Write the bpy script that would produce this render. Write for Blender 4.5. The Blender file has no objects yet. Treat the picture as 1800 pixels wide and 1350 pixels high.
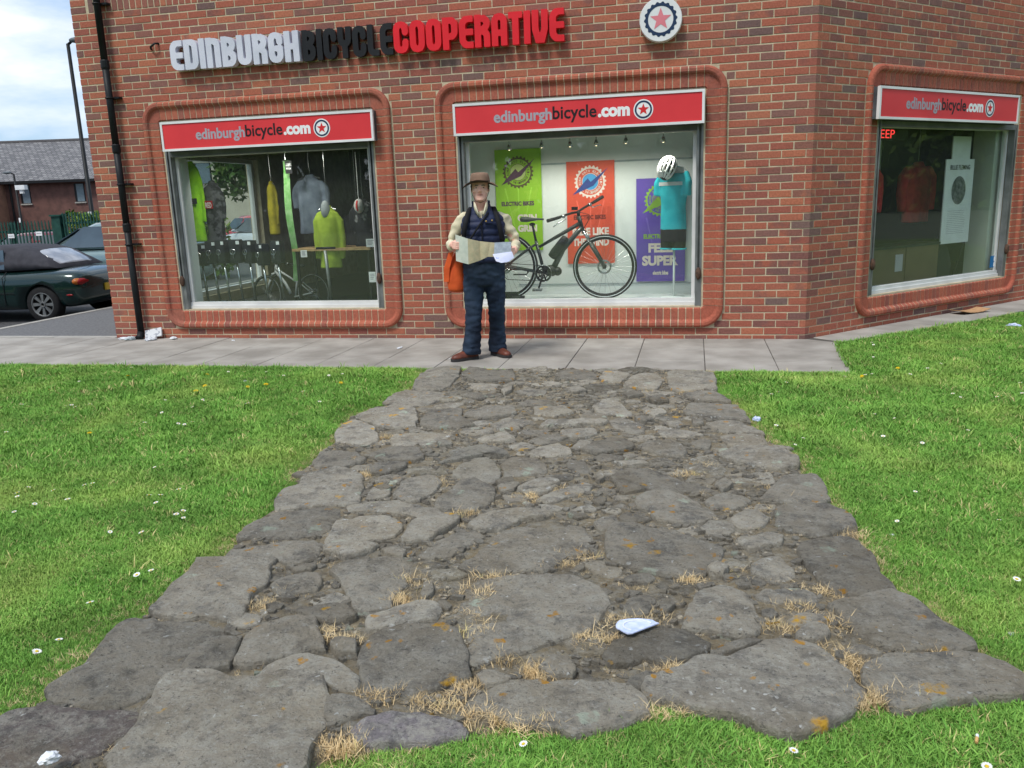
import bpy, bmesh, math, random
import numpy as np
from mathutils import Vector, Matrix, noise as mnoise
random.seed(7); rng = np.random.default_rng(7)
S = bpy.context.scene
COL = S.collection
PI = math.pi
rad = math.radians

# ------------------------------------------------------------------ camera
CAM = np.array([0.0, -8.585, 1.457]); FPX = 1444.07
_p, _r, _y = rad(12.591), rad(-2.023), rad(-12.656)
_f0 = np.array([math.sin(_y), math.cos(_y), 0]); _r0 = np.array([math.cos(_y), -math.sin(_y), 0]); _u0 = np.array([0, 0, 1.0])
CF = _f0*math.cos(_p) - _u0*math.sin(_p); _u1 = _u0*math.cos(_p) + _f0*math.sin(_p)
CR = _r0*math.cos(_r) + _u1*math.sin(_r); CU = _u1*math.cos(_r) - _r0*math.sin(_r)
cam = bpy.data.objects.new('camera', bpy.data.cameras.new('camera')); COL.objects.link(cam)
m = Matrix.Identity(4)
for i in range(3):
    m[i][0], m[i][1], m[i][2], m[i][3] = CR[i], CU[i], -CF[i], CAM[i]
cam.matrix_world = m
cam.data.sensor_width = 36.0; cam.data.lens = FPX/1800*36; cam.data.clip_end = 2000; cam.data.clip_start = 0.05
S.camera = cam

# ------------------------------------------------------------------ world, sun, exposure
SUN_EL, SUN_AZ = rad(58), rad(205)          # azimuth measured from +Y clockwise: light comes from behind the camera
w = bpy.data.worlds.new("World"); S.world = w; w.use_nodes = True
nt = w.node_tree; nt.nodes.clear()
def N(nt, t, **k):
    n = nt.nodes.new(t)
    for a, b in k.items(): setattr(n, a, b)
    return n
out = N(nt, 'ShaderNodeOutputWorld'); bg = N(nt, 'ShaderNodeBackground')
sky = N(nt, 'ShaderNodeTexSky'); sky.sky_type = 'NISHITA'; sky.sun_disc = False
sky.sun_elevation = SUN_EL; sky.sun_rotation = SUN_AZ
tc = N(nt, 'ShaderNodeTexCoord'); mp = N(nt, 'ShaderNodeMapping'); mp.inputs['Scale'].default_value = (1, 1, 3.2); mp.inputs['Location'].default_value = (0.35, 0.1, 0.42)
nz = N(nt, 'ShaderNodeTexNoise'); nz.inputs['Scale'].default_value = 2.6; nz.inputs['Detail'].default_value = 7; nz.inputs['Roughness'].default_value = 0.55
cr = N(nt, 'ShaderNodeValToRGB'); cr.color_ramp.elements[0].position = 0.42; cr.color_ramp.elements[1].position = 0.60
cr.color_ramp.elements[0].color = (0, 0, 0, 1); cr.color_ramp.elements[1].color = (1, 1, 1, 1)
nz2 = N(nt, 'ShaderNodeTexNoise'); nz2.inputs['Scale'].default_value = 5.0; nz2.inputs['Detail'].default_value = 6
cc = N(nt, 'ShaderNodeMixRGB'); cc.inputs[1].default_value = (5.4, 6.1, 7.1, 1); cc.inputs[2].default_value = (10.2, 10.2, 10.1, 1)
haz = N(nt, 'ShaderNodeMixRGB'); haz.inputs[0].default_value = 0.5; haz.inputs[2].default_value = (3.4, 5.4, 8.2, 1)
mx = N(nt, 'ShaderNodeMixRGB')
L = nt.links.new
L(tc.outputs['Generated'], mp.inputs[0]); L(mp.outputs[0], nz.inputs['Vector']); L(mp.outputs[0], nz2.inputs['Vector'])
L(nz.outputs['Fac'], cr.inputs[0]); L(nz2.outputs['Fac'], cc.inputs[0]); L(sky.outputs[0], haz.inputs[1])
L(cr.outputs[0], mx.inputs[0]); L(haz.outputs[0], mx.inputs[1]); L(cc.outputs[0], mx.inputs[2]); L(mx.outputs[0], bg.inputs[0])
bg.inputs[1].default_value = 0.10; L(bg.outputs[0], out.inputs[0])
sun = bpy.data.objects.new('sun', bpy.data.lights.new('sun', 'SUN')); COL.objects.link(sun)
sun.data.energy = 1.9; sun.data.angle = rad(14); sun.data.color = (1.0, 0.96, 0.90)
_sd = Vector((math.sin(SUN_AZ)*math.cos(SUN_EL), math.cos(SUN_AZ)*math.cos(SUN_EL), math.sin(SUN_EL)))
sun.rotation_euler = _sd.to_track_quat('Z', 'Y').to_euler()
vs = S.view_settings; vs.view_transform = 'Standard'; vs.look = 'None'; vs.exposure = 0.5; vs.gamma = 1.0; vs.use_curve_mapping = False
S.display_settings.display_device = 'sRGB'
S.cycles.use_denoising = True; S.cycles.max_bounces = 8; S.cycles.transparent_max_bounces = 16
S.cycles.sample_clamp_indirect = 6.0

# ------------------------------------------------------------------ pixel (1800 x 1350 photograph) -> point
def ray(x, y):
    d = CF*FPX + CR*(x-900) - CU*(y-675); return d/np.linalg.norm(d)
def gnd(x, y, z=0.0):
    d = ray(x, y); return CAM + d*((z-CAM[2])/d[2])
def onA(x, y, Y=0.0):
    d = ray(x, y); return CAM + d*((Y-CAM[1])/d[1])
def pix(P):
    d = np.asarray(P, float) - CAM; c = d@CF; return 900+FPX*(d@CR)/c, 675-FPX*(d@CU)/c, c

# ------------------------------------------------------------------ materials
def lin(r, g, b):
    f = lambda c: (c/255/12.92) if c/255 <= 0.04045 else ((c/255+0.055)/1.055)**2.4
    return (f(r), f(g), f(b), 1)
def newmat(name):
    mt = bpy.data.materials.new(name); mt.use_nodes = True
    t = mt.node_tree; b = t.nodes['Principled BSDF']; return mt, t, b
def v4(c): return tuple(c) if len(c) == 4 else (c[0], c[1], c[2], 1)
def pmat(name, c1, c2=None, scale=8, rough=0.8, bump=0.0, bscale=60, metal=0.0, spec=0.3, obj_rand=0.0, detail=4, coat=0.0, lo=0.35, hi=0.65):
    mt, t, b = newmat(name); L = t.links.new
    b.inputs['Roughness'].default_value = rough; b.inputs['Metallic'].default_value = metal
    b.inputs['Specular IOR Level'].default_value = spec; b.inputs['Coat Weight'].default_value = coat
    g = t.nodes.new('ShaderNodeNewGeometry')
    if c2 is None: c2 = tuple(x*0.82 for x in c1[:3])
    nz = t.nodes.new('ShaderNodeTexNoise'); nz.inputs['Scale'].default_value = scale; nz.inputs['Detail'].default_value = detail
    L(g.outputs['Position'], nz.inputs['Vector'])
    rp = t.nodes.new('ShaderNodeValToRGB'); rp.color_ramp.elements[0].position = lo; rp.color_ramp.elements[1].position = hi
    rp.color_ramp.elements[0].color = v4(c1); rp.color_ramp.elements[1].color = v4(c2)
    L(nz.outputs['Fac'], rp.inputs[0]); o = rp.outputs[0]
    if obj_rand:
        oi = t.nodes.new('ShaderNodeObjectInfo'); hs = t.nodes.new('ShaderNodeHueSaturation')
        mr = t.nodes.new('ShaderNodeMapRange'); mr.inputs[3].default_value = 1-obj_rand; mr.inputs[4].default_value = 1+obj_rand
        L(oi.outputs['Random'], mr.inputs[0]); L(mr.outputs[0], hs.inputs['Value']); L(o, hs.inputs['Color']); o = hs.outputs[0]
    L(o, b.inputs['Base Color'])
    if bump:
        n2 = t.nodes.new('ShaderNodeTexNoise'); n2.inputs['Scale'].default_value = bscale; n2.inputs['Detail'].default_value = 6
        L(g.outputs['Position'], n2.inputs['Vector'])
        bp = t.nodes.new('ShaderNodeBump'); bp.inputs['Strength'].default_value = bump; bp.inputs['Distance'].default_value = 0.02
        L(n2.outputs['Fac'], bp.inputs['Height']); L(bp.outputs[0], b.inputs['Normal'])
    return mt
def emat(name, c, s):
    mt, t, b = newmat(name); b.inputs['Base Color'].default_value = v4(c)
    b.inputs['Emission Color'].default_value = v4(c); b.inputs['Emission Strength'].default_value = s; return mt

def brick_mat(name, cols, grey=0.55, bump=0.25, rough=0.9):
    mt, t, b = newmat(name); L = t.links.new; nd = t.nodes.new
    b.inputs['Roughness'].default_value = rough; b.inputs['Specular IOR Level'].default_value = 0.2
    at = nd('ShaderNodeAttribute'); at.attribute_name = 'rnd'; oi = nd('ShaderNodeObjectInfo')
    ad = nd('ShaderNodeMath'); ad.operation = 'ADD'; L(at.outputs['Fac'], ad.inputs[0]); L(oi.outputs['Random'], ad.inputs[1])
    fr = nd('ShaderNodeMath'); fr.operation = 'FRACT'; L(ad.outputs[0], fr.inputs[0])
    rp = nd('ShaderNodeValToRGB'); e = rp.color_ramp.elements
    e[0].position = cols[0][0]; e[0].color = cols[0][1]; e[1].position = cols[-1][0]; e[1].color = cols[-1][1]
    for p, c in cols[1:-1]: q = e.new(p); q.color = c
    L(fr.outputs[0], rp.inputs[0])
    g = nd('ShaderNodeNewGeometry')
    # each brick reads the noise at its own place: position plus a jump by its random number
    cx = nd('ShaderNodeCombineXYZ'); ml = nd('ShaderNodeMath'); ml.operation = 'MULTIPLY'; ml.inputs[1].default_value = 37
    L(fr.outputs[0], ml.inputs[0]); L(ml.outputs[0], cx.inputs[0]); L(ml.outputs[0], cx.inputs[2])
    va = nd('ShaderNodeVectorMath'); va.operation = 'ADD'; L(g.outputs['Position'], va.inputs[0]); L(cx.outputs[0], va.inputs[1])
    n1 = nd('ShaderNodeTexNoise'); n1.inputs['Scale'].default_value = 7; n1.inputs['Detail'].default_value = 5; L(va.outputs[0], n1.inputs['Vector'])
    # dark kiln patches only on some bricks
    gt = nd('ShaderNodeMath'); gt.operation = 'MULTIPLY_ADD'; gt.inputs[1].default_value = 17.3; gt.inputs[2].default_value = 0.11; L(fr.outputs[0], gt.inputs[0])
    gf = nd('ShaderNodeMath'); gf.operation = 'FRACT'; L(gt.outputs[0], gf.inputs[0])
    mr = nd('ShaderNodeMapRange'); mr.inputs[1].default_value = 0.62; mr.inputs[2].default_value = 0.95; mr.inputs[3].default_value = 0.0; mr.inputs[4].default_value = 0.42; L(gf.outputs[0], mr.inputs[0])
    a2 = nd('ShaderNodeMath'); a2.operation = 'ADD'; L(n1.outputs['Fac'], a2.inputs[0]); L(mr.outputs[0], a2.inputs[1])
    m2 = nd('ShaderNodeMapRange'); m2.inputs[1].default_value = 0.66; m2.inputs[2].default_value = 0.86; m2.inputs[4].default_value = grey; L(a2.outputs[0], m2.inputs[0])
    mx = nd('ShaderNodeMixRGB'); mx.inputs[2].default_value = lin(98, 82, 82); L(m2.outputs[0], mx.inputs[0]); L(rp.outputs[0], mx.inputs[1])
    n3 = nd('ShaderNodeTexNoise'); n3.inputs['Scale'].default_value = 55; n3.inputs['Detail'].default_value = 5; L(va.outputs[0], n3.inputs['Vector'])
    hv = nd('ShaderNodeHueSaturation'); m3 = nd('ShaderNodeMapRange'); m3.inputs[1].default_value = 0.3; m3.inputs[2].default_value = 0.7; m3.inputs[3].default_value = 0.82; m3.inputs[4].default_value = 1.18
    L(n3.outputs['Fac'], m3.inputs[0]); L(m3.outputs[0], hv.inputs['Value']); L(mx.outputs[0], hv.inputs['Color'])
    # pale bloom streaks low on the wall and general weathering
    n4 = nd('ShaderNodeTexNoise'); n4.inputs['Scale'].default_value = 1.1; n4.inputs['Detail'].default_value = 6; L(g.outputs['Position'], n4.inputs['Vector'])
    m4 = nd('ShaderNodeMapRange'); m4.inputs[1].default_value = 0.5; m4.inputs[2].default_value = 0.75; m4.inputs[4].default_value = 0.22; L(n4.outputs['Fac'], m4.inputs[0])
    w2 = nd('ShaderNodeMixRGB'); w2.inputs[2].default_value = lin(150, 110, 95); L(m4.outputs[0], w2.inputs[0]); L(hv.outputs[0], w2.inputs[1])
    L(w2.outputs[0], b.inputs['Base Color'])
    bp = nd('ShaderNodeBump'); bp.inputs['Strength'].default_value = bump; bp.inputs['Distance'].default_value = 0.01
    L(n3.outputs['Fac'], bp.inputs['Height']); L(bp.outputs[0], b.inputs['Normal'])
    return mt

def stone_mat(name, c1, c2, lichen=1.0, bump=0.9):
    mt, t, b = newmat(name); L = t.links.new; nd = t.nodes.new
    b.inputs['Roughness'].default_value = 0.95; b.inputs['Specular IOR Level'].default_value = 0.15
    g = nd('ShaderNodeNewGeometry'); oi = nd('ShaderNodeObjectInfo')
    cx = nd('ShaderNodeCombineXYZ'); ml = nd('ShaderNodeMath'); ml.operation = 'MULTIPLY'; ml.inputs[1].default_value = 23; L(oi.outputs['Random'], ml.inputs[0]); L(ml.outputs[0], cx.inputs[0])
    va = nd('ShaderNodeVectorMath'); va.operation = 'ADD'; L(g.outputs['Position'], va.inputs[0]); L(cx.outputs[0], va.inputs[1])
    P = va.outputs[0]
    def nz(s, d=6, r=0.6):
        n = nd('ShaderNodeTexNoise'); n.inputs['Scale'].default_value = s; n.inputs['Detail'].default_value = d; n.inputs['Roughness'].default_value = r; L(P, n.inputs['Vector']); return n.outputs['Fac']
    def ramp(x, a, z, lo=0.0, hi=1.0):
        mr = nd('ShaderNodeMapRange'); mr.inputs[1].default_value = a; mr.inputs[2].default_value = z; mr.inputs[3].default_value = lo; mr.inputs[4].default_value = hi; L(x, mr.inputs[0]); return mr.outputs[0]
    def mix(f, a, c):
        q = nd('ShaderNodeMixRGB'); L(f, q.inputs[0])
        if isinstance(a, tuple): q.inputs[1].default_value = a
        else: L(a, q.inputs[1])
        q.inputs[2].default_value = c; return q.outputs[0]
    rp = nd('ShaderNodeValToRGB'); rp.color_ramp.elements[0].position = 0.3; rp.color_ramp.elements[1].position = 0.7
    rp.color_ramp.elements[0].color = v4(c1); rp.color_ramp.elements[1].color = v4(c2); L(nz(5), rp.inputs[0])
    c = rp.outputs[0]
    c = mix(ramp(nz(17, 10, 0.75), 0.45, 0.60, 0, 0.7), c, lin(172, 168, 156))     # mottling
    c = mix(ramp(nz(9, 10, 0.75), 0.50, 0.64, 0, 0.65), c, lin(88, 87, 85))
    c = mix(ramp(nz(2.2, 5), 0.50, 0.70, 0, 0.55), c, lin(132, 120, 98))       # brownish weathering
    c = mix(ramp(nz(48, 5, 0.8), 0.54, 0.66, 0, 0.6), c, lin(178, 176, 168))    # pale grains
    c = mix(ramp(nz(60, 5, 0.8), 0.56, 0.66, 0, 0.7), c, lin(58, 57, 56))      # dark pits
    if lichen:
        for sc, col, thr, rr in ((9, lin(208, 162, 58), 0.055, 0.34), (10, lin(176, 184, 166), 0.06, 0.36), (20, lin(186, 138, 56), 0.06, 0.36), (34, lin(196, 196, 190), 0.08, 0.3)):
            vo = nd('ShaderNodeTexVoronoi'); vo.inputs['Scale'].default_value = sc
            vw = nd('ShaderNodeVectorMath'); vw.operation = 'MULTIPLY_ADD'; n5 = nd('ShaderNodeTexNoise'); n5.inputs['Scale'].default_value = 26; n5.inputs['Detail'].default_value = 5; L(P, n5.inputs['Vector'])
            vw.inputs[1].default_value = (0.075,)*3; L(n5.outputs['Color'], vw.inputs[0]); L(P, vw.inputs[2]); L(vw.outputs[0], vo.inputs['Vector'])
            sp = nd('ShaderNodeSeparateColor'); L(vo.outputs['Color'], sp.inputs[0])
            pk = nd('ShaderNodeMath'); pk.operation = 'LESS_THAN'; pk.inputs[1].default_value = thr*lichen; L(sp.outputs[0], pk.inputs[0])
            ds = ramp(vo.outputs['Distance'], rr*0.7, rr, 1.0, 0.0)
            mm = nd('ShaderNodeMath'); mm.operation = 'MULTIPLY'; L(pk.outputs[0], mm.inputs[0]); L(ds, mm.inputs[1])
            br = nd('ShaderNodeMath'); br.operation = 'MULTIPLY'; L(mm.outputs[0], br.inputs[0]); L(ramp(nz(38, 4), 0.38, 0.56, 0.15, 0.95), br.inputs[1])
            c = mix(br.outputs[0], c, col)
    hv = nd('ShaderNodeHueSaturation'); L(ramp(oi.outputs['Random'], 0, 1, 0.72, 1.28), hv.inputs['Value']); L(c, hv.inputs['Color'])
    L(hv.outputs[0], b.inputs['Base Color'])
    h1 = nd('ShaderNodeMath'); h1.operation = 'MULTIPLY_ADD'; h1.inputs[1].default_value = 0.30; L(nz(70, 8, 0.75), h1.inputs[0]); L(nz(13, 12, 0.74), h1.inputs[2])
    bp = nd('ShaderNodeBump'); bp.inputs['Strength'].default_value = bump; bp.inputs['Distance'].default_value = 0.06
    L(h1.outputs[0], bp.inputs['Height']); L(bp.outputs[0], b.inputs['Normal'])
    return mt

def grass_mat(name, a, b_, dry):
    mt, t, b = newmat(name); L = t.links.new; nd = t.nodes.new
    b.inputs['Roughness'].default_value = 0.7; b.inputs['Specular IOR Level'].default_value = 0.2
    b.inputs['Subsurface Weight'].default_value = 0.0
    g = nd('ShaderNodeNewGeometry'); oi = nd('ShaderNodeObjectInfo')
    r1 = nd('ShaderNodeValToRGB'); r1.color_ramp.elements[0].color = v4(a); r1.color_ramp.elements[1].color = v4(b_)
    r1.color_ramp.elements[1].position = 0.93; q = r1.color_ramp.elements.new(0.97); q.color = lin(198, 184, 128)
    L(oi.outputs['Random'], r1.inputs[0])
    n = nd('ShaderNodeTexNoise'); n.inputs['Scale'].default_value = 1.3; n.inputs['Detail'].default_value = 5; L(g.outputs['Position'], n.inputs['Vector'])
    mr = nd('ShaderNodeMapRange'); mr.inputs[1].default_value = 0.5; mr.inputs[2].default_value = 0.72; mr.inputs[4].default_value = 0.7; L(n.outputs['Fac'], mr.inputs[0])
    mx = nd('ShaderNodeMixRGB'); mx.inputs[2].default_value = v4(dry); L(mr.outputs[0], mx.inputs[0]); L(r1.outputs[0], mx.inputs[1])
    n2 = nd('ShaderNodeTexNoise'); n2.inputs['Scale'].default_value = 3.1; n2.inputs['Detail'].default_value = 4; L(g.outputs['Position'], n2.inputs['Vector'])
    m2 = nd('ShaderNodeMapRange'); m2.inputs[1].default_value = 0.35; m2.inputs[2].default_value = 0.65; m2.inputs[3].default_value = 0.84; m2.inputs[4].default_value = 1.16; L(n2.outputs['Fac'], m2.inputs[0])
    hv = nd('ShaderNodeHueSaturation'); L(m2.outputs[0], hv.inputs['Value']); L(mx.outputs[0], hv.inputs['Color']); L(hv.outputs[0], b.inputs['Base Color'])
    return mt
def glass_mat(name, tint=(0.93, 0.97, 0.95, 1), base=0.042, gain=0.9, dust_haze=0.018):
    mt = bpy.data.materials.new(name); mt.use_nodes = True; t = mt.node_tree; t.nodes.clear(); L = t.links.new; nd = t.nodes.new
    o = nd('ShaderNodeOutputMaterial'); tr = nd('ShaderNodeBsdfTransparent'); tr.inputs[0].default_value = tint
    gl = nd('ShaderNodeBsdfGlossy'); gl.inputs['Roughness'].default_value = 0.0; gl.inputs[0].default_value = (1, 1, 1, 1)
    lw = nd('ShaderNodeLayerWeight'); lw.inputs[0].default_value = 0.5
    pw = nd('ShaderNodeMath'); pw.operation = 'POWER'; pw.inputs[1].default_value = 5; L(lw.outputs['Facing'], pw.inputs[0])
    ma = nd('ShaderNodeMath'); ma.operation = 'MULTIPLY_ADD'; ma.inputs[1].default_value = gain; ma.inputs[2].default_value = base; L(pw.outputs[0], ma.inputs[0])
    ms = nd('ShaderNodeMixShader'); L(ma.outputs[0], ms.inputs[0]); L(tr.outputs[0], ms.inputs[1]); L(gl.outputs[0], ms.inputs[2])
    df = nd('ShaderNodeBsdfDiffuse'); df.inputs[0].default_value = (0.75, 0.77, 0.75, 1); m3 = nd('ShaderNodeMixShader'); m3.inputs[0].default_value = dust_haze   # dusty film whose grey also paints in the reflection haze on the panes
    L(ms.outputs[0], m3.inputs[1]); L(df.outputs[0], m3.inputs[2]); L(m3.outputs[0], o.inputs[0])
    return mt

BR = brick_mat('facing_brick', [(0.0, lin(168, 99, 79)), (0.25, lin(158, 92, 76)), (0.45, lin(176, 109, 84)), (0.62, lin(149, 89, 78)), (0.8, lin(162, 94, 76)), (0.93, lin(140, 95, 86)), (1.0, lin(117, 96, 91))])
BRS = brick_mat('special_brick', [(0.0, lin(172, 98, 77)), (0.4, lin(162, 90, 73)), (0.7, lin(176, 104, 81)), (1.0, lin(158, 92, 77))], grey=0.34, bump=0.25, rough=0.9)
MORT = pmat('mortar', lin(206, 193, 164), lin(182, 168, 142), scale=9, rough=0.95, bump=0.4, bscale=140)
STONE = stone_mat('sandstone_dark', lin(138, 132, 120), lin(172, 164, 148))
STONE_L = stone_mat('sandstone_lichened', lin(130, 125, 115), lin(160, 154, 141), lichen=1.9)
STONE_P = stone_mat('sandstone_pale', lin(172, 166, 150), lin(150, 146, 136), lichen=0.4)
STONE_G = stone_mat('granite_mottled', lin(160, 152, 152), lin(104, 100, 102), lichen=0.2)
STONE_B = stone_mat('sandstone_pinkish', lin(124, 114, 108), lin(110, 103, 100), lichen=0.3)
STONE_R = stone_mat('sandstone_tan', lin(140, 132, 112), lin(118, 112, 100), lichen=0.6)
SLAB = pmat('concrete_slab', lin(168, 163, 155), lin(140, 135, 127), scale=2.6, rough=0.92, bump=0.25, bscale=160, obj_rand=0.05, detail=8)
SLABJ = pmat('slab_joint', lin(92, 88, 82), lin(74, 70, 64), scale=12, rough=0.95)
TARM = pmat('tarmac', lin(120, 120, 120), lin(100, 100, 101), scale=30, rough=0.95, bump=0.5, bscale=220)
TARM2 = pmat('tarmac_dark', lin(88, 88, 90), lin(70, 70, 72), scale=20, rough=0.95, bump=0.5, bscale=220)
KERB = pmat('kerb_concrete', lin(172, 168, 160), lin(150, 147, 140), scale=10, rough=0.9, bump=0.3, bscale=150, obj_rand=0.06)
LAWN = pmat('lawn_soil', lin(88, 112, 54), lin(108, 124, 66), scale=6, rough=1.0, bump=0.8, bscale=90)
BED = stone_mat('path_bed', lin(140, 130, 110), lin(166, 150, 120), lichen=0, bump=1.0)

GRASS = grass_mat('grass_blade', lin(92, 142, 56), lin(132, 174, 78), lin(164, 186, 94))
STRAW = grass_mat('dry_grass_blade', lin(202, 176, 132), lin(226, 204, 160), lin(196, 168, 122))
STEEL = pmat('galvanised_steel', lin(150, 152, 152), lin(120, 122, 122), scale=5, rough=0.45, metal=0.6, bump=0.05)
ALU = pmat('white_frame', lin(226, 226, 224), lin(206, 206, 205), scale=3, rough=0.4)
SIGNW = pmat('sign_white_trim', lin(232, 232, 232), lin(214, 216, 216), scale=3, rough=0.35)
SIGNR = pmat('sign_red_face', lin(222, 66, 70), lin(212, 60, 66), scale=2, rough=0.35)
PRW = pmat('print_white', lin(240, 240, 240), lin(232, 232, 232), rough=0.5)
PRG = pmat('print_grey', lin(168, 164, 172), lin(160, 156, 166), rough=0.5)
PRK = pmat('print_black', lin(34, 32, 36), lin(28, 28, 30), rough=0.5)
PRN = pmat('print_navy', lin(34, 58, 88), lin(30, 50, 80), rough=0.5)
PRR = pmat('print_red', lin(214, 48, 52), lin(206, 44, 48), rough=0.5)
LETW = pmat('letter_white', lin(214, 214, 226), lin(200, 202, 214), scale=4, rough=0.4)
LETK = pmat('letter_black', lin(36, 36, 38), lin(26, 26, 28), scale=4, rough=0.4)
LETR = pmat('letter_red', lin(226, 40, 50), lin(214, 36, 46), scale=4, rough=0.35)
BLK = pmat('black_plastic', lin(30, 31, 33), lin(22, 22, 24), scale=6, rough=0.5)
PIPE = pmat('black_pipe', lin(32, 35, 37), lin(22, 24, 26), scale=5, rough=0.5, spec=0.2, bump=0.05)
RUBBER = pmat('rubber', lin(34, 34, 35), lin(26, 26, 27), scale=20, rough=0.85)
CHROME = pmat('polished_metal', lin(190, 192, 194), lin(170, 172, 175), scale=8, rough=0.25, metal=0.9)
BROWNM = pmat('rusty_lock', lin(98, 74, 60), lin(66, 50, 42), scale=40, rough=0.8, bump=0.3)
GLASS = glass_mat('window_glass')
WHITEW = pmat('display_white', lin(226, 230, 230), lin(216, 222, 222), scale=1.2, rough=0.6)
DARKW = pmat('shop_dark', lin(52, 50, 47), lin(40, 39, 37), scale=2, rough=0.8)
DARKF = pmat('shop_floor', lin(60, 52, 42), lin(46, 40, 34), scale=3, rough=0.6)

# ------------------------------------------------------------------ mesh building
class MB:
    def __init__(s): s.v = []; s.f = []; s.r = []; s.m = []; s.cr = 0.0; s.cm = 0; s.sm = []; s.cs = False
    def add(s, vs, fs):
        o = len(s.v); s.v += [tuple(map(float, q)) for q in vs]
        for f in fs: s.f.append(tuple(o+i for i in f)); s.r.append(s.cr); s.m.append(s.cm); s.sm.append(s.cs)
        return s
    def box(s, a, b, M=None):
        x0, y0, z0 = a; x1, y1, z1 = b
        v = [(x0,y0,z0),(x1,y0,z0),(x1,y1,z0),(x0,y1,z0),(x0,y0,z1),(x1,y0,z1),(x1,y1,z1),(x0,y1,z1)]
        if M is not None: v = [M @ Vector(q) for q in v]
        return s.add(v, [(0,3,2,1),(4,5,6,7),(0,1,5,4),(1,2,6,5),(2,3,7,6),(3,0,4,7)])
    def cbox(s, c, d, M=None): return s.box(tuple(c[i]-d[i]/2 for i in range(3)), tuple(c[i]+d[i]/2 for i in range(3)), M)
    def prism(s, poly, z0, z1, ax='z'):            # polygon (counter-clockwise) extruded
        n = len(poly)
        def P(p, z): return (p[0], p[1], z) if ax == 'z' else ((p[0], z, p[1]) if ax == 'y' else (z, p[0], p[1]))
        v = [P(p, z0) for p in poly] + [P(p, z1) for p in poly]
        f = [tuple(range(n))[::-1], tuple(range(n, 2*n))] + [(i, (i+1) % n, n+(i+1) % n, n+i) for i in range(n)]
        if ax == 'y': f = [q[::-1] for q in f]
        return s.add(v, f)
    def loft(s, rings, closed=True, cap=True):
        n = len(rings[0]); v = [p for r in rings for p in r]; f = []
        for k in range(len(rings)-1):
            for i in range(n if closed else n-1):
                j = (i+1) % n; f.append((k*n+i, k*n+j, (k+1)*n+j, (k+1)*n+i))
        if cap and closed: f.append(tuple(range(n))[::-1]); f.append(tuple(range((len(rings)-1)*n, len(rings)*n)))
        return s.add(v, f)
    def tube(s, pts, r, n=8, cap=True, flat=1.0):
        pts = [Vector(p) for p in pts]
        R = r if isinstance(r, (list, tuple)) else [r]*len(pts); rings = []; up = None
        for i, p in enumerate(pts):
            t = (pts[min(i+1, len(pts)-1)] - pts[max(i-1, 0)]).normalized()
            if up is None: up = Vector((0, 0, 1)) if abs(t.z) < 0.9 else Vector((0, 1, 0))
            a = t.cross(up);
            if a.length < 1e-4: a = t.cross(Vector((1, 0, 0)))
            a.normalize(); b = a.cross(t).normalized(); up = b
            rings.append([p + a*(math.cos(2*PI*k/n)*R[i]) + b*(math.sin(2*PI*k/n)*R[i]*flat) for k in range(n)])
        return s.loft(rings, True, cap)
    def lathe(s, prof, n=24, M=None):              # prof: (r, z)
        rings = [[(r*math.cos(2*PI*k/n), r*math.sin(2*PI*k/n), z) for k in range(n)] for r, z in prof]
        if M is not None: rings = [[M @ Vector(p) for p in r] for r in rings]
        return s.loft(rings)
    def torus(s, c, R, r, axis='y', n=40, k=8, flat=1.0):
        rings = []
        for i in range(n+1):
            a = 2*PI*i/n; ring = []
            for j in range(k):
                b = 2*PI*j/k; q = R + r*math.cos(b); h = r*flat*math.sin(b)
                x, z = q*math.cos(a), q*math.sin(a)
                ring.append((c[0]+x, c[1]+h, c[2]+z) if axis == 'y' else ((c[0]+h, c[1]+x, c[2]+z) if axis == 'x' else (c[0]+x, c[1]+z, c[2]+h)))
            rings.append(ring)
        return s.loft(rings, True, False)
    def ball(s, c, r, n=12, k=8):
        r = r if isinstance(r, (tuple, list)) else (r, r, r)
        rings = [[(c[0]+r[0]*math.sin(PI*i/k)*math.cos(2*PI*j/n), c[1]+r[1]*math.sin(PI*i/k)*math.sin(2*PI*j/n), c[2]-r[2]*math.cos(PI*i/k)) for j in range(n)] for i in range(k+1)]
        rings[0] = [(p[0]*1, p[1], p[2]) for p in rings[0]]
        return s.loft(rings, True, False)
    def mesh(s, name, mats, smooth=False):
        me = bpy.data.meshes.new(name); me.from_pydata(s.v, [], s.f)
        for mt in (mats if isinstance(mats, (list, tuple)) else [mats]): me.materials.append(mt)
        if any(s.r):
            at = me.attributes.new('rnd', 'FLOAT', 'FACE'); at.data.foreach_set('value', s.r)
        if any(s.m): me.polygons.foreach_set('material_index', s.m)
        if smooth or any(s.sm): me.polygons.foreach_set('use_smooth', [True]*len(s.f) if smooth else s.sm)
        me.update(); return me
def link(name, me, parent=None, M=None):
    o = bpy.data.objects.new(name, me); COL.objects.link(o)
    if parent is not None: o.parent = parent
    if M is not None: o.matrix_local = M
    return o
def fix(o):
    bm = bmesh.new(); bm.from_mesh(o.data); bmesh.ops.recalc_face_normals(bm, faces=bm.faces)
    if all(e.is_manifold for e in bm.edges) and bm.calc_volume(signed=True) < 0: bmesh.ops.reverse_faces(bm, faces=bm.faces)
    bm.to_mesh(o.data); bm.free(); return o
def part(name, mb, mt, parent, smooth=False, M=None, label=None):
    o = link(name, mb.mesh(name, mt, smooth), parent, M); fix(o)
    if label: o['label'] = label
    return o
def tag(o, label, cat, group=None, kind=None):
    o['label'] = label; o['category'] = cat
    if group: o['group'] = group
    if kind: o['kind'] = kind
    return o
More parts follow.
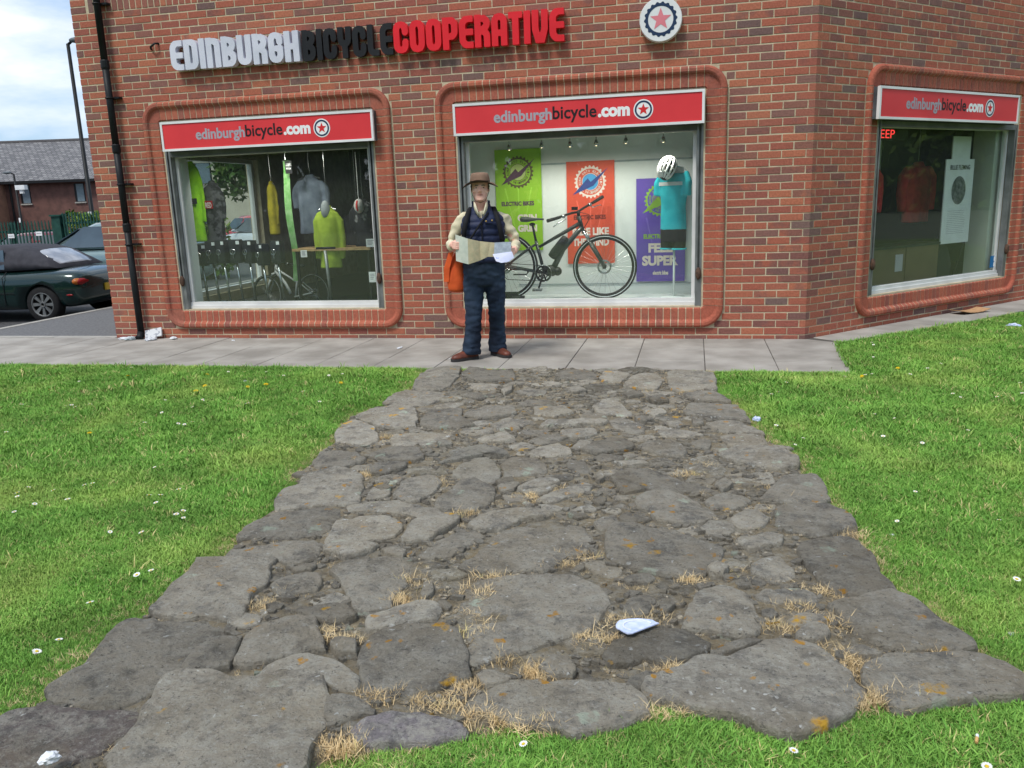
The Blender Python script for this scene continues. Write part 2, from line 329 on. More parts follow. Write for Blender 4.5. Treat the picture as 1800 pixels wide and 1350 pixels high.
def thing(name, label, cat, loc=(0, 0, 0), rz=0.0, group=None):
    o = bpy.data.objects.new(name, None); COL.objects.link(o); o.empty_display_size = 0.1
    o.location = loc; o.rotation_euler = (0, 0, rz); return tag(o, label, cat, group)
def single(name, mb, mt, label, cat, group=None, smooth=False, loc=None, rz=0.0):
    o = link(name, mb.mesh(name, mt, smooth)); fix(o)
    if loc is not None: o.location = loc; o.rotation_euler = (0, 0, rz)
    return tag(o, label, cat, group)
def struct(name, mb, mt, parent=None, smooth=False, fixn=True):
    o = link(name, mb.mesh(name, mt, smooth), parent)
    if fixn: fix(o)
    if parent is None: o['kind'] = 'structure'
    return o
def copy_tree(o, parent=None, label=None):
    c = o.copy(); COL.objects.link(c); c.parent = parent
    if label: c['label'] = label
    for ch in list(o.children): copy_tree(ch, c)
    return c
def modded(o, mods):
    for t, kw in mods:
        md = o.modifiers.new(t, t)
        for a, b in kw.items(): setattr(md, a, b)
    bpy.context.view_layer.update()
    dg = bpy.context.evaluated_depsgraph_get(); me = bpy.data.meshes.new_from_object(o.evaluated_get(dg))
    o.modifiers.clear(); o.data = me; return o
def blend(name, mb, mt, parent, voxel=0.008, smooth_it=4, noise=None, M=None):
    """several overlapping closed pieces grown into one continuous skin"""
    o = part(name, mb, mt, parent, M=M)
    modded(o, [('REMESH', dict(mode='VOXEL', voxel_size=voxel)), ('SMOOTH', dict(iterations=smooth_it, factor=0.5))])
    me = o.data
    if noise:
        amp, sc = noise
        co = np.empty(len(me.vertices)*3); me.vertices.foreach_get('co', co); co = co.reshape(-1, 3)
        no = np.empty(len(me.vertices)*3); me.vertices.foreach_get('normal', no); no = no.reshape(-1, 3)
        d = np.array([mnoise.noise(Vector((p[0]*sc[0], p[1]*sc[1], p[2]*sc[2]))) for p in co])
        co += no*d[:, None]*amp; me.vertices.foreach_set('co', co.ravel())
    me.polygons.foreach_set('use_smooth', [True]*len(me.polygons)); me.update()
    return o

# ------------------------------------------------------------------ lettering
def font_mb(txt, w, h, bold=0.0, depth=0.0, cx=True):
    cu = bpy.data.curves.new('t', 'FONT'); cu.body = txt; cu.offset = bold; cu.extrude = depth; cu.resolution_u = 3
    ob = bpy.data.objects.new('t', cu); me = bpy.data.meshes.new_from_object(ob)
    co = np.empty(len(me.vertices)*3); me.vertices.foreach_get('co', co); co = co.reshape(-1, 3)
    fs = [tuple(p.vertices) for p in me.polygons]
    bpy.data.objects.remove(ob); bpy.data.curves.remove(cu); bpy.data.meshes.remove(me)
    if len(co) == 0: return co, fs
    a, b = co.min(0), co.max(0); s = (b-a); s[s < 1e-6] = 1
    q = np.zeros_like(co); q[:, 0] = (co[:, 0]-a[0])/s[0]*w; q[:, 1] = (co[:, 1]-a[1])/s[1]*h
    return q, fs
def wall_text(mb, txt, x, z, w, h, y, bold=0.03):
    """flat lettering standing in the xz plane, lower left corner at (x, z)"""
    q, fs = font_mb(txt, w, h, bold)
    mb.add([(x+p[0], y, z+p[1]) for p in q], fs)
def star(n, R, r, cx=0, cz=0, rot=0.0):
    return [(cx+(R if k % 2 == 0 else r)*math.sin(rot+PI*k/n), cz+(R if k % 2 == 0 else r)*math.cos(rot+PI*k/n)) for k in range(2*n)]
def flatpoly(mb, pts, y): mb.add([(p[0], y, p[1]) for p in pts], [tuple(range(len(pts)))])
def fan(mb, pts, y, c):
    n = len(pts); mb.add([(c[0], y, c[1])]+[(p[0], y, p[1]) for p in pts], [(0, i+1, (i+1) % n+1) for i in range(n)])
def ringflat(mb, c, r0, r1, y, n=40):
    a = [(c[0]+r0*math.cos(2*PI*k/n), y, c[1]+r0*math.sin(2*PI*k/n)) for k in range(n)]
    b = [(c[0]+r1*math.cos(2*PI*k/n), y, c[1]+r1*math.sin(2*PI*k/n)) for k in range(n)]
    mb.add(a+b, [(k, (k+1) % n, n+(k+1) % n, n+k) for k in range(n)])
def arc(c, r, a0, a1, n=7): return [(c[0]+r*math.cos(rad(a0+(a1-a0)*k/n)), c[1]+r*math.sin(rad(a0+(a1-a0)*k/n))) for k in range(n+1)]
_L, _Rr, _r = 0.115, 0.435, 0.16
STROKES = {
 'E': (0.5, [[(0.6, 0.9)]+arc((0.115+0.2, 0.7), 0.2, 90, 180)+arc((0.315, 0.3), 0.2, 180, 270)+[(0.6, 0.1)], [(0.115, 0.5), (0.45, 0.5)]]),
 'D': (0.55, [[(_L, -0.2), (_L, 1.2)], [(_L, 0.9)]+arc((0.275, 0.74), 0.16, 90, 0)+arc((0.275, 0.26), 0.16, 0, -90)+[(_L, 0.1)]]),
 'I': (0.23, [[(_L, -0.2), (_L, 1.2)]]),
 'N': (0.55, [[(_L, -0.2), (_L, 1.2)], [(_L, 0.88)]+arc((0.275, 0.72), 0.16, 90, 0)+[(_Rr, -0.2)]]),
 'B': (0.55, [[(_L, -0.2), (_L, 1.2)], [(_L, 0.9)]+arc((0.27, 0.72), 0.16, 90, -50)+[(_L+0.1, 0.52)], [(_L, 0.52)]+arc((0.275, 0.3), 0.16, 60, 0)+arc((0.275, 0.26), 0.16, 0, -90)+[(_L, 0.1)]]),
 'U': (0.55, [[(_L, 1.2)]+arc((0.275, 0.27), 0.16, 180, 360)+[(_Rr, 1.2)]]),
 'R': (0.55, [[(_L, -0.2), (_L, 1.2)], [(_L, 0.9)]+arc((0.275, 0.72), 0.16, 90, -60)+[(0.25, 0.5), (_L, 0.5)], [(0.25, 0.5)]+arc((0.275, 0.32), 0.16, 60, 0)+[(_Rr, -0.2)]]),
 'G': (0.55, [[(_Rr, 0.68)]+arc((0.275, 0.74), 0.16, 0, 180)+arc((0.275, 0.26), 0.16, 180, 360)+[(_Rr, 0.47), (0.3, 0.47)]]),
 'H': (0.55, [[(_L, -0.2), (_L, 1.2)], [(_Rr, -0.2), (_Rr, 1.2)], [(_L, 0.5), (_Rr, 0.5)]]),
 'C': (0.55, [[(_Rr, 0.66)]+arc((0.275, 0.74), 0.16, 0, 180)+arc((0.275, 0.26), 0.16, 180, 360)+[(_Rr, 0.34)]]),
 'Y': (0.55, [[(_L, 1.2)]+arc((0.275, 0.62), 0.16, 180, 360)+[(_Rr, 1.2)], [(0.275, 0.46), (0.275, -0.2)]]),
 'L': (0.46, [[(_L, 1.2)]+arc((0.275, 0.26), 0.16, 180, 270)+[(0.6, 0.1)]]),
 'O': (0.55, [arc((0.275, 0.74), 0.16, 0, 180)+arc((0.275, 0.26), 0.16, 180, 360)+[(_Rr, 0.74)]]),
 'P': (0.55, [[(_L, -0.2), (_L, 1.2)], [(_L, 0.9)]+arc((0.275, 0.74), 0.16, 90, 0)+arc((0.275, 0.56), 0.16, 0, -90)+[(_L, 0.4)]]),
 'A': (0.55, [[(_L, -0.2)]+arc((0.275, 0.74), 0.16, 180, 0)+[(_Rr, -0.2)], [(_L, 0.4), (_Rr, 0.4)]]),
 'T': (0.48, [[(-0.2, 0.9), (0.7, 0.9)], [(0.24, 0.9), (0.24, -0.2)]]),
 'V': (0.55, [[(_L, 1.2), (_L, 0.42), (0.235, 0.02), (0.315, 0.02), (_Rr, 0.42), (_Rr, 1.2)]]),
}
def letter_mesh(ch, H, W, depth, mat):
    w, st = STROKES[ch]; nx, ny = 30, 46
    xs = np.linspace(-0.03, w+0.03, nx); ys = np.linspace(-0.03, 1.03, ny); X, Y = np.meshgrid(xs, ys, indexing='ij')
    D = np.full(X.shape, 9.0)
    for pl in st:
        for (x0, y0), (x1, y1) in zip(pl[:-1], pl[1:]):
            dx, dy = x1-x0, y1-y0; t = np.clip(((X-x0)*dx+(Y-y0)*dy)/max(dx*dx+dy*dy, 1e-9), 0, 1)
            D = np.minimum(D, np.hypot(X-x0-t*dx, (Y-y0-t*dy)) - (0.112 if abs(dy) > abs(dx)*0.6 else 0.098))
    bx = np.maximum(np.maximum(-X, X-w), np.maximum(-Y, Y-1)); D = np.maximum(D, bx)
    bm = bmesh.new(); vc = {}
    def vert(key, p):
        if key not in vc: vc[key] = bm.verts.new((p[0]/w*W, 0, p[1]*H))
        return vc[key]
    def cut(i0, j0, i1, j1):
        k = tuple(sorted(((i0, j0), (i1, j1)))); a, b = D[k[0]], D[k[1]]; t = a/(a-b)
        return vert(('e',)+k, (xs[k[0][0]]*(1-t)+xs[k[1][0]]*t, ys[k[0][1]]*(1-t)+ys[k[1][1]]*t))
    for i in range(nx-1):
        for j in range(ny-1):
            cs = [(i, j), (i+1, j), (i+1, j+1), (i, j+1)]; ins = [D[c] < 0 for c in cs]
            if not any(ins): continue
            poly = []
            for k in range(4):
                a, b = cs[k], cs[(k+1) % 4]
                if ins[k]: poly.append(vert(('v',)+a, (xs[a[0]], ys[a[1]])))
                if ins[k] != ins[(k+1) % 4]: poly.append(cut(*a, *b))
            poly = list(dict.fromkeys(poly))
            if len(poly) > 2:
                try: bm.faces.new(poly)
                except ValueError: pass
    bmesh.ops.dissolve_limit(bm, angle_limit=rad(4), verts=bm.verts, edges=bm.edges)
    fs = list(bm.faces); ex = bmesh.ops.extrude_face_region(bm, geom=fs)
    bmesh.ops.translate(bm, vec=(0, depth, 0), verts=[v for v in ex['geom'] if isinstance(v, bmesh.types.BMVert)])
    bmesh.ops.triangulate(bm, faces=[f for f in bm.faces if len(f.verts) > 4])
    bmesh.ops.recalc_face_normals(bm, faces=bm.faces)
    me = bpy.data.meshes.new('letter'); bm.to_mesh(me); bm.free(); me.materials.append(mat); return me
# ================================================================== GROUND
J = lambda k: 0.04+0.075*k
aL, COR = -6.815, 1.102
WIN1, WIN2, WINB = (-6.077, -3.127), (-2.645, 0.305), (0.775, 3.965)
MATB = Matrix.Translation((COR, 0, 0)) @ Matrix.Rotation(PI/4, 4, 'Z')
EDGE_Y = -1.66
LAWN_POLY = [(-18, EDGE_Y), (1.28, EDGE_Y), (1.38, -0.2), (1.46, -0.24), (3.67, 1.70), (8, 5.72), (18, 5.72), (18, -18), (-18, -18)]
mb = MB(); mb.box((-320, -320, -0.6), (320, 320, -0.32)); struct('ground', mb, pmat('distant_ground', lin(98, 104, 84), lin(84, 92, 70), scale=0.6, rough=1.0))
mb = MB(); mb.prism(LAWN_POLY[::-1], -0.34, 0.0); lawn = struct('lawn', mb, LAWN)
mb = MB(); mb.prism([(-60, 0.42), (-6.6, 0.42), (-6.6, 60), (-60, 60)], -0.33, -0.18); struct('car_park', mb, TARM2)
mb = MB(); mb.prism([(-9.12, 0.125), (-6.80, 0.125), (-6.80, 9.0), (-9.12, 9.0)], -0.33, -0.006); struct('footway', mb, TARM)
kb = bpy.data.objects.new('kerb', None); COL.objects.link(kb); kb['kind'] = 'structure'
for k in range(10):
    mb = MB(); y0 = 0.13+0.9*k; mb.box((-9.245, y0, -0.33), (-9.125, y0+0.892, -0.001)); part('kerb_stone', mb, KERB, kb)
for k in range(8):
    mb = MB(); x1 = -9.26-0.9*k; mb.box((x1-0.892, 0.30, -0.33), (x1, 0.42, -0.001)); part('kerb_stone', mb, KERB, kb)
for k in range(5):
    mb = MB(); x1 = -6.83-0.9*k; mb.box((x1-0.892, 0.004, -0.33), (x1, 0.122, 0.002)); part('kerb_stone', mb, KERB, kb)

pv = MB(); pv.prism([(-18, EDGE_Y), (1.28, EDGE_Y), (1.38, -0.2), (1.46, -0.24), (3.67, 1.70), (8, 5.72), (8, 6.9), (COR, 0.002), (-9.3, 0.002), (-9.3, 0.29), (-18, 0.29)], -0.33, -0.007)
pav = struct('pavement', pv, SLABJ)
def slab(poly, tilt=0.0025):
    c = np.mean(np.array(poly), 0); n = len(poly); q = [(c[0]+(p[0]-c[0])*0.988, c[1]+(p[1]-c[1])*0.988) for p in poly]
    a, b_, h = random.uniform(-tilt, tilt), random.uniform(-tilt, tilt), random.uniform(-0.001, 0.0025)
    mb = MB(); Z = lambda p, dz: h+dz+a*(p[0]-c[0])+b_*(p[1]-c[1])
    r0 = [(p[0], p[1], -0.05) for p in q]; r1 = [(p[0], p[1], Z(p, -0.003)) for p in q]; r2 = [(c[0]+(p[0]-c[0])*0.985, c[1]+(p[1]-c[1])*0.985, Z(p, 0)) for p in q]
    mb.loft([r0, r1, r2]); part('paving_slab', mb, SLAB, pav)
ys = [0.0, -0.58, -1.18, EDGE_Y]
for k in range(-15, 2):
    x0 = 0.11+0.6*k; x1 = x0+0.6
    for j in range(3):
        if k == 1:
            e = lambda y: 1.38-0.10*(y+0.2)/(-1.46) if y < -0.2 else COR+(1.38-COR)*(-y/0.2)
            if j == 0: slab([(x0, 0), (x0, ys[1]), (e(ys[1]), ys[1]), (1.38, -0.2), (COR+0.02, -0.02)])
            else: slab([(x0, ys[j]), (x0, ys[j+1]), (e(ys[j+1]), ys[j+1]), (e(ys[j]), ys[j])])
        else: slab([(x0, ys[j]), (x0, ys[j+1]), (x1, ys[j+1]), (x1, ys[j])])
for k in range(9):
    u0 = 0.12+0.75*k; u1 = u0+0.75
    P = lambda u, n: tuple((MATB @ Vector((u, n, 0)))[:2])
    nn = -0.43 if k else -0.34
    slab([P(u0, -0.004), P(u0, nn-0.05*(k > 0)), P(u1, -0.49), P(u1, -0.004)])

# ------------------------------------------------------------------ the stone path
def tile(x0, y0, s, polys): return [[(x0+p[0]/s, y0+p[1]/s) for p in q] for q in polys]
T = []
T += tile(0, 1000, 3, [
 [(265,620),(330,570),(450,500),(520,400),(640,290),(700,268),(1180,275),(1200,310),(1190,345),(1100,370),(1010,450),(930,545),(860,620),(760,670),(580,740),(410,710),(290,700)],
 [(800,205),(900,110),(1000,20),(1040,-40),(1440,-45),(1420,0),(1380,95),(1310,160),(1285,265),(1170,265),(1050,255),(930,262),(830,240)],
 [(590,1000),(700,870),(780,740),(880,600),(960,555),(1120,548),(1220,600),(1330,595),(1480,552),(1620,560),(1700,600),(1715,720),(1715,830),(1640,930),(1600,1050),(1500,1110),(900,1120),(600,1100)],
 [(-40,810),(60,745),(200,730),(400,735),(560,745),(720,750),(700,850),(600,900),(500,970),(330,1035),(200,1060),(-40,1080)],
 [(1240,490),(1290,370),(1330,320),(1450,285),(1560,262),(1640,275),(1700,370),(1710,430),(1600,450),(1480,475),(1330,505)],
 [(1330,575),(1400,510),(1500,470),(1620,452),(1740,470),(1830,520),(1895,560),(1880,630),(1780,632),(1700,585),(1620,548),(1480,545)],
 [(950,540),(1000,460),(1090,400),(1200,380),(1270,390),(1230,480),(1210,520),(1100,545)]])
T += tile(560, 1050, 3.4615, [
 [(250,390),(260,300),(330,240),(420,195),(520,165),(650,180),(760,165),(830,200),(880,240),(895,330),(905,470),(850,500),(700,545),(560,570),(440,590),(280,600),(265,520),(250,480)],
 [(900,310),(960,250),(910,200),(850,100),(880,0),(950,-80),(1050,-120),(1250,-125),(1500,-110),(1680,-50),(1740,0),(1760,60),(1700,130),(1640,195),(1540,210),(1440,250),(1300,290),(1150,330),(1100,350),(950,400),(905,385)],
 [(180,820),(240,745),(340,710),(470,690),(600,700),(720,720),(800,735),(890,790),(880,830),(760,840),(690,870),(560,880),(400,880),(300,890),(220,870)],
 [(905,650),(980,580),(1060,545),(1180,505),(1340,490),(1560,500),(1700,510),(1850,520),(1980,600),(2000,700),(1860,760),(1680,790),(1590,835),(1470,790),(1300,770),(1230,760),(1100,720),(980,690)],
 [(40,720),(60,605),(160,590),(260,610),(330,660),(325,685),(230,735),(120,765),(50,770)],
 [(70,290),(110,265),(230,270),(240,300),(235,350),(160,355),(90,340)],
 [(290,110),(400,85),(530,50),(640,20),(720,40),(740,90),(700,140),(600,150),(480,155),(380,185),(300,180)],
 [(1330,420),(1420,350),(1520,370),(1580,430),(1540,470),(1400,470)],
 [(960,470),(1030,430),(1180,480),(1130,520),(1020,530)]])
T += tile(1050, 1050, 3.4615, [
 [(285,540),(330,485),(470,445),(560,395),(640,358),(780,365),(900,325),(1000,285),(1100,268),(1230,275),(1340,305),(1450,372),(1530,440),(1570,520),(1600,600),(1540,650),(1480,700),(1400,760),(1300,810),(1170,820),(1000,780),(850,720),(720,680),(500,650),(350,620)],
 [(150,250),(230,215),(400,185),(520,195),(600,240),(680,288),(680,318),(580,350),(450,395),(380,405),(300,370),(200,400),(60,400),(40,340),(80,290)],
 [(525,145),(560,60),(610,0),(700,-60),(800,-70),(910,-20),(940,40),(985,130),(995,185),(960,225),(820,230),(700,215),(580,205),(515,190)],
 [(170,540),(200,480),(300,440),(365,452),(305,500),(265,550)],
 [(1205,230),(1260,185),(1330,160),(1400,180),(1430,230),(1400,262),(1300,270),(1220,260)],
 [(720,320),(800,280),(960,250),(1020,265),(890,310),(780,345)],
 [(1000,80),(1060,70),(1110,100),(1060,130),(1000,120)]])
T += tile(1280, 1050, 3.4615, [
 [(640,60),(700,20),(830,-10),(1000,-20),(1140,30),(1220,80),(1290,130),(1360,180),(1460,230),(1510,290),(1400,318),(1250,308),(1140,325),(1000,300),(930,290),(840,250),(760,220),(720,130)],
 [(835,450),(870,400),(960,350),(1130,340),(1400,345),(1560,350),(1650,400),(1740,460),(1860,520),(1800,580),(1700,600),(1560,620),(1380,620),(1250,640),(1130,660),(1060,680),(980,620),(900,550),(845,500)],
 [(690,330),(760,300),(860,312),(950,342),(930,360),(800,355)],
 [(360,170),(420,110),(560,120),(620,160),(520,185),(420,195)]])
T += tile(380, 840, 3.6, [
 [(365,190),(385,120),(440,60),(560,40),(720,35),(900,20),(935,40),(915,110),(890,160),(780,178),(560,188),(400,205)],
 [(150,390),(200,300),(280,260),(400,214),(560,199),(720,184),(785,184),(780,220),(720,300),(700,330),(600,360),(500,385),(380,390),(250,375)],
 [(30,510),(100,450),(160,430),(300,430),(480,400),(620,395),(650,430),(640,490),(560,530),(450,540),(370,515),(200,515)],
 [(705,400),(735,300),(765,265),(900,244),(1080,234),(1170,272),(1182,320),(1120,366),(1030,382),(940,396),(820,402)],
 [(1175,400),(1205,330),(1265,280),(1340,244),(1480,234),(1535,252),(1500,300),(1430,350),(1350,396),(1250,415)],
 [(1395,180),(1405,130),(1470,90),(1540,22),(1620,12),(1755,60),(1765,110),(1720,158),(1650,195),(1560,196),(1450,192)],
 [(1120,100),(1170,30),(1220,0),(1380,-20),(1430,30),(1395,70),(1330,108),(1280,146),(1180,140)],
 [(718,590),(830,532),(1000,508),(1180,512),(1240,540),(1215,600),(1178,680),(1120,740),(1105,805),(1000,830),(872,830),(852,770),(822,700),(765,630)],
 [(340,680),(420,622),(560,592),(640,600),(658,660),(640,715),(560,730),(470,755),(380,740)],
 [(490,850),(620,822),(780,805),(860,834),(895,870),(840,896),(700,915),(600,890)],
 [(682,425),(760,408),(900,420),(1025,432),(1008,460),(900,497),(820,515),(760,472),(692,470)],
 [(1262,500),(1330,442),(1420,384),(1530,335),(1640,335),(1695,370),(1600,428),(1480,496),(1380,515)],
 [(830,178),(960,154),(1140,154),(1270,182),(1400,204),(1450,228),(1300,252),(1120,222),(950,212),(840,210)],
 [(940,130),(985,60),(1100,42),(1105,98),(1050,128)],
 [(60,905),(180,860),(300,880),(250,930),(120,950)],
 [(470,560),(560,545),(640,540),(600,575),(500,590)],
 [(1300,690),(1320,640),(1370,650),(1380,720),(1330,760),(1290,750)],
 [(1040,450),(1150,430),(1210,470),(1180,500),(1080,490)],
 [(1400,790),(1440,780),(1500,810),(1470,840),(1410,830)]])
T += tile(860, 840, 3.6, [
 [(-180,560),(-100,500),(0,412),(100,334),(200,290),(380,256),(500,284),(600,304),(645,370),(615,450),(520,486),(440,535),(340,585),(200,580),(50,586),(-80,586)],
 [(745,370),(790,294),(900,294),(1010,324),(1180,344),(1300,384),(1450,424),(1485,470),(1425,528),(1340,605),(1220,616),(1080,606),(960,576),(880,556),(820,536),(745,500)],
 [(930,150),(955,110),(1050,78),(1150,92),(1250,132),(1340,172),(1420,202),(1445,240),(1335,280),(1180,286),(1060,256),(1030,220),(955,190)],
 [(780,0),(860,-50),(1000,-60),(1100,-20),(1200,20),(1350,50),(1430,82),(1300,88),(1120,78),(1000,72),(850,90)],
 [(300,140),(370,102),(480,62),(600,32),(655,52),(635,80),(540,108),(440,146),(360,148)],
 [(-130,310),(-60,245),(40,219),(160,209),(300,212),(410,240),(325,262),(200,276),(80,335),(-40,328)],
 [(1365,150),(1420,112),(1500,90),(1600,114),(1655,150),(1615,178),(1520,205),(1420,188)],
 [(1345,310),(1390,274),(1480,269),(1550,290),(1552,335),(1500,370),(1400,366)],
 [(1512,278),(1562,222),(1640,198),(1720,214),(1765,260),(1735,306),(1660,326),(1582,326)],
 [(665,280),(705,234),(800,238),(815,270),(770,306),(700,326)],
 [(835,850),(875,772),(960,742),(1045,762),(1055,790),(1000,865),(900,875)],
 [(845,650),(900,622),(1020,612),(1055,640),(1000,676),(880,676)],
 [(590,530),(700,522),(840,572),(850,606),(780,635),(650,598)],
 [(1565,400),(1640,374),(1780,354),(1855,380),(1845,426),(1760,446),(1650,466)],
 [(50,60),(130,20),(200,40),(150,85),(80,95)],
 [(170,80),(240,30),(370,10),(440,35),(400,75),(290,100)],
 [(310,170),(420,160),(480,190),(420,205),(330,200)],
 [(500,230),(600,220),(640,240),(560,262)],
 [(640,150),(700,125),(750,150),(700,180)],
 [(1080,800),(1140,780),(1180,810),(1130,860),(1080,870)],
 [(1380,590),(1450,560),(1520,590),(1480,630),(1400,625)],
 [(1660,740),(1740,690),(1800,700),(1800,790),(1730,780)]])
T += tile(1300, 840, 3.6, [
 [(135,140),(212,60),(262,0),(330,-30),(480,-20),(540,60),(568,130),(520,168),(400,168),(250,158)],
 [(212,230),(252,192),(380,182),(560,187),(680,232),(740,272),(728,318),(620,338),(540,366),(440,366),(330,318),(242,298)],
 [(382,450),(422,404),(520,399),(640,384),(740,402),(800,452),(850,502),(900,620),(960,690),(1025,748),(940,766),(800,756),(680,736),(560,686),(480,600),(402,540)],
 [(72,540),(132,502),(250,492),(338,560),(356,618),(280,646),(150,628),(92,600)],
 [(162,740),(222,692),(380,692),(468,722),(505,778),(450,796),(330,778),(200,796)],
 [(302,910),(380,882),(480,864),(555,882),(500,926),(400,946)]])
T += tile(550, 640, 4, [
 [(710,160),(740,90),(800,45),(920,20),(1040,15),(1020,80),(970,150),(900,178),(780,183)],
 [(1052,80),(1100,30),(1250,40),(1400,60),(1415,108),(1300,118),(1150,113)],
 [(500,265),(570,210),(650,182),(800,190),(925,202),(895,248),(780,288),(640,288)],
 [(300,370),(400,325),(550,300),(700,310),(735,340),(715,438),(600,450),(500,446),(380,410)],
 [(160,500),(200,420),(280,390),(360,412),(440,462),(455,528),(400,566),(230,558),(170,540)],
 [(752,390),(860,332),(1050,312),(1052,370),(1078,402),(1130,428),(1000,452),(850,448),(762,430)],
 [(1065,365),(1085,332),(1250,302),(1415,302),(1425,348),(1330,376),(1200,386)],
 [(555,560),(562,492),(700,482),(900,482),(995,492),(900,538),(760,572),(640,572)],
 [(0,680),(60,620),(180,612),(335,632),(372,660),(340,688),(200,726),(40,728)],
 [(-100,850),(-60,790),(60,752),(200,732),(310,762),(355,800),(300,818),(100,830)],
 [(382,650),(450,612),(620,582),(755,602),(782,660),(700,688),(540,678)],
 [(880,700),(1000,640),(965,622),(1100,582),(1200,572),(1325,592),(1380,638),(1300,648),(1200,636),(1100,664),(985,688)],
 [(982,780),(1042,702),(1150,654),(1230,650),(1305,720),(1315,800),(1250,836),(1100,808)],
 [(1315,700),(1400,652),(1555,662),(1635,712),(1645,758),(1500,778),(1345,788)],
 [(382,750),(450,702),(560,692),(655,692),(648,728),(520,766),(420,768)],
 [(1252,420),(1350,374),(1500,384),(1555,402),(1450,448),(1330,466)],
 [(1602,420),(1640,384),(1750,379),(1870,390),(1845,428),(1700,438)],
 [(1152,530),(1250,492),(1360,482),(1435,520),(1350,546),(1230,546)],
 [(1512,540),(1600,502),(1720,492),(1795,510),(1700,546),(1580,556)],
 [(1522,640),(1600,582),(1720,562),(1815,602),(1815,638),(1700,656),(1580,656)],
 [(1422,200),(1500,172),(1640,192),(1645,218),(1520,228)],
 [(1442,290),(1500,252),(1660,252),(1715,288),(1620,298)],
 [(1082,130),(1200,130),(1315,140),(1280,178),(1120,178)],
 [(852,300),(960,272),(1075,272),(1000,308),(880,318)],
 [(1062,220),(1160,202),(1235,230),(1180,248)],
 [(1562,300),(1760,302),(1825,340),(1700,366),(1560,358)],
 [(1285,830),(1400,802),(1435,858),(1360,896)], [(1445,880),(1560,812),(1680,802),(1735,840),(1640,876),(1500,896)],
 [(870,555),(960,545),(990,570),(900,585)],
 [(430,860),(520,840),(560,870),(480,900)],
 [(1330,190),(1410,150),(1400,190),(1345,215)]])
T += tile(950, 640, 4, [
 [(112,60),(180,37),(330,37),(405,62),(370,98),(240,108),(132,90)],
 [(415,100),(445,62),(560,57),(635,80),(560,126),(430,118)],
 [(582,160),(640,92),(720,62),(840,62),(875,110),(820,178),(700,178)],
 [(898,150),(898,62),(960,47),(1100,52),(1208,62),(1228,110),(1238,178),(1100,178),(940,188)],
 [(1002,212),(1120,194),(1240,204),(1345,270),(1250,266),(1100,258)],
 [(992,330),(1042,282),(1200,274),(1380,292),(1430,342),(1468,408),(1350,398),(1200,378),(1060,358)],
 [(372,300),(450,252),(560,272),(635,330),(635,366),(520,356),(420,338)],
 [(1172,430),(1250,398),(1400,412),(1520,452),(1575,488),(1420,478),(1250,470)],
 [(1272,510),(1380,484),(1560,502),(1615,558),(1480,586),(1330,576)],
 [(1252,640),(1350,602),(1560,592),(1700,612),(1800,662),(1818,708),(1700,738),(1500,718),(1350,688)],
 [(1002,700),(1062,662),(1160,648),(1250,682),(1305,740),(1270,786),(1180,768),(1060,738)],
 [(302,600),(370,562),(490,522),(600,512),(655,570),(640,596),(500,616),(400,636)],
 [(692,580),(760,548),(960,548),(1035,610),(1010,648),(860,638),(760,608)],
 [(212,590),(270,532),(340,532),(368,560),(310,588)],
 [(2,440),(60,442),(280,396),(480,402),(440,428),(200,438)],
 [(142,470),(260,452),(380,452),(405,490),(280,518),(150,508)],
 [(482,400),(560,374),(620,394),(720,432),(728,478),(620,478),(500,438)],
 [(202,680),(320,682),(356,758),(280,778),(190,730)],
 [(822,470),(900,452),(1060,472),(1145,500),(1000,518),(860,508)],
 [(1052,560),(1120,532),(1200,542),(1188,598),(1090,588)],
 [(722,330),(850,322),(895,340),(800,368)],
 [(1225,850),(1300,812),(1355,848),(1280,896)],
 [(382,810),(420,762),(455,800),(420,828)],
 [(502,690),(700,682),(775,700),(620,718)],
 [(180,170),(280,165),(330,190),(220,205)], [(560,210),(660,190),(720,215),(620,235)],
 [(740,240),(860,225),(900,260),(800,275)], [(660,385),(760,380),(800,400),(700,415)],
 [(880,400),(980,395),(1020,425),(920,440)], [(1060,395),(1140,395),(1150,425),(1080,430)]])
PATH_PX = [(735,655),(722,682),(670,715),(600,740),(575,785),(520,830),(485,890),(450,915),(420,945),(380,985),(330,1010),(265,1075),(200,1100),(150,1160),(90,1210),(60,1240),(0,1266),(-120,1310),
 (-120,1500),(480,1500),(560,1368),(610,1342),(700,1330),(800,1308),(900,1298),(960,1285),(1010,1290),(1080,1268),(1130,1235),(1230,1245),(1300,1262),(1380,1283),(1440,1272),(1490,1258),(1540,1240),(1600,1243),(1640,1232),(1740,1222),(1800,1205),(1740,1165),(1700,1140),(1640,1080),(1590,1050),(1560,1020),(1530,975),(1505,925),(1458,890),(1440,850),(1400,800),(1350,770),(1320,742),(1300,715),(1262,690),(1255,655),(1000,650)]
PATH = np.array([gnd(*p)[:2] for p in PATH_PX])
def inpoly(P, poly):
    P = np.atleast_2d(P); x, y = P[:, 0], P[:, 1]; r = np.zeros(len(P), bool); n = len(poly); j = n-1
    for i in range(n):
        xi, yi, xj, yj = *poly[i], *poly[j]
        c = ((yi > y) != (yj > y)) & (x < (xj-xi)*(y-yi)/(yj-yi+1e-12)+xi); r ^= c; j = i
    return r
def distpoly(P, poly):
    P = np.atleast_2d(P); d = np.full(len(P), 9e9)
    for a, b in zip(poly, np.roll(poly, -1, 0)):
        ab = b-a; t = np.clip(((P-a)@ab)/max(ab@ab, 1e-12), 0, 1); d = np.minimum(d, np.linalg.norm(P-a-t[:, None]*ab, axis=1))
    return d
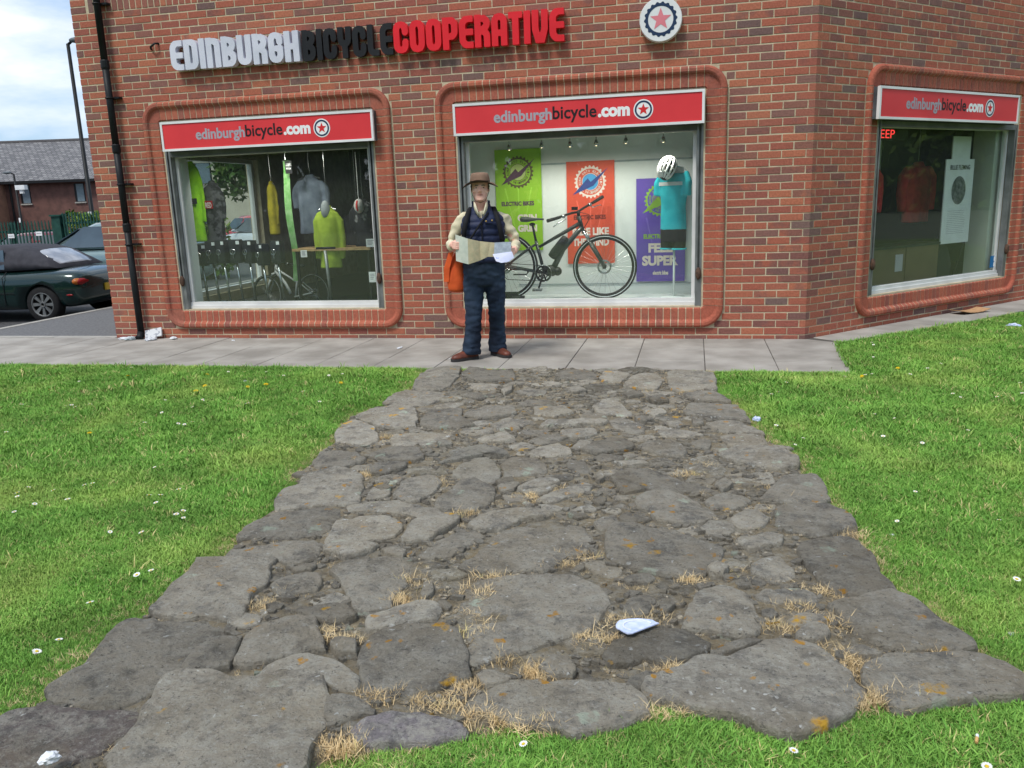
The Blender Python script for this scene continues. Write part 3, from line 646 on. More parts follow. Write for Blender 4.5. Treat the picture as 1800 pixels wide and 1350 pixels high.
# bed of earth and mortar between the stones
x0, x1, y0, y1 = PATH[:, 0].min()-0.1, PATH[:, 0].max()+0.1, -7.4, EDGE_Y
gx = np.arange(x0, x1, 0.045); gy = np.arange(y0, y1+0.02, 0.045); bm = bmesh.new(); vv = {}
inside = inpoly(np.array([(x, y) for x in gx for y in gy]), PATH).reshape(len(gx), len(gy))
def bedz(x, y): return 0.019+0.014*mnoise.noise(Vector((x*2.3, y*2.3, 3)))+0.010*mnoise.noise(Vector((x*8, y*8, 5)))+0.005*mnoise.noise(Vector((x*22, y*22, 9)))
for i in range(len(gx)-1):
    for j in range(len(gy)-1):
        if inside[i:i+2, j:j+2].all():
            q = []
            for a, b in ((i, j), (i+1, j), (i+1, j+1), (i, j+1)):
                if (a, b) not in vv: vv[(a, b)] = bm.verts.new((gx[a], gy[b], bedz(gx[a], gy[b])))
                q.append(vv[(a, b)])
            bm.faces.new(q)
for e in [e for e in bm.edges if e.is_boundary]:
    for v in e.verts: v.co.z = -0.004
me = bpy.data.meshes.new('path'); bm.to_mesh(me); bm.free(); me.materials.append(BED); me.polygons.foreach_set('use_smooth', [True]*len(me.polygons))
path = link('path', me); path['kind'] = 'structure'
def make_stone(poly, h, seed, mat, name='stone', dome=0.005):
    poly = np.array(poly); seg = np.linalg.norm(np.roll(poly, -1, 0)-poly, axis=1); tot = seg.sum()
    cnt = int(min(84, max(14, tot/0.026))); cum = np.concatenate([[0], np.cumsum(seg)]); pts = []
    ring = np.vstack([poly, poly[:1]])
    for k in range(cnt):
        s = tot*k/cnt; i = np.searchsorted(cum, s, 'right')-1; t = (s-cum[i])/max(seg[i], 1e-9); pts.append(ring[i]*(1-t)+ring[i+1]*t)
    pts = np.array(pts); pts = 0.9*pts+0.05*np.roll(pts, 1, 0)+0.05*np.roll(pts, -1, 0); c = pts.mean(0); size = math.sqrt(max(1e-6, 0.5*abs(np.dot(pts[:, 0], np.roll(pts[:, 1], 1))-np.dot(pts[:, 1], np.roll(pts[:, 0], 1)))))
    pts = c+(pts-c)*1.055; bev = min(0.010, size*0.045)/size*2; tilt = (random.uniform(-.025, .025), random.uniform(-.025, .025))
    nin = 4 if size < 0.16 else (6 if size < 0.35 else 9)
    r_in = [1.0, 1.0, 1-bev*0.35, 1-bev]+[(1-bev)*(1-(k+1)/(nin+0.6)) for k in range(nin)]
    jag = min(0.020, size*0.07); th = random.uniform(0, PI); cs, sn = math.cos(th), math.sin(th)
    NZ = lambda x, y, w: mnoise.noise(Vector((x, y, w)))
    rings = []
    for k, s in enumerate(r_in):
        rg = []
        for p in pts:
            q = c+(p-c)*s
            if k < 5:
                dd = (p-c); dd = dd/max(np.linalg.norm(dd), 1e-6); f = 1.0 if k < 4 else 0.5
                e = NZ(p[0]*8+seed, p[1]*8, 1.3)*jag+(abs(NZ(p[0]*19, p[1]*19, seed))-0.25)*jag*0.9+NZ(p[0]*45, p[1]*45, seed)*jag*0.25; q = q+dd*e*f
            if k == 0: z = -0.03
            elif k == 1: z = h*0.62
            elif k == 2: z = h*0.90
            else: z = h+dome*(1-s*s)
            if k > 0:
                z += tilt[0]*(q[0]-c[0])+tilt[1]*(q[1]-c[1]); a_, b_ = q[0]*cs+q[1]*sn, -q[0]*sn+q[1]*cs
                z += 0.30*h*NZ(q[0]*3.2+seed, q[1]*3.2, 0.5)+0.012*(0.30-abs(NZ(a_*5, b_*11, seed)))+0.006*(0.3-abs(NZ(a_*13, b_*24, seed)))+0.0035*NZ(q[0]*42, q[1]*42, seed)
            rg.append((q[0], q[1], z))
        rings.append(rg)
    mb = MB(); mb.loft(rings[:4], True, False); mb.cs = True; mb.loft(rings[3:], True, False)
    cz = np.mean([p[2] for p in rings[-1]])+0.001; o = len(mb.v); mb.v.append((c[0], c[1], cz)); m0 = o-cnt
    for i in range(cnt): mb.f.append((m0+i, m0+(i+1) % cnt, o)); mb.r.append(0); mb.m.append(0); mb.sm.append(True)
    return part(name, mb, mat, path)
STP = []
for i, q in enumerate(T):
    g = [gnd(x, y, 0.03)[:2] for x, y in q]; STP.append(np.array(g))
    mt = STONE
    cx, cy = np.mean([p[0] for p in q]), np.mean([p[1] for p in q])
    lab = None
    def near(x, y, r=25): return (cx-x)**2+(cy-y)**2 < r*r
    if near(710, 1278, 40): mt, lab = STONE_G, 'mottled pale granite stone at the near edge of the path'
    elif near(845, 800, 30): mt, lab = STONE_P, 'pale cream worn stone'
    elif near(1330, 1205, 60) or near(1150, 1130, 45) or near(760, 1165, 60) or near(1190, 1150, 60): mt = STONE_L
    elif near(95, 1300, 40): mt = STONE_B
    elif near(1240, 818, 20): mt, lab = STONE_R, 'rounded tan stone'
    o = make_stone(g, random.uniform(0.028, 0.046), i*1.7, mt)
    if lab: o['label'] = lab
# small stones packed into the joints
cand = np.column_stack([rng.uniform(x0, x1, 12000), rng.uniform(-7.0, EDGE_Y, 12000)])
cand = cand[inpoly(cand, PATH)]; cand = cand[distpoly(cand, PATH) > 0.06]
occ = np.zeros(len(cand), bool); dm = np.full(len(cand), 9.0)
for q in STP:
    occ |= inpoly(cand, q); dm = np.minimum(dm, distpoly(cand, q))
cand, dm = cand[~occ], dm[~occ]; placed = []; nst = len(STP)
for p, d in sorted(zip(cand, dm), key=lambda t: -t[1]):
    if nst >= 296: break
    r = min(d*0.92, 0.13)
    if r < 0.018: break
    dd = min([np.linalg.norm(p-a)-b for a, b in placed] + [9])
    r = min(r, dd*0.9)
    if r < 0.018: continue
    placed.append((p, r)); k = random.randint(4, 7); a0 = random.uniform(0, 6)
    poly = [p+np.array([math.cos(a0+2*PI*i/k)*r*random.uniform(.8, 1.25)*1.15, math.sin(a0+2*PI*i/k)*r*random.uniform(.7, 1.1)]) for i in range(k)]
    make_stone(poly, random.uniform(0.018, 0.028), nst*3.1, STONE_R if random.random() < 0.3 else STONE, dome=0.003); nst += 1; STP.append(np.array(poly))
# broken rubble wedged between the stones
mb = MB()
for p in cand[rng.permutation(len(cand))[:2400]]:
    r = random.uniform(0.010, 0.034)*random.uniform(.6, 1); k = random.randint(4, 6); a0 = random.uniform(0, 6); z = bedz(*p)
    pl = [(p[0]+math.cos(a0+2*PI*i/k)*r*random.uniform(.7, 1.5), p[1]+math.sin(a0+2*PI*i/k)*r*random.uniform(.6, 1.1)) for i in range(k)]; hh = random.uniform(.004, .013); tx, ty = random.uniform(-.25, .25), random.uniform(-.25, .25)
    mb.loft([[(x, y, z-.01) for x, y in pl], [(p[0]+(x-p[0])*.88, p[1]+(y-p[1])*.88, z+hh+tx*(x-p[0])+ty*(y-p[1])) for x, y in pl]])
rub = part('rubble', mb, STONE, path); rub['kind'] = 'stuff'
# loose chippings
mb = MB()
for p in cand[rng.permutation(len(cand))[:5500]]:
    r = random.uniform(0.003, 0.010); z = bedz(*p)
    mb.ball((p[0], p[1], z+r*0.2), (r*random.uniform(.8, 1.6), r*random.uniform(.8, 1.3), r*0.7), 6, 4)
chip = part('chippings', mb, pmat('chipping', lin(160, 152, 134), lin(110, 104, 94), scale=60, rough=1), path); chip['kind'] = 'stuff'

# ------------------------------------------------------------------ scattering of blades (uncountable)
def blade_proto(name, n, h, wd, spread, lean, mat, seed):
    R = random.Random(seed); mb = MB()
    for _ in range(n):
        a = R.uniform(0, 2*PI); r = spread*math.sqrt(R.random()); bx, by = r*math.cos(a), r*math.sin(a)
        hh = h*R.uniform(0.55, 1.15); d = R.uniform(0, 2*PI); l = lean*hh*R.uniform(0.3, 1.3); w_ = wd*R.uniform(.7, 1.2)
        ux, uy = math.cos(d), math.sin(d); px, py = -uy*w_/2, ux*w_/2
        m_ = (bx+ux*l*0.35, by+uy*l*0.35, hh*0.6); t = (bx+ux*l, by+uy*l, hh)
        mb.add([(bx-px, by-py, -0.004), (bx+px, by+py, -0.004), (m_[0]+px*.8, m_[1]+py*.8, m_[2]), (m_[0]-px*.8, m_[1]-py*.8, m_[2]), t], [(0, 1, 2, 3), (3, 2, 4)])
    return bpy.data.objects.new(name, mb.mesh(name, mat))
def scatter(name, protos, pts, rot, scl, idx):
    c = bpy.data.collections.new(name+'_kinds')
    for o in protos: c.objects.link(o)
    me = bpy.data.meshes.new(name); me.from_pydata([tuple(p) for p in pts], [], [])
    a = me.attributes.new('rot', 'FLOAT_VECTOR', 'POINT'); a.data.foreach_set('vector', np.asarray(rot, np.float32).ravel())
    a = me.attributes.new('scl', 'FLOAT', 'POINT'); a.data.foreach_set('value', np.asarray(scl, np.float32))
    a = me.attributes.new('idx', 'INT', 'POINT'); a.data.foreach_set('value', np.asarray(idx, np.int32))
    o = link(name, me); o['kind'] = 'stuff'
    g = bpy.data.node_groups.new(name, 'GeometryNodeTree')
    g.interface.new_socket('Geometry', in_out='INPUT', socket_type='NodeSocketGeometry'); g.interface.new_socket('Geometry', in_out='OUTPUT', socket_type='NodeSocketGeometry')
    gi = g.nodes.new('NodeGroupInput'); go = g.nodes.new('NodeGroupOutput'); ip = g.nodes.new('GeometryNodeInstanceOnPoints'); ci = g.nodes.new('GeometryNodeCollectionInfo')
    ci.inputs['Collection'].default_value = c; ci.inputs['Separate Children'].default_value = True; ci.inputs['Reset Children'].default_value = True
    def na(n, t):
        q = g.nodes.new('GeometryNodeInputNamedAttribute'); q.data_type = t; q.inputs['Name'].default_value = n; return q.outputs['Attribute']
    ip.inputs['Pick Instance'].default_value = True
    k = g.links.new; k(gi.outputs[0], ip.inputs['Points']); k(ci.outputs[0], ip.inputs['Instance']); k(na('rot', 'FLOAT_VECTOR'), ip.inputs['Rotation']); k(na('scl', 'FLOAT'), ip.inputs['Scale']); k(na('idx', 'INT'), ip.inputs['Instance Index'])
    k(ip.outputs[0], go.inputs[0]); md = o.modifiers.new('scatter', 'NODES'); md.node_group = g; return o
def lawn_points(dens):
    out = []
    for (xa, xb, ya, yb) in [(-9, 5, -8.2, EDGE_Y), (1.2, 9, EDGE_Y, 6.0)]:
        n = int((xb-xa)*(yb-ya)*dens[0]); P = np.column_stack([rng.uniform(xa, xb, n), rng.uniform(ya, yb, n)])
        P = P[inpoly(P, LAWN_POLY)]
        q = np.column_stack([P, np.zeros(len(P))]); px, py, c = pix(q)
        keep = (c > 0.6) & (px > -160) & (px < 1980) & (py < 1560); P, c = P[keep], c[keep]
        keep = rng.random(len(P)) < np.clip((3.2/c)**1.2, 0.06, 1); P, c = P[keep], c[keep]
        ins = inpoly(P, PATH); d = distpoly(P, PATH); keep = (~ins) | (d < rng.random(len(P))**2*0.05); P, c, d, ins = P[keep], c[keep], d[keep], ins[keep]
        out.append((P, c, np.where(ins, 0, d)))
    return [np.concatenate(k) for k in zip(*out)]
P, c, d = lawn_points((9500,))
gp = [blade_proto('tuft', 12, 0.018, 0.0027, 0.028, 1.0, GRASS, s) for s in range(4)]
patch = np.array([mnoise.noise(Vector((p[0]*1.7, p[1]*1.7, 2))) for p in P])
sc = np.clip(c/3.2, 0.9, 1.75)**0.8*rng.uniform(0.7, 1.25, len(P))*(0.62+0.38*np.clip(d/0.18, 0, 1))*(1+0.35*patch)
sc *= np.where(rng.random(len(P)) < 0.03, 1.7, 1.0)
sc *= np.where((P[:, 1] > EDGE_Y-0.07) & (P[:, 0] < 1.3), 0.6, 1.0)
# longer growth along the near end of the path
sc *= np.where((P[:, 1] < -6.15) & (P[:, 0] > -1.1), 1.35, 1.0)
rot = np.column_stack([rng.normal(0, .12, len(P)), rng.normal(0, .12, len(P)), rng.uniform(0, 6.28, len(P))])
scatter('grass', gp, np.column_stack([P, np.zeros(len(P))]), rot, sc, rng.integers(0, 4, len(P)))
# withered grass: tufts in the joints (read off the photograph) and a sparse fringe along the edge of the turf
TUFTS = [(470,1065),(490,1052),(455,1075),(705,1060),(720,1020),(698,1048),(860,1040),(845,1052),(820,1085),(835,1110),(820,900),(580,1115),(600,1125),(675,770),(672,782),(920,875),(935,880),(1010,985),(1022,975),(1000,995),(870,1018),(1205,1020),(1225,1022),(1130,1040),(1075,1095),(1140,1092),(1110,1090),(1030,1120),(1055,1130),(1270,1000),(1395,1065),(1420,1072),(1440,1098),(1465,1105),(1370,1110),(1385,885),(1490,935),(1505,940),(1345,895),(1365,1100),(670,1230),(660,1222),(740,1235),(760,1240),(810,1220),(825,1205),(940,1182),(965,1183),(850,1260),(880,1265),(910,1272),(580,1310),(600,1318),(1040,1135),(940,1275),(1500,1160),(1520,1178),(1480,1150),(1510,1170),(1540,1230),(1560,1235),(1520,1232),(1625,1146),(1640,1145),(1480,1100),(1185,722),(1130,690),(1210,692),(990,865),(1340,860),(1240,820),(1215,835),(645,835),(625,812),(770,850),(895,1165),(1180,1180),(730,1030),(1440,1040),(1480,1050),(1580,1235),(630,1300),(1150,1250),(1190,1248)]
pp = []
for x, y in TUFTS:
    a = gnd(x, y, 0.02)
    big = random.uniform(.55, 1.15)
    for _ in range(random.randint(9, 20)):
        q = a[:2]+rng.normal(0, 0.026, 2)*np.array([1.6, 1.0])*big; pp.append((q[0], q[1], 0.014, 0.8*big**.5))
cc_ = cand[rng.permutation(len(cand))]
nzv = np.array([mnoise.noise(Vector((p[0]*3.5, p[1]*3.5, 7))) for p in cc_]); cc_ = cc_[nzv > -0.08][:3600]
for q in cc_: pp.append((q[0], q[1], bedz(*q), 0.33))
E_ = np.column_stack([rng.uniform(-3, 2.2, 60000), rng.uniform(-7.2, EDGE_Y, 60000)]); dE = distpoly(E_, PATH); E_ = E_[(dE < 0.12*rng.random(60000)**1.6)]
nzv = np.array([mnoise.noise(Vector((p[0]*2.2, p[1]*2.2, 17))) for p in E_]); E_ = E_[nzv > -0.15][:4200]
for q in E_: pp.append((q[0], q[1], 0.0, 0.5))
pp = np.array(pp); sp = [blade_proto('straw', 8+2*s, 0.030+0.003*s, 0.0026, 0.030, 2.4-0.35*s, STRAW, 40+s) for s in range(5)]
scatter('dry_grass', sp, pp[:, :3], np.column_stack([rng.normal(0, .25, len(pp)), rng.normal(0, .25, len(pp)), rng.uniform(0, 6.28, len(pp))]), pp[:, 3]*rng.uniform(.6, 1.3, len(pp)), rng.integers(0, 5, len(pp)))
# ================================================================== THE SHOP BUILDING
shop = thing('shop_building', 'red brick shop with a canted corner and three round-cornered display windows', 'shop', (0, 0, 0))
# mortar core of the walls (tiles of box, no overlaps)
def core(Mx, x0, x1, wins, ztop=5.0):
    mb = MB(); y0, y1 = 0.0035, 0.25; zl, zh = J(4), J(32)
    xs = [x0]
    for wl, wr in wins: xs += [wl+0.225, wr-0.225]
    xs.append(x1)
    mb.box((x0, y0, -0.3), (x1, y1, zl), Mx); mb.box((x0, y0, zh), (x1, y1, ztop), Mx)
    for k in range(0, len(xs), 2): mb.box((xs[k], y0, zl), (xs[k+1], y1, zh), Mx)
    return mb
I4 = Matrix.Identity(4)
part('wall', core(I4, aL+0.01, COR, [WIN1, WIN2]), MORT, shop)
part('wall', core(MATB, 0.006, 9.0, [WINB]), MORT, shop)
mb = MB()                                              # left flank with the side window opening, back wall
mb.box((aL+0.01, 0.25, -0.3), (-6.60, 1.40, 5)); mb.box((aL+0.01, 3.42, -0.3), (-6.60, 7.0, 5)); mb.box((aL+0.01, 1.40, -0.3), (-6.60, 3.42, 0.30)); mb.box((aL+0.01, 1.40, 2.2), (-6.60, 3.42, 5))
part('wall', mb, MORT, shop)
def brick_mesh(l, h=0.0640, dp=0.06):
    c = 0.003; mb = MB(); a, b_ = l/2, h/2
    back = [(-a, dp, -b_), (a, dp, -b_), (a, dp, b_), (-a, dp, b_)]; mid = [(-a, c, -b_), (a, c, -b_), (a, c, b_), (-a, c, b_)]; fr = [(-a+c, 0, -b_+c), (a-c, 0, -b_+c), (a-c, 0, b_-c), (-a+c, 0, b_-c)]
    mb.add(back+mid+fr, [(0, 1, 5, 4), (1, 2, 6, 5), (2, 3, 7, 6), (3, 0, 4, 7), (4, 5, 9, 8), (5, 6, 10, 9), (6, 7, 11, 10), (7, 4, 8, 11), (8, 9, 10, 11)]); return mb
BM_ = {}
def brick_shared(l):
    k = round(l, 3)
    if k not in BM_: BM_[k] = brick_mesh(k).mesh('brick', BR)
    return BM_[k]
bricks = []                                            # (matrix, length)
def lay(Mx, x0, x1, wins, k0, k1, org, endl, endr):
    for k in range(k0, k1):
        zc = J(k)+0.0375; spans = [(x0+(0 if endl else 0), x1)]
        for wl, wr in wins:
            if J(1) < zc < J(35):
                o = 0.0
                if zc > J(32): o = 0.225-math.sqrt(max(0, 0.225**2-(zc-J(32))**2))
                if zc < J(4): o = 0.225-math.sqrt(max(0, 0.225**2-(J(4)-zc)**2))
                ns = []
                for a, b_ in spans:
                    if wl+o > a and wr-o < b_: ns += [(a, wl+o-0.008), (wr-o+0.008, b_)]
                    else: ns.append((a, b_))
                spans = ns
        if endr is not None: spans[-1] = (spans[-1][0], endr[k % 2])
        if endl is not None: spans[0] = (endl[k % 2], spans[0][1])
        for a, b_ in spans:
            off = org+(0.1125 if k % 2 else 0.0); n0 = math.floor((a-off)/0.225); cuts = [a]
            q = off+(n0+1)*0.225
            while q < b_-0.001:
                if q-cuts[-1] > 0.055: cuts.append(q)
                q += 0.225
            if len(cuts) > 1 and b_-cuts[-1] < 0.055: cuts.pop()
            cuts.append(b_)
            for c0, c1 in zip(cuts[:-1], cuts[1:]):
                l = max(0.03, (c1-c0)-0.0105); l = round(l*200)/200
                bricks.append((Mx @ Matrix.Translation(((c0+c1)/2, random.uniform(-.002, .0015), zc+random.uniform(-.001, .001))) @ Matrix.Rotation(random.uniform(-.004, .004), 4, 'Y'), l))
lA = (0.175, 0.0625)
lay(I4, aL, COR, [WIN1, WIN2], -1, 48, WIN1[1]+0.006, (aL, aL), (COR-lA[0], COR-lA[1]))
lay(I4, aL, COR, [], 51, 58, WIN1[1]+0.006, (aL, aL), (COR-lA[0], COR-lA[1]))
lay(MATB, 0, 8.0, [WINB], -1, 48, 0.06, (lA[1], lA[0]), None)
lay(MATB, 0, 8.0, [], 51, 58, 0.06, (lA[1], lA[0]), None)
n = int((COR-aL)/0.075)                                # course of bricks on end
for Mx, xa, nn in ((I4, aL+0.225, n-5), (MATB, 0.07, 100)):
    for k in range(nn):
        bricks.append((Mx @ Matrix.Translation((xa+0.0375+0.075*k, random.uniform(-.002, .001), J(49.5))) @ Matrix.Rotation(PI/2, 4, 'Y'), 0.215))
for k in range(48, 51): bricks.append((Matrix.Translation((aL+0.1, 0, J(k)+0.0375)), 0.19))
def score(b):
    c = b[0] @ Vector((0, 0, 0)); x, y, d = pix(c)
    if not (20 < x < 1780 and 15 < y < 1335): return 0
    nrm = (b[0].to_3x3() @ Vector((0, -1, 0))); vw = (Vector(CAM)-c).normalized(); return b[1]*max(0.05, nrm.dot(vw))/d/d
bricks.sort(key=lambda b: -score(b))
for Mx, l in bricks[:300]:
    o = link('brick', brick_shared(l), shop, Mx)
mb = MB()
for Mx, l in bricks[300:]:
    q = brick_mesh(l); mb.cr = random.random(); mb.add([Mx @ Vector(v) for v in q.v], q.f)
ca, sa = math.cos(PI/4), math.sin(PI/4)                # bent bricks wrapping the blunt corner
for k in range(-1, 58):
    if 48 <= k < 51: continue
    la, lb = (lA[0], lA[1]) if k % 2 == 0 else (lA[1], lA[0]); mb.cr = random.random(); z0, z1 = J(k)+0.005, J(k)+0.070
    pl = [(COR-la+0.005, 0.05), (COR-la+0.005, 0.0), (COR, -0.0005), (COR+ca*(lb-0.005), sa*(lb-0.005)), (COR+ca*(lb-0.005)-sa*0.05, sa*(lb-0.005)+ca*0.05), (COR-0.02, 0.05)]
    mb.prism(pl, z0, z1)
ML = Matrix.Translation((aL, 0, 0)) @ Matrix.Rotation(-PI/2, 4, 'Z')
for k in range(-1, 58):                                # flank of the building
    for i in range(31):
        yc = 0.11+0.225*i+(0.1125 if k % 2 else 0); zc = J(k)+0.0375
        if 1.3 < yc < 3.52 and 0.3 < zc < 2.2: continue
        q = brick_mesh(0.215); Mx = ML @ Matrix.Translation((-yc, 0, zc)); mb.cr = random.random(); mb.add([Mx @ Vector(v) for v in q.v], q.f)
bw = part('brickwork', mb, BR, shop); bw['kind'] = 'stuff'
# moulded brick surrounds
PROF = [(0.008, -0.03), (0.006, 0.020), (0.013, 0.036), (0.028, 0.045), (0.054, 0.045), (0.069, 0.036), (0.077, 0.018), (0.088, 0.011), (0.196, 0.010), (0.220, -0.018), (0.225, -0.055)]
def sweep_piece(mb, fn, t0, t1, steps=1, dp=0.0):
    rings = []
    for i in range(steps+1):
        t = t0+(t1-t0)*i/steps; rings.append([fn(d+dp*0.3, p-dp, t) for d, p in PROF]+[fn(0.225, -0.07, t), fn(0.008, -0.07, t)])
    mb.loft(rings)
def surround(Mx, wl, wr, single_l=True, single_h=True, single_r=True):
    zl, zh = J(4), J(32); g = 0.0046; X0, X1 = wl+0.225, wr-0.225
    L_ = lambda d, p, t: tuple(Mx @ Vector((wl+d, -p, t))); R_ = lambda d, p, t: tuple(Mx @ Vector((wr-d, -p, t)))
    T_ = lambda d, p, t: tuple(Mx @ Vector((t, -p, J(35)-d))); B_ = lambda d, p, t: tuple(Mx @ Vector((t, -p, J(1)+d)))
    def C_(cx, cz, a0): return lambda d, p, t: tuple(Mx @ Vector((cx+(0.2255-d)*math.cos(a0+t), -p, cz+(0.2255-d)*math.sin(a0+t))))
    pt = MB()
    for f, a, b_ in ((L_, zl, zh), (R_, zl, zh), (T_, X0, X1), (B_, X0, X1)): sweep_piece(pt, f, a, b_, 1, 0.0035)
    sur = part('window_surround', pt, MORT, shop)
    rest = MB()
    def put(f, a, b_, own):
        if own:
            mb = MB(); sweep_piece(mb, f, a+g, b_-g); part('surround_brick', mb, BRS, sur)
        else: rest.cr = random.random(); sweep_piece(rest, f, a+g, b_-g)
    for k in range(28):
        put(L_, zl+0.075*k, zl+0.075*(k+1), single_l); put(R_, zl+0.075*k, zl+0.075*(k+1), single_r)
    nb = round((X1-X0)/0.075); s = (X1-X0)/nb
    for k in range(nb):
        put(T_, X0+s*k, X0+s*(k+1), single_h); put(B_, X0+s*k, X0+s*(k+1), single_h)
    for cx, cz, a0 in ((X0, zh, PI/2), (X1, zh, 0), (X0, zl, PI), (X1, zl, 1.5*PI)):
        mb = MB(); sweep_piece(mb, C_(cx, cz, a0), 0.012, PI/2-0.012, 10); o = part('corner_block', mb, BRS, sur, smooth=False)
    if rest.v:
        o = part('surround_brickwork', rest, BRS, sur); o['kind'] = 'stuff'
surround(I4, *WIN1); surround(I4, *WIN2); surround(MATB, *WINB, single_h=False, single_r=False)
# glazing: frame with pane, shutter rails, locks
def window(Mx, wl, wr):
    X0, X1 = wl+0.225, wr-0.225; zb, zt = J(4), 2.125
    def P(mb, a, b_): mb.box(a, b_, Mx)
    f = MB(); P(f, (X0+0.066, 0.075, zb+0.075), (X0+0.10, 0.125, zt)); P(f, (X1-0.10, 0.075, zb+0.075), (X1-0.066, 0.125, zt)); P(f, (X0+0.066, 0.076, 2.06), (X1-0.066, 0.124, zt-0.002))
    w_ = part('window', f, ALU, shop)
    mb = MB(); P(mb, (X0+0.064, 0.045, zb+0.001), (X1-0.064, 0.13, zb+0.036)); P(mb, (X0+0.064, 0.060, zb+0.036), (X1-0.064, 0.128, zb+0.074)); part('sill', mb, ALU, w_)
    mb = MB(); P(mb, (X0+0.10, 0.097, zb+0.075), (X1-0.10, 0.103, 2.06)); part('pane', mb, GLASS, w_)
    for a in (X0, X1-0.062):
        mb = MB(); P(mb, (a, 0.0, zb+0.001), (a+0.02, 0.07, zt)); P(mb, (a+0.042, 0.0, zb+0.001), (a+0.062, 0.07, zt)); P(mb, (a+0.02, 0.045, zb+0.001), (a+0.042, 0.07, zt)); P(mb, (a+0.019, 0.004, zb+0.001), (a+0.043, 0.04, zb+0.28)); part('shutter_rail', mb, STEEL, w_)
        mb = MB(); c = (a+0.031, -0.014, zb+0.33); mb.ball((0, 0, 0), (0.03, 0.028, 0.062), 10, 8); mb.v = [tuple(Mx @ Vector((c[0]+v[0], c[1]+v[1], c[2]+v[2]))) for v in mb.v]; part('lock', mb, BROWNM, w_, smooth=True)
    mb = MB(); P(mb, (X0+0.062, 0.004, 2.072), (X1-0.062, 0.05, 2.118)); P(mb, (X0+0.062, -0.004, 2.064), (X1-0.062, 0.054, 2.072)); part('shutter_bar', mb, pmat('shutter_bar_grey', lin(120, 122, 120), lin(96, 98, 96), scale=4, rough=0.5), w_)
    mb = MB(); P(mb, (X0+0.002, 0.052, 2.128), (X1-0.002, 0.24, 2.438)); part('shutter_box', mb, BLK, w_)
    return w_
window(I4, *WIN1); window(I4, *WIN2); window(MATB, *WINB)
mb = MB(); mb.box((-5.80, 0.13, 0.345), (-5.775, 0.30, 2.45)); part('reveal_panel', mb, WHITEW, shop)
# inside: floor, ceiling, dark back walls, and the white booth behind the middle window
mb = MB(); mb.prism([(-6.60, 0.25), (COR-0.1, 0.25), (6.9, 6.05), (6.9, 7.0), (-6.60, 7.0)], -0.3, 0.16); part('shop_floor', mb, DARKF, shop)
mb = MB(); mb.prism([(-6.60, 0.25), (COR-0.1, 0.25), (6.9, 6.05), (6.9, 7.0), (-6.60, 7.0)], 2.75, 2.95); part('shop_ceiling', mb, pmat('ceiling_tile', lin(150, 148, 142), lin(130, 128, 124), scale=2, rough=0.9), shop)
mb = MB(); mb.box((aL+0.01, 7.0, -0.3), (7.0, 7.2, 5.0)); mb.box((6.9, 6.3, -0.3), (7.1, 7.0, 5.0)); part('back_wall', mb, DARKW, shop)
mb = MB(); mb.prism([(aL+0.01, 0.01), (COR, 0.01), (7.3, 6.25), (7.3, 7.2), (aL+0.01, 7.2)], 5.0, 5.12); part('roof', mb, pmat('roof_felt', lin(90, 90, 92), rough=0.9), shop)
mb = MB(); mb.box((-2.62, 1.02, 0.16), (0.45, 1.06, 2.72)); mb.box((-2.66, 0.26, 0.16), (-2.62, 1.06, 2.72)); mb.box((0.40, 0.26, 0.16), (0.44, 1.02, 2.72))
mb.box((-2.62, 0.13, 0.20), (0.40, 1.02, 0.352)); mb.box((-2.62, 0.26, 2.50), (0.40, 1.02, 2.54)); bt = part('display_booth', mb, WHITEW, shop)
mb = MB(); gx0, gx1, gz = onA(905, 285, 1.0)[0], onA(1224, 284, 1.0)[0], onA(1100, 284, 1.0)[2]
mb.box((gx0, 1.008, gz), (gx1+0.02, 1.02, gz+0.02)); mb.box((gx1, 1.007, 0.36), (gx1+0.035, 1.02, gz)); mb.box((gx0, 1.009, 0.47), (gx1, 1.02, 0.48)); part('hatch_frame', mb, pmat('hatch_trim', lin(160, 172, 176), rough=0.5), bt)
mb = MB(); mb.tube([(gx1-0.02, 1.02, gz-0.12), (gx1-0.02, 0.99, gz-0.12)], 0.014, 10); part('hatch_knob', mb, BLK, bt)
# side window of the flank
mb = MB(); mb.box((-6.76, 1.40, 0.30), (-6.68, 1.45, 2.2)); mb.box((-6.76, 3.36, 0.30), (-6.68, 3.42, 2.2)); mb.box((-6.76, 1.45, 0.30), (-6.68, 3.36, 0.36)); mb.box((-6.76, 1.45, 2.14), (-6.68, 3.36, 2.2)); sw = part('window', mb, ALU, shop)
mb = MB(); mb.box((-6.723, 1.45, 0.36), (-6.717, 3.36, 2.14)); part('pane', mb, GLASS, sw)

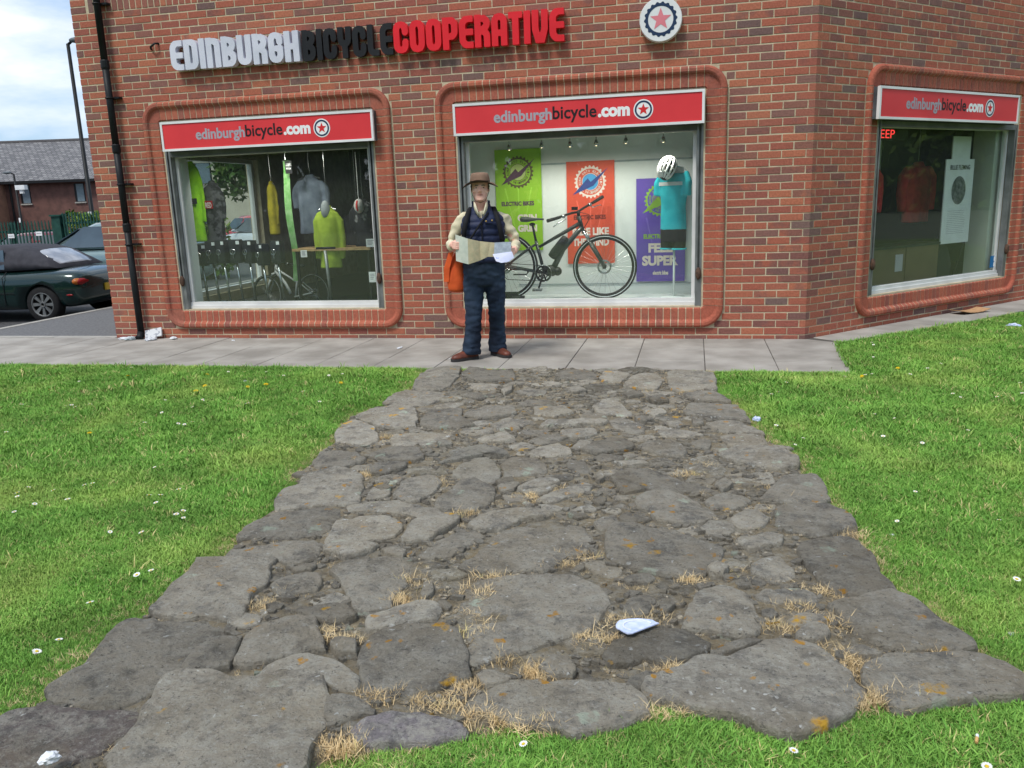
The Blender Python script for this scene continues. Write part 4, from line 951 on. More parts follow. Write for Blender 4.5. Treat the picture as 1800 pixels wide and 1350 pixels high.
# ------------------------------------------------------------------ signs
def roundel(mbs, cx, cz, R, y):
    w_, n_, r_ = mbs
    fan(w_, [(cx+R*math.cos(2*PI*k/40), cz+R*math.sin(2*PI*k/40)) for k in range(40)], y, (cx, cz)); ringflat(n_, (cx, cz), R*0.70, R*0.88, y-0.0015)
    fan(r_, star(5, R*0.60, R*0.25, cx, cz), y-0.0015, (cx, cz))
def shop_sign(Mx, x0, x1, label):
    t = thing('shop_sign', label, 'sign', tuple((Mx @ Vector(((x0+x1)/2, 0, 2.12)))), 0, 'red fascia signs over the display windows')
    inv = Matrix.Translation(-Vector(t.location))
    def pt(name, mb, mt, par=t):
        mb.v = [tuple(inv @ (Mx @ Vector(v))) for v in mb.v]; return part(name, mb, mt, par)
    z0, z1, y = 2.12, 2.432, -0.12; W = x1-x0
    mb = MB(); mb.box((x0+0.004, y+0.012, z0+0.004), (x1-0.004, 0.048, z1-0.004)); pt('case', mb, pmat('sign_case_grey', lin(96, 100, 104), lin(70, 74, 78), rough=0.5) if 'sign_case_grey' not in bpy.data.materials else bpy.data.materials['sign_case_grey'])
    e = 0.024; mb = MB(); mb.box((x0, y-0.004, z0), (x1, y+0.03, z0+e)); mb.box((x0, y-0.004, z1-e), (x1, y+0.03, z1)); mb.box((x0, y-0.0035, z0+e), (x0+e, y+0.03, z1-e)); mb.box((x1-e, y-0.0035, z0+e), (x1, y+0.03, z1-e)); pt('trim', mb, SIGNW)
    mb = MB(); mb.box((x0+e, y+0.004, z0+e), (x1-e, y+0.011, z1-e)); face = pt('face', mb, SIGNR)
    yt = y+0.0025; X = lambda f: x0+f*W
    mb = MB(); wall_text(mb, 'edinburgh', X(0.170), z0+0.072, X(0.408)-X(0.170), 0.150, yt, 0.030); pt('lettering', mb, PRG, face)
    mb = MB(); wall_text(mb, 'bicycle', X(0.411), z0+0.072, X(0.586)-X(0.411), 0.162, yt, 0.018); pt('lettering', mb, PRK, face)
    mb = MB(); wall_text(mb, '.com', X(0.591), z0+0.104, X(0.716)-X(0.591), 0.092, yt, 0.05); pt('lettering', mb, PRW, face)
    a, b_, c = MB(), MB(), MB(); roundel((a, b_, c), X(0.768), z0+0.156, 0.095, yt)
    pt('emblem', a, PRW, face); pt('emblem', b_, PRN, face); pt('emblem', c, PRR, face)
    return t
shop_sign(I4, -5.79, -3.29, 'red web address sign above the window with cycling clothes and pumps')
shop_sign(I4, -2.42, 0.085, 'red web address sign above the window with the electric bicycle')
shop_sign(MATB, 0.825, 3.47, 'red web address sign on the angled wall above the dark window')
t = thing('letter_sign', 'raised block letters in white, black and red spelling the shop name across the brick wall', 'sign', (-5.58, 0, 2.96))
xcur = 0.0; word = 'EDINBURGHBICYCLECOOPERATIVE'; cols = [LETW]*9+[LETK]*7+[LETR]*11
tw = [STROKES[c][0] for c in word]; bounds = [(0, 9, -5.585, -4.055), (9, 16, -4.045, -3.03), (16, 27, -3.025, -1.255)]
for a, b_, xa, xb in bounds:
    k = (xb-xa)/(sum(tw[a:b_])+0.05*(b_-a)); x = xa
    for i in range(a, b_):
        W = tw[i]*k; dp = 0.075 if cols[i] is not LETK else 0.05
        o = link('letter', letter_mesh(word[i], 0.305, W, dp, cols[i]), t); o.location = (x+0.05*k/2+5.58, -dp-0.02, 0)
        x += W+0.05*k
t = thing('emblem_sign', 'round white wall emblem with a dark toothed ring and a pale red star', 'sign', (-0.335, 0, 3.085))
RX = Matrix.Rotation(PI/2, 4, 'X')
mb = MB(); mb.lathe([(0.195, 0.01), (0.2, 0.02), (0.2, 0.09), (0.195, 0.1)], 48, RX); part('disc', mb, SIGNW, t)
mb = MB(); K = 72; a = [((0.150+0.006*(1 if k % 4 in (0, 1) else -1))*math.cos(2*PI*k/K), -0.102, (0.150+0.006*(1 if k % 4 in (0, 1) else -1))*math.sin(2*PI*k/K)) for k in range(K)]; b2 = [(0.118*math.cos(2*PI*k/K), -0.102, 0.118*math.sin(2*PI*k/K)) for k in range(K)]
mb.add(a+b2, [(k, (k+1) % K, K+(k+1) % K, K+k) for k in range(K)]); part('toothed_ring', mb, PRN, t)
mb = MB(); fan(mb, star(5, 0.104, 0.043), -0.102, (0, 0)); part('star', mb, pmat('star_pink', lin(222, 130, 140), lin(214, 122, 132), rough=0.5), t)
# drainpipe
t = thing('drainpipe', 'black cast iron drainpipe running down the left end of the brick wall', 'drainpipe', (-6.41, -0.075, 0))
def tb(mb, pts, r, n=10): mb.tube(pts, r, n)
zs = [0.0, 1.32, 2.2, 3.1, 4.9]
for a, b_ in zip(zs[:-1], zs[1:]):
    mb = MB(); mb.tube([(0, 0, a+0.02), (0, 0, b_)], 0.038, 14); part('pipe', mb, PIPE, t, smooth=True)
    mb = MB(); mb.tube([(0, 0, b_-0.07), (0, 0, b_-0.05), (0, 0, b_+0.02), (0, 0, b_+0.03)], [0.04, 0.047, 0.047, 0.04], 14); part('collar', mb, PIPE, t)
for z in (0.75+0.35, 1.78, 2.72, 3.7):
    mb = MB(); mb.box((-0.06, 0.01, z), (0.11, 0.075, z+0.02)); mb.torus((0, 0, z+0.01), 0.042, 0.008, 'z', 16, 6); part('bracket', mb, PIPE, t)
mb = MB(); mb.tube([(0, 0, 0.08), (0, -0.02, 0.03), (0.0, -0.06, 0.012)], 0.042, 12); part('shoe', mb, PIPE, t, smooth=True)
mb = MB(); p = onA(270, 80, -0.02); mb.tube([p+np.array((-0.05, 0.02, -0.03)), p+np.array((-0.02, -0.03, -0.02)), p+np.array((0.03, -0.03, 0.012)), p+np.array((0.05, 0.02, 0.02))], 0.012, 7); single('cable_clip', mb, BLK, 'short black cable stub sticking out of the bricks left of the raised letters', 'cable', smooth=True)
# ================================================================== BEHIND THE GLASS
def A_(px, py, Y): return Vector(onA(px, py, Y))
# ---- the bicycle builder (local: x along the bike, y across, z up; origin on the floor under the bottom bracket)
def wheel(parent, name, c, R, disc=True, yoff=0):
    w_ = link(name, None) if False else None
    mb = MB(); mb.torus((0, 0, 0), R-0.019, 0.019, 'y', 44, 8, 1.0)
    tyre = link(name, mb.mesh(name, RUBBER, True), parent); fix(tyre); tyre.location = c
    mb = MB()
    for s in (-1, 1): mb.torus((0, s*0.0170, 0), R-0.024, 0.0045, 'y', 44, 6)
    part('reflective_band', mb, pmat('reflective_band', lin(205, 208, 210), lin(190, 194, 196), rough=0.4) if 'reflective_band' not in bpy.data.materials else bpy.data.materials['reflective_band'], tyre)
    mb = MB(); mb.torus((0, 0, 0), R-0.047, 0.011, 'y', 44, 6, 0.9); part('rim', mb, BLK, tyre, True)
    mb = MB()
    for k in range(28):
        a = 2*PI*k/28; b_ = a+(0.32 if k % 2 else -0.32); s = 0.028 if k % 4 < 2 else -0.028
        mb.tube([(0.022*math.cos(b_), s, 0.022*math.sin(b_)), ((R-0.05)*math.cos(a), 0, (R-0.05)*math.sin(a))], 0.0012, 4)
    part('spokes', mb, CHROME, tyre)
    mb = MB(); mb.tube([(0, -0.05, 0), (0, 0.05, 0)], 0.022, 12); part('hub', mb, BLK, tyre, True)
    if disc:
        mb = MB(); mb.torus((0, -0.042, 0), 0.068, 0.011, 'y', 28, 4, 0.15)
        for k in range(5):
            a = 2*PI*k/5; mb.tube([(0.02*math.cos(a), -0.042, 0.02*math.sin(a)), (0.062*math.cos(a+0.4), -0.042, 0.062*math.sin(a+0.4))], 0.004, 4)
        part('brake_disc', mb, CHROME, tyre)
    return tyre
def bicycle(label, loc, O, paint, motor=True):
    t = thing('bicycle', label, 'bicycle', loc)
    def q(px, py, dy=0.0): v = A_(px, py, 0.55); return Vector((v.x-O.x, dy, v.z-O.z))
    RH, FH, BB = q(889, 468), q(1063, 468), q(957, 479)
    hw = [wheel(t, 'wheel', RH, RH.z), wheel(t, 'wheel', FH, FH.z)]
    ST, SP = q(942, 423), q(935.5, 392); H0, H1 = q(1017, 379), q(1023, 401)
    mb = MB(); mb.tube([BB, ST], [0.019, 0.019], 10); mb.tube([H0, H1], [0.023, 0.025], 12)
    mb.tube([H0*0.45+H1*0.55, q(948.5, 433)], [0.024, 0.017], 10); mb.tube([H1*0.9+H0*0.1, q(990, 437), q(973, 470)], [0.027, 0.030, 0.034], 12)
    for s in (-0.055, 0.055):
        mb.tube([q(943, 428, s*0.3), q(930, 436, s), RH+Vector((0, s, 0))], [0.012, 0.011, 0.009], 8); mb.tube([BB+Vector((0, s*0.6, 0)), RH+Vector((0.05, s, 0)), RH+Vector((0, s, 0))], [0.014, 0.012, 0.010], 8)
    part('frame', mb, paint, t, True)
    mb = MB(); cr_ = q(1027, 407); mb.tube([H1, cr_], 0.018, 10); mb.tube([cr_+Vector((0, -0.065, 0)), cr_+Vector((0, 0.065, 0))], 0.02, 10)
    for s in (-0.06, 0.06): mb.tube([cr_+Vector((0, s, -0.0))+(FH-cr_)*0.28, FH+Vector((0, s, 0))], [0.02, 0.016], 10)
    fk = part('fork', mb, paint, t, True); mb = MB()
    for s in (-0.06, 0.06): mb.tube([cr_+Vector((0, s, 0.01)), cr_+Vector((0, s, 0))+(FH-cr_)*0.3], 0.014, 10)
    part('stanchion', mb, CHROME, fk, True)
    if motor:
        a, b_ = q(996, 416), q(969, 452); mb = MB(); d = (b_-a).normalized()
        nrm = Vector((d.z, 0, -d.x)); nrm = nrm if nrm.x < 0 else -nrm
        rings = []
        for f, h in ((0, 0.028), (0.03, 0.042), (0.15, 0.05), (0.8, 0.055), (0.97, 0.048), (1.0, 0.03)):
            c = a+(b_-a)*f; rings.append([c+nrm*(h*math.cos(2*PI*k/14))+Vector((0, 0.042*math.sin(2*PI*k/14)*(h/0.05), 0)) for k in range(14)])
        mb.loft(rings); part('battery', mb, pmat('battery_black', lin(40, 44, 42), lin(30, 33, 32), scale=4, rough=0.4), t, True)
        mb = MB(); mb.ball(q(968, 475), (0.085, 0.06, 0.065), 16, 10); mb.ball(q(980, 476), (0.05, 0.05, 0.05), 14, 8); part('motor', mb, BLK, t, True)
    mb = MB(); mb.torus(BB+Vector((0, -0.06, 0)), 0.082, 0.011, 'y', 40, 6, 0.35); mb.torus(BB+Vector((0, -0.062, 0)), 0.05, 0.007, 'y', 30, 5, 0.5)
    for k in range(5): a = 2*PI*k/5; mb.tube([BB+Vector((0, -0.06, 0)), BB+Vector((0.078*math.cos(a), -0.06, 0.078*math.sin(a)))], 0.009, 5)
    ck = part('chainset', mb, BLK, t, True)
    mb = MB(); mb.torus(BB+Vector((0, -0.07, 0)), 0.094, 0.0035, 'y', 40, 5); part('guard_ring', mb, CHROME, ck, True)
    pe = q(949, 506); mb = MB(); mb.tube([BB+Vector((0, -0.075, 0)), pe+Vector((0, -0.09, 0))], [0.015, 0.010], 8); part('crank_arm', mb, BLK, ck, True)
    mb = MB(); e = pe+Vector((0, -0.15, 0)); mb.box((e.x-0.045, e.y-0.045, e.z-0.012), (e.x+0.045, e.y+0.045, e.z-0.006)); mb.box((e.x-0.045, e.y-0.045, e.z+0.006), (e.x+0.045, e.y+0.045, e.z+0.012)); mb.tube([e+Vector((0, 0.07, 0)), e-Vector((0, 0.05, 0))], 0.01, 8); mb.box((e.x-0.05, e.y-0.04, e.z-0.014), (e.x-0.042, e.y+0.04, e.z+0.014)); mb.box((e.x+0.042, e.y-0.04, e.z-0.014), (e.x+0.05, e.y+0.04, e.z+0.014)); part('pedal', mb, STEEL, ck)
    mb = MB(); y_ = -0.055
    mb.tube([BB+Vector((0, y_, 0.085)), RH+Vector((0, y_, 0.045))], 0.004, 5); mb.tube([BB+Vector((0, y_, -0.085)), RH+Vector((0.03, y_, -0.14)), RH+Vector((-0.02, y_, -0.10)), RH+Vector((0.0, y_, -0.05))], 0.004, 5); mb.torus(RH+Vector((0, y_, 0)), 0.045, 0.008, 'y', 20, 5); mb.tube([RH+Vector((0.06, y_-0.01, -0.03)), RH+Vector((0.25, y_-0.012, -0.03)), RH+Vector((0.27, y_-0.012, -0.06)), RH+Vector((0.25, y_-0.012, -0.085)), RH+Vector((0.1, y_-0.01, -0.085))], 0.009, 6)
    part('chain', mb, BLK, t, True)
    mb = MB(); mb.tube([ST, SP], 0.0135, 10); mb.ball(SP+Vector((0, 0, -0.01)), (0.035, 0.02, 0.02), 10, 6); part('seat_post', mb, BLK, t, True)
    mb = MB(); rings = []
    for x, w2, zt, zb in ((-0.135, 0.03, 0.012, -0.01), (-0.12, 0.07, 0.03, -0.025), (-0.06, 0.075, 0.03, -0.03), (0.0, 0.045, 0.018, -0.02), (0.07, 0.025, 0.012, -0.012), (0.13, 0.018, 0.006, -0.014)):
        rings.append([(SP.x+x, w2*math.cos(2*PI*k/12), SP.z+0.045+(zt if math.sin(2*PI*k/12) > 0 else -zb)*math.sin(2*PI*k/12)) for k in range(12)])
    mb.loft(rings); part('saddle', mb, pmat('saddle_grey', lin(74, 78, 76), lin(60, 64, 62), scale=20, rough=0.6), t, True)
    ctr = q(1015, 372); near = A_(964, 387, 0.24)-O; near.y = -0.31; far = A_(1058, 346, 0.86)-O; far.y = 0.31; ctr.y = 0
    n1, f1 = ctr+(near-ctr)*0.22, ctr+(far-ctr)*0.22
    mb = MB(); mb.tube([H0, H0+Vector((0, 0, 0.03)), ctr], 0.019, 10); mb.tube([near, near*0.6+n1*0.4+Vector((0.0, 0, 0.004)), n1+Vector((0.01, 0, 0.01)), ctr, f1+Vector((0.01, 0, 0.01)), far], 0.013, 10); hb = part('handlebar', mb, BLK, t, True)
    for e in (near, far):
        mb = MB(); d = (ctr-e)*0.40; mb.tube([e-(ctr-e)*0.03, e+d*0.1, e+d], [0.02, 0.019, 0.016], 10); part('grip', mb, pmat('grip_black', lin(44, 46, 46), rough=0.8) if 'grip_black' not in bpy.data.materials else bpy.data.materials['grip_black'], hb, True)
        mb = MB(); s = e+(ctr-e)*0.5; mb.tube([s, s+Vector((0.03, 0, -0.03)), e+(ctr-e)*0.2+Vector((0.035, 0, -0.05)), e+(ctr-e)*0.1+Vector((0.02, 0, -0.075))], 0.006, 6); mb.ball(s, (0.026, 0.03, 0.022), 10, 6); part('brake_lever', mb, CHROME, hb, True)
    mb = MB(); mb.cbox((ctr.x-0.03, 0, ctr.z+0.04), (0.06, 0.08, 0.035)); part('display', mb, BLK, hb)
    mb = MB(); mb.tube([ctr+Vector((0.03, -0.05, 0)), ctr+Vector((0.13, -0.04, -0.03)), ctr+Vector((0.12, -0.03, -0.10)), H1+Vector((0.02, 0, 0.0))], 0.004, 6); part('brake_cable', mb, BLK, hb, True)
    return t
O_ = A_(957, 479, 0.55); O_.z = A_(1063, 524.3, 0.55).z
BIKEP = pmat('bike_paint_black', lin(46, 52, 52), lin(36, 42, 42), scale=4, rough=0.35, coat=0.3)
bk = bicycle('black electric bicycle on display in front of the three posters', (O_.x, 0.55, 0.354), O_, BIKEP)
mb = MB(); v = A_(893, 519, 0.55)
mb.box((v.x-0.25, 0.44, 0.354), (v.x+0.10, 0.66, 0.372)); mb.box((v.x-0.24, 0.52, 0.372), (v.x+0.13, 0.528, 0.44)); mb.box((v.x-0.24, 0.572, 0.372), (v.x+0.13, 0.58, 0.44)); mb.tube([(v.x+0.08, 0.42, 0.385), (v.x+0.22, 0.40, 0.40)], 0.018, 8); single('wheel_stand', mb, BLK, 'low black stand holding the rear wheel of the display bicycle', 'bike stand')
# ---- posters
def poster(x0, z1, col, ink, bolt, emb, lines, label, w_=0.545, h_=1.15):
    t = thing('poster', label, 'poster', (x0+w_/2, 1.0, z1-h_), 0, 'advertising posters in the middle window')
    def L_(f, g_): return (-w_/2+f*w_, h_*(1-g_))
    mb = MB(); mb.box((-w_/2, -0.004, 0), (w_/2, 0.004, h_)); part('sheet', mb, pmat('poster_base', col, tuple(c*0.93 for c in col[:3]), scale=2, rough=0.5), t)
    mb = MB(); cx, cz = L_(0.5, 0.98)
    for k in range(13):
        a = rad(14+k*12.7); r1 = h_*0.62
        p = [(cx+0.10*math.cos(a), cz+0.10*math.sin(a)), (cx+r1*math.cos(a-0.012), cz+r1*math.sin(a-0.012)), (cx+r1*math.cos(a+0.012), cz+r1*math.sin(a+0.012))]
        if all(abs(q[0]) < w_/2 for q in p): flatpoly(mb, p, -0.0048)
    part('rays', mb, pmat('poster_rays', tuple(min(1, c*1.25+0.04) for c in col[:3]), rough=0.5), t)
    e = L_(0.5, emb); R = w_*0.335
    mb = MB(); K = 96; a1 = [(e[0]+R*(1.0 if k % 4 in (0, 1) else 0.90)*math.cos(2*PI*k/K), -0.0055, e[1]+R*(1.0 if k % 4 in (0, 1) else 0.90)*math.sin(2*PI*k/K)) for k in range(K)]; b1 = [(e[0]+R*0.80*math.cos(2*PI*k/K), -0.0055, e[1]+R*0.80*math.sin(2*PI*k/K)) for k in range(K)]
    mb.add(a1+b1, [(k, (k+1) % K, K+(k+1) % K, K+k) for k in range(K)]); ringflat(mb, e, R*0.50, R*0.53, -0.0055)
    def ringtext(s, r, a0, a1, up):
        for i, ch in enumerate(s):
            if ch == ' ': continue
            a = rad(a0+(a1-a0)*i/(len(s)-1)); q, fs = font_mb(ch, R*0.10, R*0.15, 0.03)
            th = a-PI/2 if up else a+PI/2
            mb.add([(e[0]+r*math.cos(a)+(p[0]-R*0.05)*math.cos(th)-(p[1]-R*0.07)*math.sin(th), -0.0055, e[1]+r*math.sin(a)+(p[0]-R*0.05)*math.sin(th)+(p[1]-R*0.07)*math.cos(th)) for p in q], fs)
    ringtext('JUMP ONTO ELECTRIC', R*0.66, 195, -15, True); ringtext('FEEL THE DIFFERENCE', R*0.66, 208, 332, False)
    part('gear_print', mb, ink, t)
    mb = MB(); fan(mb, [(e[0]+R*0.49*math.cos(2*PI*k/30), e[1]+R*0.49*math.sin(2*PI*k/30)) for k in range(30)], -0.0052, e); part('emblem_centre', mb, emb_c(col), t)
    mb = MB(); B = [(-1.12, -0.78), (-0.16, 0.22), (0.02, 0.0), (1.1, 0.82), (0.20, -0.24), (0.0, -0.02)]; flatpoly(mb, [(e[0]+p[0]*R, e[1]+p[1]*R) for p in (B[0], B[1], B[2])], -0.0062); flatpoly(mb, [(e[0]+p[0]*R, e[1]+p[1]*R) for p in (B[2], B[3], B[4])], -0.0062); flatpoly(mb, [(e[0]+p[0]*R, e[1]+p[1]*R) for p in (B[0], B[2], B[4])], -0.0064)
    part('bolt_print', mb, bolt, t)
    for s, mt, f0, f1, g0, g1 in lines:
        mb = MB(); a, b_ = L_(f0, g1), L_(f1, g0); wall_text(mb, s, a[0], a[1], b_[0]-a[0], b_[1]-a[1], -0.0058, 0.05); part('lettering', mb, mt, t)
    return t
def emb_c(col):
    return {0: pmat('emblem_centre_pale', lin(196, 214, 130), rough=0.5), 1: pmat('emblem_centre_blue', lin(74, 160, 220), rough=0.5), 2: pmat('emblem_centre_grey', lin(130, 128, 140), rough=0.5)}[EC[0]]
INKG = pmat('ink_olive', lin(96, 84, 52), rough=0.6); INKW = pmat('ink_white', lin(236, 222, 214), rough=0.6); INKL = pmat('ink_lime', lin(146, 190, 70), rough=0.6); INKP = pmat('ink_plum', lin(92, 60, 84), rough=0.6); INKB = pmat('ink_blue', lin(52, 70, 140), rough=0.6); INKR = pmat('ink_darkred', lin(120, 44, 36), rough=0.6)
EC = [0]; poster(-2.265, 2.03, lin(150, 200, 44), INKG, INKP, 0.225, [('ELECTRIC BIKES', INKP, 0.12, 0.83, 0.51, 0.555), ('GRIN', INKW, 0.46, 0.88, 0.64, 0.71), ('GRIN', INKW, 0.46, 0.88, 0.745, 0.815)], 'lime green poster with a toothed wheel, half hidden behind the standing man')
EC[0] = 1; poster(-1.43, 1.862, lin(216, 84, 60), INKW, INKB, 0.20, [('ELECTRIC BIKES', INKR, 0.14, 0.82, 0.52, 0.565), ('RIDE LIKE', INKW, 0.11, 0.88, 0.645, 0.72), ('THE WIND', INKW, 0.11, 0.88, 0.75, 0.825)], 'orange red poster with a blue wheel centre, behind the bicycle handlebar')
EC[0] = 2; poster(-0.64, 1.645, lin(104, 80, 178), INKL, INKL, 0.21, [('ELECTRIC BIKES', INKL, 0.15, 0.86, 0.535, 0.58), ('FEEL', INKW, 0.25, 0.75, 0.625, 0.715), ('SUPER', INKW, 0.12, 0.86, 0.745, 0.845), ('electric bikes', INKW, 0.34, 0.66, 0.895, 0.935)], 'purple poster reading FEEL SUPER, behind the turquoise cycling outfit')
# ---- lit display spotlights
for i, (px, py) in enumerate([(895, 262), (952, 258), (1002, 256), (1048, 254), (1100, 250), (1166, 248)]):
    v = A_(px, py, 0.35); t = thing('spotlight', 'small chrome ceiling spotlight shining into the middle display window', 'spotlight', (v.x, 0.35, v.z), 0, 'row of spotlights in the middle window')
    mb = MB(); mb.tube([(0, 0, 0.05), (0, 0, 2.5-v.z)], 0.006, 6); part('rod', mb, CHROME, t)
    mb = MB(); mb.lathe([(0.012, 0.05), (0.02, 0.03), (0.028, -0.012), (0.026, -0.012)], 14); part('lamp_shade', mb, CHROME, t, True)
    mb = MB(); mb.lathe([(0.001, -0.006), (0.023, -0.008), (0.001, -0.0141)], 12); part('bulb', mb, emat('lamp_warm', (1.0, 0.78, 0.45), 6.0) if 'lamp_warm' not in bpy.data.materials else bpy.data.materials['lamp_warm'], t)
    ld = bpy.data.lights.new('spot_glow', 'SPOT'); ld.energy = 11; ld.spot_size = rad(125); ld.spot_blend = 1.0; ld.color = (1.0, 0.93, 0.82); ld.shadow_soft_size = 0.02
    lo = bpy.data.objects.new('spot_glow', ld); COL.objects.link(lo); lo.parent = t; lo.location = (0, 0, -0.03); lo.rotation_euler = (rad(28), 0, 0)
# ---- lit spotlights over the clothes in the left window
for i, px in enumerate((372, 440, 488, 560)):
    v = A_(px, 300-i*2, 0.32); t = thing('spotlight', 'small chrome ceiling spotlight shining on the clothes in the left window', 'spotlight', (v.x, 0.32, 2.09), 0, 'row of spotlights in the left window')
    mb = MB(); mb.tube([(0, 0, 0.05), (0, 0, 0.66)], 0.006, 6); part('rod', mb, CHROME, t)
    mb = MB(); mb.lathe([(0.012, 0.05), (0.02, 0.03), (0.028, -0.012), (0.026, -0.012)], 14); part('lamp_shade', mb, CHROME, t, True)
    mb = MB(); mb.lathe([(0.001, -0.006), (0.023, -0.008), (0.001, -0.0141)], 12); part('bulb', mb, bpy.data.materials['lamp_warm'], t)
    ld = bpy.data.lights.new('spot_glow', 'SPOT'); ld.energy = 13; ld.spot_size = rad(130); ld.spot_blend = 1.0; ld.color = (1.0, 0.95, 0.87); ld.shadow_soft_size = 0.03
    lo = bpy.data.objects.new('spot_glow', ld); COL.objects.link(lo); lo.parent = t; lo.location = (0, 0, -0.03); lo.rotation_euler = (rad(35), 0, 0)
# ---- garments
def garment(parent, name, mt, w_, h, d=0.09, sleeve=0.8, hem=1.0, wr=0.012, seed=0, open_front=False):
    """hanging top: body plus two sleeves grown together, origin at the neck, hanging down"""
    mb = MB(); n = 20; rings = []
    for z, f, g_ in ((-h, hem, 1.0), (-h*0.7, 0.97, 0.95), (-h*0.4, 0.96, 0.95), (-h*0.16, 1.0, 0.9), (-h*0.07, 0.86, 0.75), (-0.01, 0.36, 0.55), (0.03, 0.26, 0.5)):
        rings.append([(w_/2*f*math.copysign(abs(math.cos(2*PI*k/n))**0.8, math.cos(2*PI*k/n)), d*g_*math.sin(2*PI*k/n), z) for k in range(n)])
    mb.loft(rings)
    if sleeve:
        for s in (-1, 1): mb.tube([(s*w_*0.36, 0, -h*0.09), (s*w_*0.55, 0, -h*0.22), (s*w_*0.62, 0.0, -h*sleeve*0.6), (s*w_*0.60, -0.01, -h*sleeve)], [w_*0.13, w_*0.15, w_*0.125, w_*0.10], 12)
    return blend(name, mb, mt, parent, 0.011, 4, noise=(wr, (11, 11, 5)))
def cloth(name, a, b_=None, **k): return pmat(name, a, b_, scale=k.pop('scale', 9), rough=0.85, bump=0.15, bscale=70, **k)
RAIL = thing('clothes_rail', 'long chrome rail for clothes hung across the left window', 'clothes rail', (-4.9, 0.95, 2.2))
mb = MB(); mb.tube([(-1.35, 0, 0), (1.25, 0, 0)], 0.014, 8); mb.tube([(-1.3, 0, 0), (-1.3, 0, 0.55)], 0.008, 6); mb.tube([(1.2, 0, 0), (1.2, 0, 0.55)], 0.008, 6); part('rail', mb, CHROME, RAIL, True)
def hang(px0, px1, py0, py1, Y, name, label, cat, mt, sleeve=0.8, seed=0, stripe=None, d=0.09):
    a, b_ = A_(px0, py0, Y), A_(px1, py1, Y); w_ = (b_.x-a.x)/(1.42 if sleeve else 1.0); h = a.z-b_.z
    t = thing(name, label, cat, ((a.x+b_.x)/2, Y, a.z-0.03))
    garment(t, 'body_fabric', mt, w_, h-0.03, d=d, sleeve=sleeve)
    mb = MB(); mb.tube([(0, 0, 0.0), (0, 0, 0.05), (0.012, 0, 0.075), (0, 0, 0.1), (0, 0, max(0.11, 2.2-a.z))], 0.0022, 5); mb.tube([(-w_*0.4, 0, -0.02), (0, 0, 0.02), (w_*0.4, 0, -0.02)], 0.006, 6); part('hanger', mb, CHROME, t)
    return t, w_, h
HV = cloth('hi_vis', lin(176, 246, 40), lin(150, 226, 30)); t, w_, h = hang(314, 368, 284, 424, 0.85, 'jacket', 'fluorescent green jacket hanging at the left edge of the left window', 'jacket', HV, 0.75)
mb = MB(); mb.box((-w_*0.5, -0.112, -h*0.5), (w_*0.5, -0.1, -h*0.43)); part('band', mb, cloth('charcoal_cloth', lin(48, 50, 54)), t)
JG = cloth('jersey_grey', lin(96, 98, 102), lin(44, 46, 50), lo=0.45, hi=0.55, ); t, w_, h = hang(350, 404, 318, 428, 0.95, 'jersey', 'grey, black and red cycling jersey hanging beside the fluorescent jacket', 'jersey', JG, 0.6)
mb = MB(); mb.box((-w_*0.22, -0.118, -h*0.40), (w_*0.22, -0.105, -h*0.28)); part('red_panel', mb, cloth('red_cloth', lin(190, 36, 46)), t)
mb = MB(); wall_text(mb, 'RED', -w_*0.18, -h*0.39, w_*0.36, h*0.085, -0.1195, 0.03); part('lettering', mb, PRW, t)
hang(466, 494, 318, 412, 1.15, 'jacket', 'mustard yellow jacket hanging left of the tall green banner', 'jacket', cloth('mustard', lin(170, 158, 40), lin(140, 130, 30)), 0.8)
hang(512, 584, 308, 410, 1.05, 'jacket', 'bulky blue grey hooded jacket hanging behind the tall green banner', 'jacket', cloth('bluegrey', lin(112, 122, 138), lin(88, 98, 114)), 0.55, d=0.13)
t, w_, h = hang(548, 610, 362, 470, 0.75, 'jacket', 'yellow green hooded cycling jacket hanging in the right half of the left window', 'jacket', cloth('limejacket', lin(168, 190, 66), lin(146, 168, 50)), 0.85)
mb = MB(); mb.ball((0, -0.05, -0.02), (w_*0.2, 0.06, 0.11), 12, 8); part('hood', mb, cloth('hood_grey', lin(150, 156, 160)), t, True)
hang(598, 662, 372, 440, 1.3, 'jacket', 'black jacket hanging at the far right behind the white cap', 'jacket', cloth('blackcloth', lin(32, 32, 36), lin(24, 24, 28)), 0.5, d=0.12)
t = thing('cycling_cap', 'white cap with a red stripe hung on a cord in the left window', 'cap', tuple(A_(631, 362, 0.8)))
mb = MB(); mb.ball((0, 0, 0), (0.06, 0.07, 0.085), 16, 10); part('crown', mb, cloth('capwhite', lin(222, 220, 218)), t, True)
mb = MB(); mb.torus((0, 0, 0), 0.0725, 0.006, 'x', 28, 6, 2.0); part('stripe', mb, PRR, t); mb = MB(); mb.tube([(0, 0, 0.08), (0, 0, 0.62)], 0.004, 5); part('cord', mb, PRW, t)
hang(612, 668, 352, 436, 0.95, 'jersey', 'black jersey with pale side stripes hanging under the white cap', 'jersey', cloth('blackwhite', lin(40, 41, 46), lin(150, 150, 150), lo=0.55, hi=0.62), 0.6)
